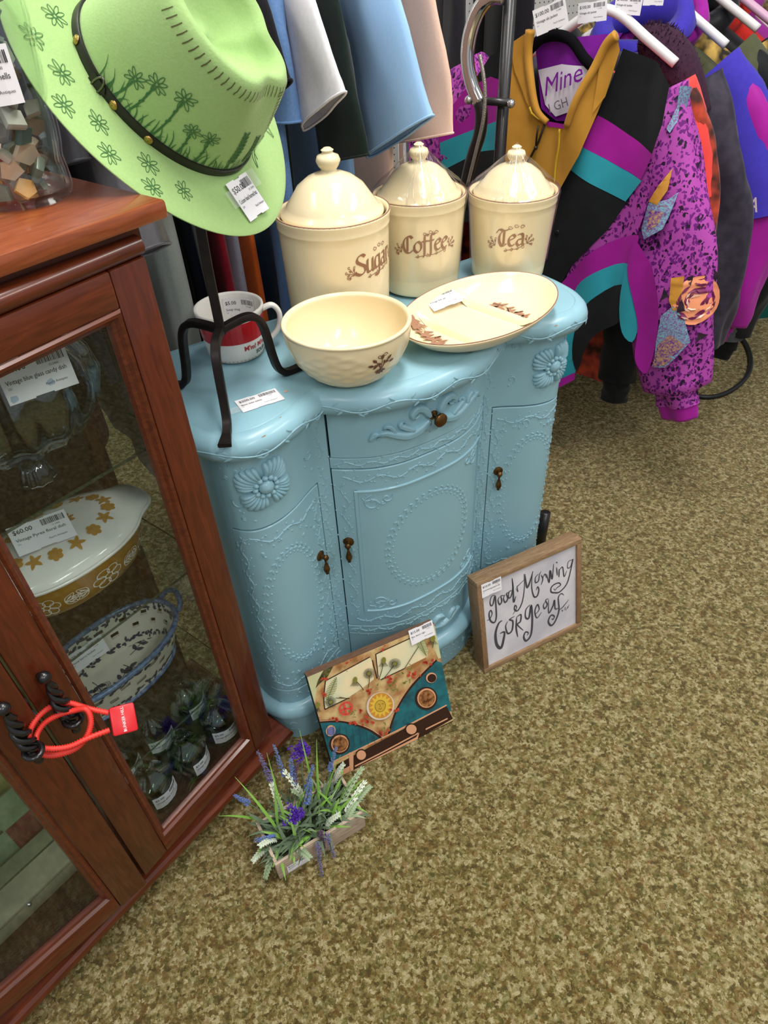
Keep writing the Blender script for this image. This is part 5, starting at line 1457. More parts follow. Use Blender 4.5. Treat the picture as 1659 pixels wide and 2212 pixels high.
for (x, y, n) in ((530, 490, 6), (420, 600, 6), (250, 660, 6), (1040, 840, 14), (1200, 800, 6), (620, 1140, 10), (960, 1280, 8), (1230, 650, 5), (840, 860, 6), (1100, 720, 6), (580, 520, 5), (250, 1040, 5)):
    for k in range(n):
        a = rg.uniform(0, 6.28); cx_, cy_ = x + rg.gauss(0, 28), y + rg.gauss(0, 24); l = rg.uniform(20, 44)
        lf.append([(cx_, cy_), (cx_ + l * .5 * math.cos(a + .4), cy_ + l * .5 * math.sin(a + .4)), (cx_ + l * math.cos(a), cy_ + l * math.sin(a)), (cx_ + l * .5 * math.cos(a - .4), cy_ + l * .5 * math.sin(a - .4))])
area_art(lf, GRV, 'printed_leaf')['kind'] = 'stuff'
fern = []
for (p0, p1, n) in (((300, 980), (380, 730), 14), ((1280, 290), (1370, 520), 14)):
    for k in range(n):
        t = k / (n - 1); x, y = p0[0] + (p1[0] - p0[0]) * t, p0[1] + (p1[1] - p0[1]) * t; w = 55 * math.sin(PI * (.15 + .8 * t))
        fern += [[(x, y), (x - w, y - 14)], [(x, y), (x + w, y + 6)]]
    fern.append([p0, p1])
line_art(fern, .0012, GRV, 'printed_fern', 2)['kind'] = 'stuff'
stem = []; heads = []; spk = []
for (bx, by, hx, hy, kind) in ((720, 880, 610, 760, 0), (770, 850, 765, 690, 1), (880, 770, 920, 545, 0), (925, 765, 1045, 590, 1), (330, 1050, 345, 1010, 1), (1430, 440, 1430, 330, 0), (180, 1130, 180, 1050, 0)):
    stem.append([(bx, by), ((bx + hx) / 2 + 8, (by + hy) / 2), (hx, hy)])
    if kind:
        for k in range(26): a = k * 2 * PI / 26; spk.append([(hx + 14 * math.cos(a), hy + 14 * math.sin(a)), (hx + 66 * math.cos(a), hy + 62 * math.sin(a))])
        heads.append(circ(hx, hy, 22, 20))
    else:
        heads.append(circ(hx, hy, 26, 38))
        for k in range(7): spk.append([(hx - 18 + 6 * k, hy + 25), (hx - 50 + 17 * k, hy + 72)])
line_art(stem + [[(1150, 655), (1290, 410)], [(400, 965), (570, 970)], [(440, 955), (560, 975)]], .0016, pc('4A4526'), 'printed_stem', 3)
line_art(spk, .0009, pc('3A3A2C'), 'printed_petals', 2)['kind'] = 'stuff'; area_art(heads, pc('7E7A34'), 'printed_seed_head')
pt = []
for k in range(9):
    x = 330 + 75 * k; pt.append([(x, 1270 + 6 * k), (x + 40, 1500 - 6 * k)])
line_art(pt, .0007, pc('123C44'), 'printed_seam', 2)
price_tag(vb, BL_ @ frame((BW_ - .060, -.0045, BH_ - .026), (1, 0, .03), (0, 0, 1)), '$15.00', 'Bus decor sign', w=.056, h=.036)
# ------------------------------------------------------------------ planter with artificial lavender
p0, p1 = pxz(605, 1900, 0), pxz(790, 1786, 0)
pa = math.atan2(p1.y - p0.y, p1.x - p0.x); PL_ = (p1 - p0).length
ar = thing('flower_planter', 'small weathered wooden planter of artificial lavender on the carpet', 'planter', (p0.x, p0.y, .0004), pa)
WEA = wood('weathered_box_wood', '9A8672', 'CDBBA6', scale=14, stretch=(2, 16, 16), rough=.85, coat=0)
PD, PH, th_ = .092, .062, .006
for nm, a, b in (('side_board', (0, 0, 0), (PL_, th_, PH)), ('side_board', (0, PD - th_, 0), (PL_, PD, PH)), ('end_board', (0, th_, 0), (th_, PD - th_, PH)), ('end_board', (PL_ - th_, th_, 0), (PL_, PD - th_, PH)), ('bottom_board', (th_, th_, 0), (PL_ - th_, PD - th_, .005))):
    q = MB(); q.box(a, b, bev=.001); q.build(nm, WEA, ar, ang=30)
q = MB(); q.box((th_, th_, .005), (PL_ - th_, PD - th_, .046)); q.build('filler_foam', mat('dark_foam', '28301C', rough=1.0, bump=(200, .6, .004)), ar)
price_tag(ar, frame((.018, -.0007, .008), (1, 0, 0), (0, 0, 1)), '$12.00', 'Lavender box', w=.044, h=.026)
LAVB = mat('blue_lavender', '6F86C4', rough=.8); LAVP = mat('purple_lavender', '7A6E9E', rough=.8); VIO = mat('violet_flower', '4E1FA0', rough=.8, noise=(200, .5), col2='6B3CC0')
MAUVE = mat('mauve_lavender', '5E4560', rough=.85); GRASS = mat('bright_grass_leaf', '7CAB46', rough=.5); SAGEL = mat('sage_leaf', '566A50', rough=.7, noise=(90, .5), col2='6E8064'); MILL = mat('dusty_miller_leaf', 'D3DDC6', rough=.85); MILLG = mat('green_dusty_leaf', '9CB08A', rough=.85)
rg = random.Random(31)
def blade(L, w, bend, m, name, base, az, el, fold=.25):
    mbx = MB(); n = 9; rows = []; d = Vector((math.cos(az) * math.cos(el), math.sin(az) * math.cos(el), math.sin(el))); sd = Vector((-math.sin(az), math.cos(az), 0)); p = Vector(base)
    for i in range(n + 1):
        t = i / n; ww = w * (math.sin(PI * min(1, .12 + .88 * t) ** .8) * .9 + .06) * (1 - t * .3) if i < n else .0003
        up_ = sd.cross(d).normalized(); rows.append([p + sd * ww, p - up_ * ww * fold, p - sd * ww]); 
        e2 = el - bend * (t + .5 / n); d = Vector((math.cos(az) * math.cos(e2), math.sin(az) * math.cos(e2), math.sin(e2))); p = p + d * (L / n)
    mbx.rings(rows, closed=False); return mbx.build(name, m, ar, smooth=True)
def tuft(mbx, c, r, n, seed):
    q = random.Random(seed)
    for _ in range(n):
        a = q.uniform(0, 6.28); b = q.uniform(-1, 1); v = Vector((math.cos(a) * math.sqrt(1 - b * b), math.sin(a) * math.sqrt(1 - b * b), b)); w = v.orthogonal().normalized(); x = v.cross(w)
        p = Vector(c) + v * r * q.uniform(.3, .6); e = Vector(c) + v * r * q.uniform(.85, 1.15); k = r * .20
        mbx.add([p + w * k * .4, p - w * k * .4, p + x * k * .4, e + w * k, e - w * k * .6 + x * k, e - x * k], [(0, 1, 4, 3), (1, 2, 5, 4), (2, 0, 3, 5), (3, 4, 5)])
def spike(base, tip, m, name, sag=0.0, r=.0062, stem_m=None, start=.45, n=11, taper=True):
    base, tip = Vector(base), Vector(tip); midp = (base + tip) / 2 + Vector((0, 0, sag))
    pts = [Vector(p) for p in spline([tuple(base), tuple(midp), tuple(tip)], 10)]
    st = MB(); st.tube(pts, .0011, 5); o = st.build('flower_stem', stem_m or SAGEL, ar, smooth=True)
    mbx = MB(); seg = pts[int(len(pts) * start):]
    for i in range(n):
        t = i / (n - 1); p = seg[min(len(seg) - 1, int(t * (len(seg) - 1)))]
        rr = r * (1.05 - .55 * t if taper else 1); tuft(mbx, p + Vector((rg.uniform(-.0008, .0008), rg.uniform(-.0008, .0008), 0)), rr, 16, rg.randrange(9999))
    return mbx.build(name, m, o, smooth=False)
Pm = ar.matrix_basis.inverted() if False else (Matrix.Translation((p0.x, p0.y, .0004)) @ Matrix.Rotation(pa, 4, 'Z')).inverted()
def PX(x, y, h): return Pm @ pxz(x, y, h)
# grass blades and sage leaves
bl_px = [((600, 1790), (595, 1690), .12, GRASS, .0032), ((605, 1800), (515, 1690), .16, GRASS, .0034), ((560, 1770), (480, 1765), .10, GRASS, .0034), ((690, 1740), (685, 1610), .15, GRASS, .003), ((700, 1740), (735, 1640), .15, GRASS, .003), ((640, 1760), (655, 1700), .13, GRASS, .003), ((680, 1720), (650, 1590), .17, GRASS, .0026), ((620, 1790), (580, 1640), .17, GRASS, .0026), ((730, 1740), (760, 1690), .12, GRASS, .003)]
for i, (b, t, h, m, w) in enumerate(bl_px):
    B = PX(*b, .05); B.z = .045; T = PX(*t, h); v = T - B; blade(v.length * 1.12, w, .55, m, 'grass_leaf', B, math.atan2(v.y, v.x), min(1.4, math.atan2(v.z, math.hypot(v.x, v.y)) + .3))
for i in range(90):
    B = Vector((rg.uniform(.012, PL_ - .012), rg.uniform(.012, PD - .012), .045)); c = Vector((PL_ / 2, PD / 2, .045)); az = math.atan2(B.y - c.y, (B.x - c.x) * .7) + rg.uniform(-.9, .9)
    blade(rg.uniform(.035, .065), rg.uniform(.0030, .0052), rg.uniform(.5, 1.6), rg.choice((SAGEL, SAGEL, SAGEL, GRASS)), 'sage_leaf', B, az, rg.uniform(.5, 1.25))
for i in range(70):
    B = Vector((rg.uniform(.03, PL_ - .03), rg.uniform(.02, PD - .02), .045))
    blade(rg.uniform(.035, .06), rg.uniform(.003, .005), rg.uniform(.2, 1.0), rg.choice((SAGEL, SAGEL, MILLG, GRASS)), 'sage_leaf', B, rg.uniform(0, 6.28), rg.uniform(.6, 1.35))
# dusty miller fronds
def frond(base, az, el, L, m, bend=1.0):
    mbx = MB(); p = Vector(base); n = 10; d = None
    for i in range(n):
        t = i / n; e2 = el - bend * t; d = Vector((math.cos(az) * math.cos(e2), math.sin(az) * math.cos(e2), math.sin(e2))); sd = Vector((-math.sin(az), math.cos(az), 0)); up_ = sd.cross(d)
        q = p + d * (L / n)
        mbx.tube([p, q], .0010, 4, cap=False)
        if i > 1:
            for s_ in (-1, 1):
                l = .013 * (1 - .5 * t); e = p + (sd * s_ * .75 + d * .65).normalized() * l + up_ * l * .15
                for (f_, g_) in ((1, 0), (.75, .45), (.75, -.3)):
                    tip = p + (e - p) * f_ + d * l * g_; k = sd.cross(up_).normalized() * .0022
                    mm = (p + tip) / 2
                    mbx.add([p, mm + d * .0022 + up_ * .0004, tip + d * .0012, tip - d * .0012, mm - d * .0022 + up_ * .0004], [(0, 1, 2, 3, 4)])
        p = q
    return mbx.build('dusty_miller_frond', m, ar)
for (b, t, h, m) in (((740, 1770), (790, 1690), .075, MILL), ((745, 1780), (770, 1735), .07, MILLG), ((735, 1740), (785, 1660), .085, MILLG), ((600, 1810), (560, 1830), .085, MILL), ((600, 1820), (575, 1895), .02, MILLG), ((590, 1815), (548, 1860), .04, MILL), ((640, 1830), (650, 1840), .055, MILLG), ((660, 1830), (632, 1850), .04, MILLG), ((600, 1740), (585, 1690), .12, MILL), ((640, 1700), (610, 1665), .13, MILL), ((720, 1690), (745, 1650), .10, MILL), ((700, 1790), (735, 1760), .09, MILL), ((650, 1740), (625, 1710), .12, MILLG), ((760, 1740), (800, 1700), .05, MILLG)):
    B = PX(*b, .055); B.x = min(max(B.x, .008), PL_ - .008); B.y = min(max(B.y, .004), PD - .008); B.z = .048; T = PX(*t, h); v = T - B
    frond(B, math.atan2(v.y, v.x), math.atan2(v.z, math.hypot(v.x, v.y)) + .5, max(.05, v.length * 1.1), m)
# flower spikes: base px, tip px, tip height, kind
for (b, t, h, m, nm, r, s_) in (((600, 1730), (558, 1625), .155, LAVP, 'lavender_spike', .0075, .55), ((620, 1720), (592, 1610), .165, LAVB, 'lavender_spike', .006, .55), ((630, 1720), (628, 1640), .15, LAVB, 'lavender_spike', .0075, .55), ((580, 1740), (505, 1718), .10, LAVB, 'lavender_spike', .006, .62), ((650, 1750), (676, 1655), .145, LAVB, 'lavender_spike', .0065, .5), ((655, 1770), (672, 1690), .145, LAVB, 'lavender_spike', .0068, .45), ((625, 1740), (640, 1650), .14, MAUVE, 'lavender_spike', .0072, .5), ((690, 1690), (726, 1615), .13, LAVB, 'lavender_spike', .0058, .5), ((610, 1810), (553, 1815), .085, LAVB, 'lavender_spike', .0068, .35)):
    B = PX(*b, .05); B.x = min(max(B.x, .01), PL_ - .01); B.y = min(max(B.y, .01), PD - .01); B.z = .045
    spike(B, PX(*t, h), m, 'lavender_bloom', sag=.006, r=r, start=s_, n=12)
for (b, t, h) in (((690, 1810), (695, 1890), .006), ((700, 1800), (722, 1850), .02), ((690, 1800), (700, 1830), .035)):
    B = PX(*b, .06); B.y = max(B.y, .008); B.z = .055; spike(B, PX(*t, h), MAUVE if h > .03 else LAVP, 'lavender_bloom', sag=.03, r=.0062, start=.4, n=13)
for (x, y, h, sx_, b) in ((650, 1620, .135, 1.25, (650, 1720)), (642, 1757, .125, .95, (648, 1790))):
    c = PX(x, y, h); B = PX(*b, .05); B.x = min(max(B.x, .01), PL_ - .01); B.y = min(max(B.y, .01), PD - .01); B.z = .045
    st = MB(); st.tube([B, (B + c) / 2 + Vector((0, 0, .01)), c], .0012, 5); o = st.build('flower_stem', SAGEL, ar, smooth=True)
    q = MB()
    for k in range(24): tuft(q, c + Vector((rg.gauss(0, .0085 * sx_), rg.gauss(0, .006), rg.gauss(0, .006))), .0068, 16, k)
    q.build('violet_bloom', VIO, o)
# ------------------------------------------------------------------ rack of shirts behind the blue cabinet
BWv = Vector((math.cos(BLUE_YAW), math.sin(BLUE_YAW), 0)); BNv = Vector((-math.sin(BLUE_YAW), math.cos(BLUE_YAW), 0)); BL0 = Vector((-.092, .952, 0))
def BU(u, v, z=0.0): return BL0 + BWv * u + BNv * v + Vector((0, 0, z))
SH_ROT = math.atan2(-math.cos(BLUE_YAW), math.sin(BLUE_YAW))       # local x towards the shopper, y along the rail
RAILV, RAILZ = .615, 1.50
CHROME = mat('chrome', 'D8D8DA', rough=.12, metal=1.0)
rk = thing('clothes_rail', 'chrome rail carrying the short sleeved shirts behind the blue cabinet', 'clothes rail', BU(-1.0, RAILV), BLUE_YAW)
q = MB(); q.tube([(0, 0, RAILZ), (1.60, 0, RAILZ)], .0125, 12); q.build('rail', CHROME, rk, smooth=True)
for x in (0.0, 1.60):
    q = MB(); q.tube([(x, 0, 0), (x, 0, RAILZ)], .0125, 12); q.build('upright', CHROME, rk, smooth=True)
    q = MB(); q.tube([(x, -.25, .0135), (x, .25, .0135)], .0125, 10); q.build('foot', CHROME, rk, smooth=True)
def cloth(name, c, c2=None, rough=.9, sc=160, st=(1, 1, 1), am=.35): return mat('cloth_' + name, c, rough=rough, spec=.15, sheen=.1, noise=(sc, am, 2), col2=c2, bump=(sc * 3, .15, .001), stretch=st)
def hanger(label, m, loc, rot, half=.19, drop=.055, top=RAILZ, zs=1.39, group=None):
    t = thing('clothes_hanger', label, 'hanger', loc, rot, group)
    q = MB(); q.tube(spline([(-half, 0, zs - drop), (-half * .6, 0, zs - drop * .45), (-.03, 0, zs + .012), (.03, 0, zs + .012), (half * .6, 0, zs - drop * .45), (half, 0, zs - drop)], 6), (.009 if zs > 1.3 else .0115), 8, flat=(.55 if zs > 1.3 else 1.0)); q.build('arms', m, t, smooth=True)
    q = MB(); R = .019
    q.tube([(0, 0, zs + .015), (0, 0, top - .012)] + [(R * math.sin(a) * 1.0 - 0.0, 0, top + .0 + R * math.cos(a) - .0) for a in [PI - .3 - k * .45 for k in range(10)]], .0022, 6); q.build('hook', CHROME, t, smooth=True)
    return t
def body_loft(zs, hw, th, fold, seed, n=64, shift=None):
    """closed torso; hw(z), th(z) half sizes; fold(z) fold depth"""
    rg = random.Random(seed); ph = [rg.uniform(0, 6.28) for _ in range(5)]; fr = [rg.uniform(14, 22), rg.uniform(24, 34), rg.uniform(38, 55)]
    rows = []
    for z in zs:
        a, b, f = hw(z), th(z), fold(z); ring = []
        for k in range(n):
            t = 2 * PI * k / n; x = a * math.copysign(abs(math.cos(t)) ** .8, math.cos(t)); y = b * math.copysign(abs(math.sin(t)) ** .7, math.sin(t))
            w = f * (math.sin(fr[0] * x + ph[0] + 1.3 * z) + .6 * math.sin(fr[1] * x + ph[1] - 2 * z) + .35 * math.sin(fr[2] * x + ph[2]))
            x2 = x + f * .5 * math.sin(9 * z + ph[3])
            ring.append((x2 + (shift(z)[0] if shift else 0), y + w + (shift(z)[1] if shift else 0), z))
        rows.append(ring)
    return rows
def tube_sleeve(path, a, b, seed, n=28, wr=.004, steps=5):
    """sleeve: path of (x, y, z), a(t) half width across the path in x/z, b(t) half depth"""
    rg = random.Random(seed); p3 = [rg.uniform(0, 6.28) for _ in range(4)]
    P = [Vector(p) for p in spline(path, steps)]; N = len(P); rows = []
    for i, p in enumerate(P):
        t = i / (N - 1); d = (P[min(i + 1, N - 1)] - P[max(i - 1, 0)]).normalized(); sd = Vector((0, 1, 0)).cross(d)
        if sd.length < 1e-4: sd = Vector((1, 0, 0))
        sd.normalize(); ring = []
        for k in range(n):
            th = 2 * PI * k / n
            w = wr * (math.sin(3 * th + 9 * t + p3[0]) + .7 * math.sin(5 * th - 14 * t + p3[1]) + .5 * math.sin(22 * t + 2 * th + p3[2]))
            ring.append(p + sd * ((a(t) + w) * math.cos(th)) + Vector((0, 1, 0)) * ((b(t) + w * .8) * math.sin(th)))
        rows.append(ring)
    return rows
def tee(label, u, m, hem=.72, hwid=.245, thick=.017, sl=(.36, 1.10), slw=.088, seed=0, long_=False, fold=.006, sh=1.385, pocket=None, rv=RAILV, tw=0.0, cuffm=None, hang=True, kind='t_shirt', at=None):
    loc = at or BU(u, rv); t = thing(kind, label, 'shirt', loc, SH_ROT + tw, 'shirts on the chrome rail')
    zt = sh + .03
    def hw(z):
        k = (z - hem) / (zt - hem); zz = sh - .07
        if z < zz: return hwid * (1.03 - .05 * k)
        return max(.055, hwid * .98 - (hwid * .98 - .06) * ((z - zz) / (zt - zz)) ** 1.15)
    zs = [hem + (zt - hem) * i / 26 for i in range(27)]
    rows = body_loft(zs, hw, lambda z: thick * (1.15 - .35 * (z - hem) / (zt - hem)), lambda z: fold * (1.15 - (z - hem) / (zt - hem)), seed)
    q = MB(); q.rings(rows, cap0=False, cap1=True); b = q.build('shirt_body', m, t, smooth=True)
    for sx in (1, -1):
        ex, ez = sl
        if long_: path = [(sx * .16, 0, sh - .03), (sx * .24, 0, sh - .12), (sx * .285, 0, sh - .35), (sx * .29, 0, sh - .62)]
        else: path = [(sx * .15, 0, sh - .03), (sx * .235, 0, sh - .095), (sx * (ex * .55 + .11), 0, (ez + sh) / 2 - .03), (sx * ex, 0, ez)]
        rows = tube_sleeve(path, lambda t_: slw * (1.05 - (.35 * t_ if long_ else .0)), lambda t_: thick * (1.05 - .15 * t_), seed + 5, wr=.003)
        q = MB(); q.rings(rows); s = q.build('sleeve', m, t, smooth=True)
        inn = MB(); inn.rings([[Vector(p) * .985 + (rows[-1][0] - rows[-1][0]) for p in rows[-1]]], ) if False else None
        hb = MB(); hb.tube([Vector(p) for p in rows[-1]], .0022, 5, closed=True); hb.build('sleeve_hem', cuffm or m, s, smooth=True)
    if pocket:
        x0, z0, w, h = pocket; y = -thick * 1.2 - .004
        q = MB(); q.box((x0, y - .002, z0), (x0 + w, y, z0 + h), bev=.001); pk = q.build('pocket', m, t, ang=30)
        q = MB(); q.box((x0 - .003, y - .004, z0 + h - .012), (x0 + w + .003, y - .001, z0 + h + .014), bev=.001); q.build('pocket_flap', m, pk, ang=30)
    if hang: hanger('black hanger inside the ' + label.split(' ')[0] + ' ' + label.split(' ')[1] + ' garment', BLACKIRON, loc, SH_ROT + tw, zs=sh - .01, group='hangers under the shirts')
    return t
LB = cloth('light_blue', '92B6DE', '7FA6D2', sc=60, st=(14, 14, 1))
tee('black heavy jacket with striped lining far behind the chrome loop', .62, cloth('coal', '1C1B1F', '141316'), hem=.45, long_=True, thick=.035, seed=40, hwid=.17, at=(.47, 2.78, 0), tw=-.5)
tee('charcoal garment hanging beside the pegboard', .545, cloth('charcoal', '232227', '18171A'), hem=.5, long_=True, thick=.03, seed=41, hwid=.17, at=(.26, 2.66, 0), tw=-.5)
tee('peach pink waffle shirt beside the light blue one', .392, cloth('peach', 'D9B7A4', 'CDA793', sc=300), sl=(.330, 1.04), slw=.092, seed=1, thick=.020, hem=.7, tw=.05)
tee('light blue textured shirt with a flap pocket', .318, LB, sl=(.395, 1.065), slw=.105, seed=2, thick=.022, hem=.68, pocket=(.045, 1.10, .085, .10), tw=-.02)
tee('dark green tee with the sleeve hanging low', .240, cloth('bottle_green', '18231F', '101815'), sl=(.335, 1.035), slw=.075, seed=3, thick=.017, hwid=.13)
tee('white tee between the denim shirt and dark green tee', .180, cloth('white', 'DCD8DE', 'CAC6CE'), sl=(.375, 1.12), slw=.075, seed=4, thick=.018, fold=.006, hwid=.14, hem=.95)
tee('faded denim blue shirt hanging long', .150, cloth('denim', '6E92C4', '5476A8', sc=220), sl=(.27, 1.10), slw=.07, seed=5, thick=.030, fold=.012, hwid=.30, hem=.62, sh=1.40)
tee('black tee beside the denim shirt', .108, cloth('black', '16161B', '0E0E12'), sl=(.34, 1.145), slw=.078, seed=6, thick=.015, hwid=.17)
tee('orange shirt near the sugar canister', .082, cloth('orange', 'DB6422', 'C9571B'), sl=(.30, 1.18), slw=.07, seed=7, thick=.016, hwid=.235)
tee('lilac grey tee beside the orange shirt', .049, cloth('lilac_grey', '8F8B99', '7C7887'), sl=(.30, 1.20), slw=.07, seed=8, thick=.018, fold=.008)
tee('crimson red shirt behind the soup mug', .014, cloth('crimson', '8A1426', '6D0F1E'), sl=(.30, 1.2), slw=.07, seed=9, thick=.018, fold=.008)
tee('pale grey tee behind the hat stand post', -.016, cloth('pale_grey', 'A9A6A6', '979494'), sl=(.29, 1.2), slw=.07, seed=10, thick=.010, fold=.004)
tee('navy blue shirt behind the hat stand post', -.032, cloth('navy', '161B2C', '0F1320'), sl=(.29, 1.2), slw=.07, seed=11, thick=.013, hwid=.225)
tee('black shirt under the hat brim', -.052, cloth('jet', '131316', '0C0C0E'), sl=(.30, 1.18), slw=.07, seed=12, thick=.012, hwid=.20)
tee('sage grey sweatshirt behind the iron stand', -.086, cloth('sage_grey', 'B4B9B2', '9FA59F', sc=260), sl=(.30, 1.15), slw=.07, seed=13, thick=.036, fold=.010, hem=.55, hwid=.265)
tee('grey linen tee with a folded sleeve beside the display cabinet', -.148, cloth('grey_linen', 'AEAAB2', '938F9A', sc=240), sl=(.40, .985), slw=.072, seed=14, thick=.024, fold=.009, hem=.50, sh=1.36)
tee('slate grey shirt seen through the side glass of the cabinet', -.205, cloth('slate', '6E6C74', '5C5A62', sc=240), sl=(.31, 1.1), slw=.08, seed=15, thick=.020, hem=.48)
tee('dark blue shirt behind the jar', -.250, cloth('dusk_blue', '272B3A', '1C2030'), sl=(.31, 1.12), slw=.08, seed=16, thick=.018)
tee('maroon shirt between the jar and the hat', -.300, cloth('maroon', '5E1526', '480F1C'), sl=(.31, 1.1), slw=.08, seed=17, thick=.026, hem=.6)
tee('charcoal shirt left of the maroon one', -.36, cloth('soot', '2B2A2E', '1E1D21'), sl=(.31, 1.12), slw=.08, seed=18, thick=.024, hem=.5)
# ------------------------------------------------------------------ rack of ski jackets on the right
JY = math.radians(50.8)
JD = Vector((math.cos(JY), math.sin(JY), 0)); JE = Vector((math.sin(JY), -math.cos(JY), 0)); JROT = math.atan2(-math.cos(JY), math.sin(JY))
JCEN = -.80
def JP(c, e=JCEN, z=0.0): return JD * c + JE * e + Vector((0, 0, z))
JRZ = 1.33
BLKTUBE = mat('black_enamel_tube', '151416', rough=.38, coat=.15, noise=(300, .4), col2='2C2B2E')
jr = thing('garment_rack', 'black tube garment rack with a chrome loop carrying the ski jackets', 'clothes rack', JP(1.52, -.93), 0)
Jo = JP(1.52, -.93)
def jl(p): return p - Jo
up_top = jl(pxp(1094, 0, JD * 1.52, JD)); up_mid = jl(pxp(1086, 340, JD * 1.52, JD))
q = MB(); bx_, by_ = (up_top.x + up_mid.x) / 2, (up_top.y + up_mid.y) / 2
q.tube([(bx_, by_, .02), (bx_, by_, JRZ + .05)], .0135, 14); q.build('upright', BLKTUBE, jr, smooth=True)
q = MB(); q.tube([(bx_, by_, JRZ + .04), tuple(Vector((bx_, by_, JRZ + .04)) + (JP(1.56) - JP(1.52, -.93)).normalized() * .12 + JD * .10), tuple(jl(JP(1.70, JCEN, JRZ))), tuple(jl(JP(3.1, JCEN, JRZ)))], .0125, 12); q.build('rail', CHROME, jr, smooth=True)
q = MB(); q.tube([(bx_, by_, .02), tuple(pxz(1166, 1178, .02) - Jo)], .014, 10); q.build('base_foot', BLKTUBE, jr, smooth=True)
q = MB(); fb = pxz(1166, 1178, .02) - Jo; q.tube([tuple(fb), (fb.x + .006, fb.y + .012, .13)], .014, 10); q.build('foot_post', BLKTUBE, jr, smooth=True)
for c in (3.1,):
    q = MB(); q.tube([tuple(jl(JP(c, JCEN, JRZ))), tuple(jl(JP(c, JCEN, 0)))], .0135, 12); q.build('upright', BLKTUBE, jr, smooth=True)
lp = [(1090, -8), (1062, -8), (1036, 18), (1018, 62), (1010, 108), (1012, 150), (1022, 190), (1036, 222)]
q = MB(); q.tube(spline([tuple(jl(pxp(x, y, JD * 1.50, JD))) for x, y in lp], 5), .0150, 14); q.build('chrome_loop', CHROME, jr, smooth=True)
lp2 = [(1034, 215), (1040, 245), (1036, 290), (1020, 340), (1006, 400), (998, 450)]
q = MB(); q.tube(spline([tuple(jl(pxp(x, y, JD * 1.50, JD))) for x, y in lp2], 5), .0145, 14); q.build('lower_bend', BLKTUBE, jr, smooth=True)
q = MB(); q.tube(spline([tuple(jl(pxp(x, y, JD * 1.47, JD))) for x, y in ((1036, 118), (1044, 160), (1048, 205), (1044, 260), (1030, 320), (1010, 400))], 6), .0042, 8); q.build('steel_cable', mat('twisted_steel', 'A8A49E', rough=.35, metal=.9, bump=(400, .8, .002)), jr, smooth=True)
q = MB(); q.tube([tuple(jl(pxp(1012, 216, JD * 1.50, JD))), tuple(jl(pxp(1104, 222, JD * 1.50, JD)))], .008, 10); q.build('cross_bolt', BLKTUBE, jr, smooth=True)
for (x, y) in ((1012, 216), (1104, 224)):
    q = MB(); q.ball(jl(pxp(x, y, JD * 1.49, JD)), .009, 10, 8); q.build('bolt_cap', CHROME, jr, smooth=True)
def jacket(label, c, mb_, ms_, sh=1.05, hem=.34, hwid=.25, thick=.05, seed=0, cuff=None, cuffm=None, e=JCEN, lsl=True, fold=.006, collar=None, slw=.085, rs=None, wr=.006, tw=0.0, cat='jacket', wr2=None):
    t = thing('ski_jacket', label, cat, JP(c, e), JROT + tw, 'jackets on the black garment rack'); zt = sh + .045
    def hw(z):
        zz = sh - .07; k = (z - hem) / (zt - hem)
        if z < hem + .03: return hwid * .93
        if z < zz: return hwid * (1.02 - .04 * k)
        return max(.07, hwid * .98 - (hwid * .98 - .075) * ((z - zz) / (zt - zz)) ** 1.1)
    zs = [hem + (zt - hem) * i / 28 for i in range(29)]
    q = MB(); q.rings(body_loft(zs, hw, lambda z: thick * (.75 + .35 * math.sin(PI * (z - hem) / (zt - hem))), lambda z: fold, seed), cap0=True, cap1=True); b = q.build('jacket_body', mb_, t, smooth=True)
    rsp = rs or [(.20, -.005, sh - .02), (.275, -.012, sh - .13), (.33, -.02, sh - .33), (.37, -.02, sh - .52), (.40, -.02, sh - .68)]
    sl = []
    for sx in ((1, -1) if lsl else (1,)):
        p = [(sx * x, y, z) for x, y, z in rsp]
        if sx < 0: p = [(-.20, 0, sh - .02), (-.30, -.01, sh - .10), (-.37, -.015, sh - .20), (-.385, -.02, sh - .42), (-.37, -.02, sh - .62)]
        R = tube_sleeve(p, lambda t_: slw * (1.05 - .12 * t_ + .15 * math.sin(PI * t_)) if t_ < .93 else slw * .62, lambda t_: .052 * (1 - .1 * t_) if t_ < .93 else .036, seed + 3 * sx, wr=wr, n=36, steps=9)
        q = MB(); q.rings(R, cap0=True); s = q.build('sleeve', ms_, t, smooth=True); sl.append(s)
        a, b2 = R[-1], R[-2]; cen = sum((Vector(x) for x in a), Vector()) / len(a); dr = (cen - sum((Vector(x) for x in b2), Vector()) / len(b2)).normalized()
        q = MB(); rr = []
        for k in range(7): rr.append([cen + (Vector(x) - cen) * (.92 - .10 * k / 6 + (.03 if k % 2 else 0)) + dr * (.008 * k - .006) for x in a])
        q.rings(rr, cap1=True); q.build('cuff', cuffm or ms_, s, smooth=True)
    return t, sl
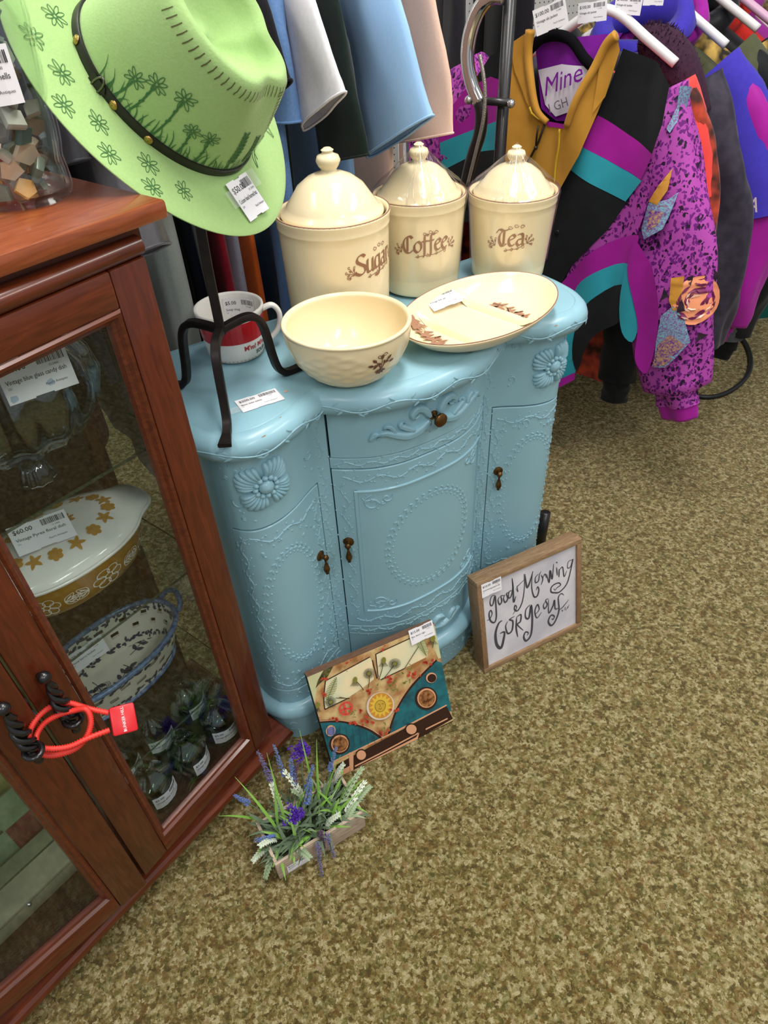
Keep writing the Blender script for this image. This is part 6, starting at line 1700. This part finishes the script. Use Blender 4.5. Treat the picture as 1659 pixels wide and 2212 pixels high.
def collar_ring(parent, m, sh, r=.085, h=.075, th=.012, open_=.5, lean=0.02, nm='collar', y0=0.0, seed=0, back=.03):
    q = MB(); rows = []; n = 30
    for i in range(n + 1):
        a = -PI / 2 + open_ + (2 * PI - 2 * open_) * i / n; f = (1 - math.sin(a)) / 2        # f 1 at the front
        x, y = r * math.cos(a), y0 + r * .75 * math.sin(a); o = Vector((math.cos(a), .75 * math.sin(a), 0)).normalized(); z0 = sh + back * (1 - f) - .05 * f
        hh = h * (1 - .15 * f)
        rows.append([Vector((x, y, z0)) - o * 0, Vector((x, y, z0)) + o * th, Vector((x, y, z0 + hh * .55)) + o * (th + lean), Vector((x, y, z0 + hh)) + o * (th * .6 + lean * .7), Vector((x, y, z0 + hh)) - o * th * .3, Vector((x, y, z0 + hh * .5)) - o * .002])
    q.rings(rows, cap0=True, cap1=True); return q.build(nm, m, parent, smooth=True)
def leopard():
    m = mat('leopard_print', 'B64BAE', rough=.6, spec=.25); nt = m.node_tree; b = nt.nodes['Principled BSDF']
    tc = nt.nodes.new('ShaderNodeTexCoord'); mp = nt.nodes.new('ShaderNodeMapping'); mp.inputs['Scale'].default_value = (1, 1, .8); nt.links.new(tc.outputs['Object'], mp.inputs[0])
    nz = nt.nodes.new('ShaderNodeTexNoise'); nz.inputs['Scale'].default_value = 70; nt.links.new(mp.outputs[0], nz.inputs[0])
    ad = nt.nodes.new('ShaderNodeMix'); ad.data_type = 'RGBA'; ad.inputs[0].default_value = .02; nt.links.new(mp.outputs[0], ad.inputs[6]); nt.links.new(nz.outputs['Color'], ad.inputs[7])
    def spots(scale, thr, lo, hi):
        v = nt.nodes.new('ShaderNodeTexVoronoi'); v.inputs['Scale'].default_value = scale; nt.links.new(ad.outputs[2], v.inputs[0])
        l = nt.nodes.new('ShaderNodeMath'); l.operation = 'LESS_THAN'; l.inputs[1].default_value = thr; nt.links.new(v.outputs['Distance'], l.inputs[0])
        s = nt.nodes.new('ShaderNodeSeparateColor'); nt.links.new(v.outputs['Color'], s.inputs[0])
        g = nt.nodes.new('ShaderNodeMath'); g.operation = 'GREATER_THAN'; g.inputs[1].default_value = lo; nt.links.new(s.outputs[0], g.inputs[0])
        mu = nt.nodes.new('ShaderNodeMath'); mu.operation = 'MULTIPLY'; nt.links.new(l.outputs[0], mu.inputs[0]); nt.links.new(g.outputs[0], mu.inputs[1]); return mu
    a = spots(112, .46, .18, 1); c = spots(92, .38, .55, 1)
    x1 = nt.nodes.new('ShaderNodeMix'); x1.data_type = 'RGBA'; x1.inputs[6].default_value = (*srgb('A5449E'), 1); x1.inputs[7].default_value = (*srgb('641A70'), 1); nt.links.new(a.outputs[0], x1.inputs[0])
    x2 = nt.nodes.new('ShaderNodeMix'); x2.data_type = 'RGBA'; x2.inputs[7].default_value = (*srgb('26102C'), 1); nt.links.new(x1.outputs[2], x2.inputs[6]); nt.links.new(c.outputs[0], x2.inputs[0])
    nt.links.new(x2.outputs[2], b.inputs['Base Color']); return m
LEO = leopard()
NYL = dict(rough=.55)
BK = cloth('nylon_black', '191B1E', '111315', rough=.6, sc=30, am=.6); MAG = cloth('nylon_magenta', '9E1C92', '8A157E', rough=.5, sc=25); TEALJ = cloth('nylon_teal', '2E98A8', '27869A', rough=.5, sc=25); MUS = cloth('nylon_mustard', 'BE8A36', 'A87728', rough=.5, sc=18, am=.7); PUR = cloth('nylon_purple', '7A1A96', '611078', rough=.45, sc=25)
C1 = 1.76
R1 = [(.165, .030, 1.01), (.207, .022, .93), (.280, .002, .79), (.345, -.022, .62), (.385, -.03, .46), (.438, -.03, .328)]
j1, sl1 = jacket('mustard, black and leopard print ski jacket nearest on the rack', C1, BK, LEO, sh=1.035, hem=.52, hwid=.235, thick=.058, seed=3, cuffm=MAG, rs=R1, slw=.094, fold=.004, wr=.005)
Mj = (Matrix.Translation(JP(C1)) @ Matrix.Rotation(JROT, 4, 'Z')).inverted()
def fsurf(off=0.0):
    """front of the jacket: local x, z to a point; moves forward over the near sleeve"""
    def S(x, z):
        s = min(1, max(0, (x - .20) / .08)); s = s * s * (3 - 2 * s)
        bul = .020 * (1 - (x / .30) ** 2) if abs(x) < .30 else 0
        wv = .0050 * math.sin(31 * x + 9 * z) + .004 * math.sin(17 * z - 22 * x) + .002 * math.sin(60 * x + 13 * z)
        return Vector((x, -.058 - bul - .028 * s + wv - off, z))
    return S
def jx(px, py, dep=.075):
    p = Mj @ pxp(px, py, JP(C1) - JD * dep, JD); return (p.x, p.z)
def jpanel(pts, m, name, off=0.0, sm=0, dep=.075, label=None, cell=.012):
    P = [jx(*p, dep) for p in pts]
    if sm: P = spline(P, sm, closed=True)
    q = MB(); panel(q, P, fsurf(off), cell=cell); o = q.build(name, m, j1, smooth=True, merge=.0002)
    if label: o['label'] = label
    return o
# left (far) side of the front
jpanel([(1060, 120), (1108, 100), (1104, 330), (1096, 470), (1000, 470), (1000, 200)], BK, 'front_panel', -.002)
jpanel([(945, 262), (1000, 195), (1060, 165), (1104, 180), (1104, 250), (1010, 285), (946, 310)], MAG, 'stripe', .001, label='magenta stripe')
jpanel([(946, 310), (1010, 285), (1104, 250), (1104, 318), (1030, 330), (948, 372)], TEALJ, 'stripe', .001, label='teal stripe')
jpanel([(948, 372), (1030, 330), (1104, 318), (1104, 480), (1000, 480), (950, 420)], BK, 'front_panel', .001)
# near half
jpanel([(1345, 105), (1291, 249), (1240, 330), (1330, 340), (1414, 329), (1440, 262), (1454, 181), (1420, 135)], BK, 'shoulder_panel', .001)
jpanel([(1291, 249), (1257, 314), (1385, 388), (1416, 330)], MAG, 'stripe', .003, label='magenta stripe')
jpanel([(1257, 314), (1228, 363), (1349, 437), (1387, 390)], TEALJ, 'stripe', .003, label='teal stripe')
jpanel([(1232, 360), (1208, 400), (1196, 430), (1185, 520), (1150, 640), (1195, 640), (1233, 576), (1309, 500), (1352, 437)], BK, 'front_panel', .002)
# collar, lining, maker's label
jpanel([(1158, 62), (1200, 85), (1262, 78), (1342, 72), (1300, 140), (1262, 205), (1238, 262), (1200, 262), (1168, 235), (1152, 110)], PUR, 'lining', -.006)
lb = jpanel([(1160, 152), (1215, 138), (1275, 142), (1262, 200), (1246, 236), (1200, 252), (1178, 226)], mat('white_satin_label', 'D9D3E2', rough=.4), 'maker_label', -.003)
q = MB(); S_ = fsurf(.005)
def jtext(s, p0, p1, size, m, nm, shear=0.0, bold=.0):
    a, b = Vector(jx(*p0)), Vector(jx(*p1)); d = (b - a).normalized(); n2 = Vector((-d.y, d.x)); v, f = text2d(s, size, bold); q = MB()
    q.add([S_(*(a + d * (x + shear * y) + n2 * y)) for x, y in v], f); return q.build(nm, m, lb)
jtext('Mine', (1178, 208), (1262, 172), .052, PUR, 'label_script', .35, .0)
jtext('I GH', (1190, 243), (1250, 219), .027, mat('label_grey', '6A6672', rough=.6), 'label_caps', 0, .0)
jpanel([(1160, 62), (1108, 96), (1100, 330), (1098, 470), (1150, 470), (1208, 420), (1262, 330), (1312, 205), (1346, 104), (1344, 72), (1322, 90), (1296, 140), (1262, 204), (1238, 268), (1215, 270), (1196, 258), (1172, 232), (1154, 112)], MUS, 'yoke', .024, label='mustard collar and yoke')
jpanel([(1344, 70), (1350, 104), (1316, 205), (1290, 240), (1298, 190), (1306, 140), (1318, 92)], MUS, 'collar_flap', .030); jpanel([(1160, 60), (1112, 92), (1122, 150), (1150, 215), (1172, 250), (1170, 228), (1156, 112)], MUS, 'collar_flap', .030)
for ed in ([(1158, 62), (1152, 110), (1160, 175), (1174, 232), (1196, 258)], [(1343, 72), (1322, 92), (1296, 142), (1262, 206), (1238, 266)]):
    q = MB(); q.tube([fsurf(.030)(*jx(*p)) for p in spline(ed, 5)], lambda t: .011 - .004 * t, 10); q.build('collar_roll', MUS, j1, smooth=True)
jpanel([(1192, 256), (1232, 262), (1230, 272), (1196, 268)], MAG, 'collar_edge', .027)
q = MB(); q.tube([fsurf(.034)(*jx(*p)) for p in ((1160, 225), (1165, 238), (1178, 248), (1195, 256))], .0028, 6); q.tube([fsurf(.034)(*jx(*p)) for p in spline([(1224, 272), (1220, 310), (1212, 350), (1208, 400), (1206, 425)], 4)], .0026, 6); q.build('drawcord', mat('yellow_cord', 'C9A41E', rough=.7, bump=(500, .8, .002)), j1, smooth=True)
q = MB(); q.tube([fsurf(.028)(*jx(*p)) for p in ((1190, 262), (1176, 300), (1160, 330), (1146, 352), (1120, 400))], .0028, 6); q.build('zip', mat('zip_metal', '3A3226', rough=.4, metal=.7), j1, smooth=True)
q = MB(); q.tube([fsurf(.036)(*jx(*p)) for p in ((1180, 264), (1176, 285), (1174, 305))], .0026, 6); q.ball(fsurf(.036)(*jx(1173, 312)), .005, 8, 6); q.build('zip_pull', mat('zip_metal', '3A3226', rough=.4, metal=.7), j1, smooth=True)
for p in ((1206, 500), (1206, 414)): q = MB(); q.lathe([(.006, 0), (.006, .002), (.003, .0025), (.0005, .002)], 12, Matrix.Translation(fsurf(.004)(*jx(*p))) @ Matrix.Rotation(PI / 2, 4, 'X')); q.build('snap', mat('dark_snap', '2A2C2E', rough=.3, metal=.6), j1, smooth=True)
# curved lower bands
jpanel([(1352, 437), (1309, 500), (1233, 576), (1208, 622), (1240, 600), (1284, 548), (1376, 506), (1400, 440), (1420, 335)], LEO, 'side_panel', -.001)
jpanel([(1208, 625), (1233, 590), (1284, 540), (1370, 507), (1380, 522), (1360, 572), (1300, 584), (1255, 612), (1233, 648), (1215, 700)], MAG, 'curved_band', .002, 3, label='magenta curved band')
jpanel([(1255, 608), (1300, 582), (1362, 568), (1344, 614), (1290, 640), (1262, 668), (1243, 717), (1235, 774), (1240, 808), (1199, 823), (1206, 760), (1215, 700), (1233, 644)], TEALJ, 'curved_band', .003, 3, label='teal curved band')
jpanel([(1344, 612), (1350, 646), (1344, 690), (1292, 718), (1264, 755), (1245, 803), (1236, 774), (1240, 722), (1262, 666), (1290, 638)], BK, 'curved_band', .004, 3)
jpanel([(1378, 520), (1400, 545), (1417, 572), (1428, 630), (1428, 690), (1417, 760), (1399, 802), (1376, 770), (1382, 702), (1374, 637), (1360, 569)], MAG, 'curved_band', .010, 4, label='magenta curved band')
jpanel([(1362, 566), (1374, 637), (1382, 700), (1369, 735), (1350, 712), (1344, 662), (1349, 606)], TEALJ, 'curved_band', .008, 3, label='teal curved band')
jpanel([(1199, 822), (1241, 806), (1239, 822), (1199, 840)], MAG, 'hem_rib', .006)
# flowers and paisley printed on the near sleeve
Psl = [Vector(p) for p in spline(R1, 9)]
def ssurf(off=.0):
    def S(x, z):
        k = min(range(len(Psl)), key=lambda i: abs(Psl[i].z - z)); p = Psl[k]; a = .104; dx = max(-.98, min(.98, (x - p.x) / a))
        return Vector((x, p.y - .057 * math.sqrt(1 - dx * dx) - .007 - off, z))
    return S
def sprint(polys, m, name, off=0.0, sm=0):
    q = MB()
    for p in polys:
        P = [jx(*t, .085) for t in p]
        if sm: P = spline(P, sm, closed=True)
        panel(q, P, ssurf(off), cell=.008)
    o = q.build(name, m, sl1[0], smooth=True, merge=.0001); o['kind'] = 'stuff'; return o
PEACH = mat('peach_print', 'E8936A', rough=.6); PLUM = mat('plum_print', '6E1A4A', rough=.6); GOLD = mat('gold_leaf_print', 'C2882E', rough=.5, noise=(60, .6), col2='A86E24'); PAIS = mat('paisley_print', '6FA9B8', rough=.6, noise=(260, 1.0, 2), col2='7A4A8A'); VIOP = mat('violet_print', '5B1A86', rough=.6, noise=(200, .8), col2='C9A24A'); DKP = mat('dark_leaf_print', '261224', rough=.6)
rg = random.Random(6)
sprint([circ(1498, 655, 44, 50)], PEACH, 'printed_rose', .002); 
pet = []
for k in range(26):
    a = rg.uniform(0, 6.28); r = rg.uniform(8, 42); x, y = 1498 + r * math.cos(a), 655 + r * math.sin(a); t = a + 1.5
    pet.append([(x + 13 * math.cos(t), y + 13 * math.sin(t)), (x + 4 * math.cos(a), y + 4 * math.sin(a)), (x - 13 * math.cos(t), y - 13 * math.sin(t)), (x - 3 * math.cos(a), y - 3 * math.sin(a))])
sprint(pet, PLUM, 'printed_rose_shade', .0035)
hl_ = []
for k in range(9):
    a = rg.uniform(0, 6.28); r = rg.uniform(10, 40); x, y = 1498 + r * math.cos(a), 655 + r * math.sin(a); t = a + 1.5
    hl_.append([(x + 9 * math.cos(t), y + 9 * math.sin(t)), (x + 3 * math.cos(a), y + 3 * math.sin(a)), (x - 9 * math.cos(t), y - 9 * math.sin(t)), (x - 2 * math.cos(a), y - 2 * math.sin(a))])
sprint(hl_, mat('pale_rose_print', 'F0C4B0', rough=.6), 'printed_rose_light', .0045)
sprint([[(1448, 602), (1474, 600), (1470, 660), (1456, 672), (1446, 650)], [(1436, 375), (1430, 420), (1410, 450), (1392, 442), (1410, 410)]], GOLD, 'printed_gold_leaf', .003)
sprint([[(1420, 735), (1430, 680), (1455, 660), (1478, 690), (1490, 740), (1462, 770), (1440, 790), (1415, 790)], [(1392, 445), (1430, 440), (1452, 425), (1440, 465), (1425, 500), (1385, 522), (1378, 500)], [(1440, 200), (1462, 205), (1450, 250), (1425, 300), (1418, 290), (1432, 250)]], PAIS, 'printed_paisley', .0025)
sprint([[(1425, 740), (1450, 720), (1480, 745), (1440, 785), (1412, 788)], [(1395, 450), (1430, 452), (1415, 490), (1390, 505)]], VIOP, 'printed_violet_paisley', .0032)
sprint([[(1520, 590), (1540, 610), (1530, 625)], [(1478, 605), (1492, 600), (1488, 622)], [(1505, 722), (1520, 735), (1500, 742)], [(1435, 620), (1445, 640), (1428, 648)], [(1470, 640), (1480, 672), (1462, 675)]], DKP, 'printed_dark_leaf', .0036)
# tags of the jackets
def jtag(parent, pts, c, price, desc, Minv):
    bl, br, tl = [Minv @ pxp(*p, JD * c, JD) for p in pts]
    price_tag(parent, frame(bl, br - bl, tl - bl), price, desc, w=(br - bl).length, h=(tl - bl).length)
jtag(j1, ((1160, 79), (1229, 50), (1154, 22)), C1 - .12, '$100.00', 'Vintage ski jacket', Mj)
hanger('black flocked hanger in the collar of the mustard jacket', mat('black_velvet', '0E0D10', rough=.95, spec=.1), JP(C1 - .080, JCEN - .01), JROT, half=.125, drop=.055, top=JRZ, zs=1.125, group='hangers on the garment rack')
# following jackets
def jm(c, e=JCEN): return (Matrix.Translation(JP(c, e)) @ Matrix.Rotation(JROT, 4, 'Z')).inverted()
CORAL = cloth('nylon_coral', 'E0463F', 'C93A36', rough=.5, sc=20); ORP = cloth('orange_print', 'B8452E', '3A1E1A', rough=.6, sc=22, am=1.0)
j2, _ = jacket('coral red ski jacket with orange printed sleeve behind the leopard one', 1.89, CORAL, ORP, sh=1.0, hem=.27, hwid=.265, thick=.045, seed=9, cuffm=BK, slw=.088, rs=[(.17, -.005, .99), (.225, -.01, .89), (.285, -.015, .74), (.325, -.015, .54), (.340, -.01, .36)])
q = MB(); q.rings(tube_sleeve([(.165, -.005, 1.0), (.215, -.01, .92), (.272, -.013, .78)], lambda t: .096, lambda t: .057, 5, wr=.002), cap0=True); q.build('shoulder_patch', CORAL, j2, smooth=True)
q = MB(); q.rings(tube_sleeve([(.17, -.035, .56), (.215, -.045, .40), (.225, -.05, .285)], lambda t: .055, lambda t: .04, 8, wr=.003), cap0=True); q.rings(tube_sleeve([(.225, -.05, .285), (.228, -.05, .25), (.23, -.05, .215)], lambda t: .040, lambda t: .032, 8, wr=.002), cap1=True); q.build('black_cuff', BK, j2, smooth=True)
q = MB(); panel(q, [(-.26, .262), (.20, .262), (.20, .50), (.12, .58), (-.26, .60)], lambda x, z: Vector((x, -.056 - .004 * math.sin(40 * x), z)), cell=.03); q.build('printed_hem', ORP, j2, smooth=True)
QUI = cloth('quilted_charcoal', '37333F', '272430', rough=.5, sc=40, am=.8)
j3, _ = jacket('charcoal quilted jacket with a dark purple fur collar', 2.035, QUI, QUI, sh=1.02, hem=.36, hwid=.26, thick=.048, seed=12, slw=.088, wr=.008, rs=[(.18, -.005, .99), (.26, -.01, .87), (.325, -.02, .70), (.362, -.02, .50), (.375, -.01, .33)])
FUR = mat('plum_fur', '2A1024', rough=.95, noise=(120, .8), col2='3C1A34')
q = MB(); rg = random.Random(77); cen = []
for k in range(26):
    t = k / 25; cen.append((.09 + .155 * t, -.06 - .02 * math.sin(PI * t), 1.10 + .012 * math.sin(PI * t * .9) - .15 * t ** 1.6))
q.tube(cen, lambda t: .046 * (.75 + .35 * math.sin(PI * t)), 14)
fur = q.build('fur_collar', FUR, j3, smooth=True)
q = MB()
for k in range(1600):
    t = rg.random(); i = min(24, int(t * 25)); c0 = Vector(cen[i]).lerp(Vector(cen[i + 1]), t * 25 - i); a = rg.uniform(0, 6.28); b = rg.uniform(-.5, .5); d = Vector((b, math.cos(a), math.sin(a))).normalized(); r = .046 * (.75 + .35 * math.sin(PI * t)); p = c0 + d * r * .92; e = p + d * rg.uniform(.008, .016) + Vector((rg.uniform(-.006, .006), 0, rg.uniform(-.008, .004))); w = d.orthogonal().normalized() * .0028
    q.add([p + w, p - w, e], [(0, 1, 2)])
f2 = q.build('fur_tufts', FUR, fur); f2['kind'] = 'stuff'
hanger('white plastic hanger of the quilted jacket with the fur collar', mat('white_plastic', 'D9D6D6', rough=.35), JP(1.905), JROT, half=.19, drop=.080, top=JRZ, zs=1.15, group='hangers on the garment rack')
RBL = cloth('royal_blue', '3F35A8', '352C92', rough=.8, sc=90)
j4, s4 = jacket('royal blue fleece jacket with magenta lower sleeves', 2.165, RBL, MAG, sh=1.03, hem=.40, hwid=.265, thick=.048, seed=15, slw=.092, rs=[(.19, -.005, 1.0), (.285, -.01, .90), (.352, -.02, .76), (.388, -.02, .60), (.39, -.02, .45), (.385, -.01, .37)])
collar_ring(j4, RBL, 1.07, r=.088, h=.085, th=.022, open_=.55, lean=.025)
q = MB(); q.rings(tube_sleeve([(.19, -.005, 1.0), (.272, -.01, .92), (.332, -.015, .81), (.372, -.02, .69)], lambda t: .102, lambda t: .060, 3, wr=.002), cap0=True); up4 = q.build('upper_sleeve', RBL, j4, smooth=True)
q = MB(); v, f = text2d('DEA', .05, .01); q.add([Vector((.35 + x * .8, -.094, .73 + y)) for x, y in v], f); q.build('sleeve_lettering', mat('pale_pink_print', 'D9C2CC', rough=.6), up4)
OLI = cloth('olive', '4E5138', '41442E', rough=.7, sc=40); KHA = cloth('khaki', '8C8A66', '7C7A58', rough=.6, sc=40)
j5, s5 = jacket('olive and black ski jacket with gold print and cream striped sleeves', 2.30, OLI, BK, sh=1.03, hem=.42, hwid=.265, thick=.048, seed=18, slw=.092, cuffm=BK, rs=[(.20, -.005, 1.0), (.315, -.01, .90), (.385, -.02, .72), (.415, -.02, .54), (.395, -.02, .40), (.385, -.01, .25)])
q = MB(); q.rings(tube_sleeve([(.19, -.005, 1.01), (.25, -.01, .96), (.305, -.012, .885)], lambda t: .098, lambda t: .058, 5, wr=.002), cap0=True); q.build('shoulder_patch', OLI, j5, smooth=True)
q = MB(); q.rings(tube_sleeve([(.285, -.01, .925), (.32, -.014, .87), (.352, -.016, .80)], lambda t: .0985, lambda t: .0585, 5, wr=.002)); q.build('khaki_patch', KHA, j5, smooth=True)
GREYC = cloth('grey_cuff', '4B4C50', '3D3E42', rough=.8, sc=90); CRM = mat('cream_stripe', 'CFC3AE', rough=.6)
q = MB(); q.rings(tube_sleeve([(.405, -.02, .44), (.395, -.02, .38), (.387, -.015, .29)], lambda t: .086 - .012 * t, lambda t: .056, 6, wr=.002)); q.build('grey_lower_sleeve', GREYC, j5, smooth=True)
for (z, h, x0) in ((.60, .035, .40), (.53, .035, .42), (.475, .03, .36), (.43, .022, .34)):
    q = MB(); panel(q, [(x0, z), (x0 + .10, z + .012), (x0 + .10, z + .012 + h), (x0 + .01, z + h)], lambda x, y: Vector((x, -.02 - .064 * math.sqrt(max(.02, 1 - min(1, abs((x - .405) / .11)) ** 2)), y)), cell=.012); q.build('cream_stripe', CRM, j5, smooth=True)
collar_ring(j5, cloth('magenta_collar', '9A1E96', '86167F', rough=.5, sc=30), 1.07, r=.09, h=.075, th=.018, open_=.6, lean=.02)
hanger('white plastic hanger of the olive and black jacket', MATS['white_plastic'], JP(2.255), JROT, half=.20, drop=.085, top=JRZ, zs=1.15, group='hangers on the garment rack')
GLDP = cloth('gold_black_print', '26221A', 'C7A455', rough=.6, sc=26, am=1.0)
j5b, _ = jacket('black jacket with bold gold flourishes on the shoulder', 2.42, GLDP, GLDP, sh=1.035, hem=.42, hwid=.27, seed=20, slw=.09)
PUF = cloth('black_puffer', '1C1C20', '121215', rough=.45, sc=20)
j6, _ = jacket('black puffer jacket with a stand up collar', 2.55, PUF, PUF, sh=1.045, hem=.42, hwid=.275, thick=.055, seed=22, slw=.098, wr=.008)
collar_ring(j6, PUF, 1.07, r=.092, h=.085, th=.02, open_=.5, lean=.02)
hanger('white plastic hanger in the black puffer jacket collar', MATS['white_plastic'], JP(2.50), JROT, half=.21, drop=.085, top=JRZ, zs=1.16, group='hangers on the garment rack')
VIOF = cloth('violet_fleece', '5A46B8', '4A38A0', rough=.9, sc=90)
j7, _ = jacket('bright red fleece jacket behind the puffer', 2.68, cloth('scarlet', 'D0332A', 'B52A24', rough=.9, sc=120), VIOF, sh=1.05, hem=.55, hwid=.275, seed=24, slw=.09, rs=[(.20, -.005, 1.0), (.315, -.01, .90), (.37, -.02, .74), (.40, -.02, .58), (.41, -.01, .50)])
collar_ring(j7, MATS['cloth_scarlet'], 1.07, r=.095, h=.08, th=.022, open_=.6, lean=.02)
hanger('pink plastic hanger of the red fleece jacket', mat('pink_plastic', 'D3A9C4', rough=.35), JP(2.63), JROT, half=.21, drop=.085, top=JRZ, zs=1.165, group='hangers on the garment rack')
j8, _ = jacket('magenta and plum jacket near the end of the rack', 2.80, cloth('orchid', '93278A', '7E1F77', rough=.6, sc=40), cloth('orchid', '93278A'), sh=1.05, hem=.5, hwid=.275, seed=26, slw=.09)
collar_ring(j8, MATS['cloth_orchid'], 1.07, r=.095, h=.09, th=.02, open_=.6, lean=.02)
j9, _ = jacket('black and white jacket at the far end of the rack', 2.92, cloth('ivory', 'C9C3BC', 'B5AFA8', rough=.8, sc=60), cloth('steel_teal', '2A3A44', '202D36', rough=.7, sc=40), sh=1.05, hem=.5, hwid=.275, seed=28, slw=.09)
j10, _ = jacket('brown fur coat last on the rack', 3.02, cloth('brown_fur', '7A6248', '4E3C2A', rough=1.0, sc=70, am=1.0), cloth('brown_fur', '7A6248'), sh=1.06, hem=.5, hwid=.27, seed=30, slw=.09)
M3 = jm(2.035)
jtag(j2, ((1248, 52), (1310, 44), (1246, 8)), 1.80, '$100.00', 'Vintage ski jacket', jm(1.89))
jtag(j3, ((1325, 30), (1382, 34), (1328, -12)), 1.90, '$100.00', 'Vintage ski jacket', M3)
jtag(j4, ((1388, 12), (1432, 12), (1388, -26)), 2.08, '$100.00', 'Vintage ski jacket', jm(2.165))
# ------------------------------------------------------------------ floor things by the rack
hp = [pxz(x, y, .008) for x, y in ((1480, 850), (1530, 858), (1575, 846), (1612, 815), (1622, 780), (1612, 745), (1590, 720), (1560, 712))]
q = MB(); q.tube(spline([tuple(p) for p in hp], 6), .0085, 8); o = q.build('black_cable', mat('black_rubber', '17171A', rough=.5), None, smooth=True); tag(o, 'black cable loop lying on the carpet under the jackets', 'cable')
TG = mat('teal_green_paint', '0F5650', rough=.35)
gcab = thing('green_cabinet', 'dark teal painted cabinet with an arched base at the right edge', 'cabinet', pxz(1640, 690, 0), math.radians(8))
q = MB(); q.box((.0, .012, .11), (.62, .42, .75), bev=.004); q.build('cabinet_body', TG, gcab, ang=30)
q = MB(); q.box((-.015, .0, .085), (.64, .43, .11), bev=.006); q.build('base_moulding', TG, gcab, ang=30)
q = MB(); arch = [(0, 0), (.05, 0), (.09, .045), (.2, .06), (.42, .06), (.53, .045), (.57, 0), (.62, 0), (.62, .086), (0, .086)]
q.fill([(x, .006, z) for x, z in arch]); q.fill([(x, .03, z) for x, z in arch]); q.rings([[(x, y, z) for x, z in arch] for y in (.006, .03)]); q.build('arched_apron', TG, gcab)
q = MB(); q.box((0.0, .03, 0), (.025, .42, .086)); q.build('side_apron', TG, gcab)
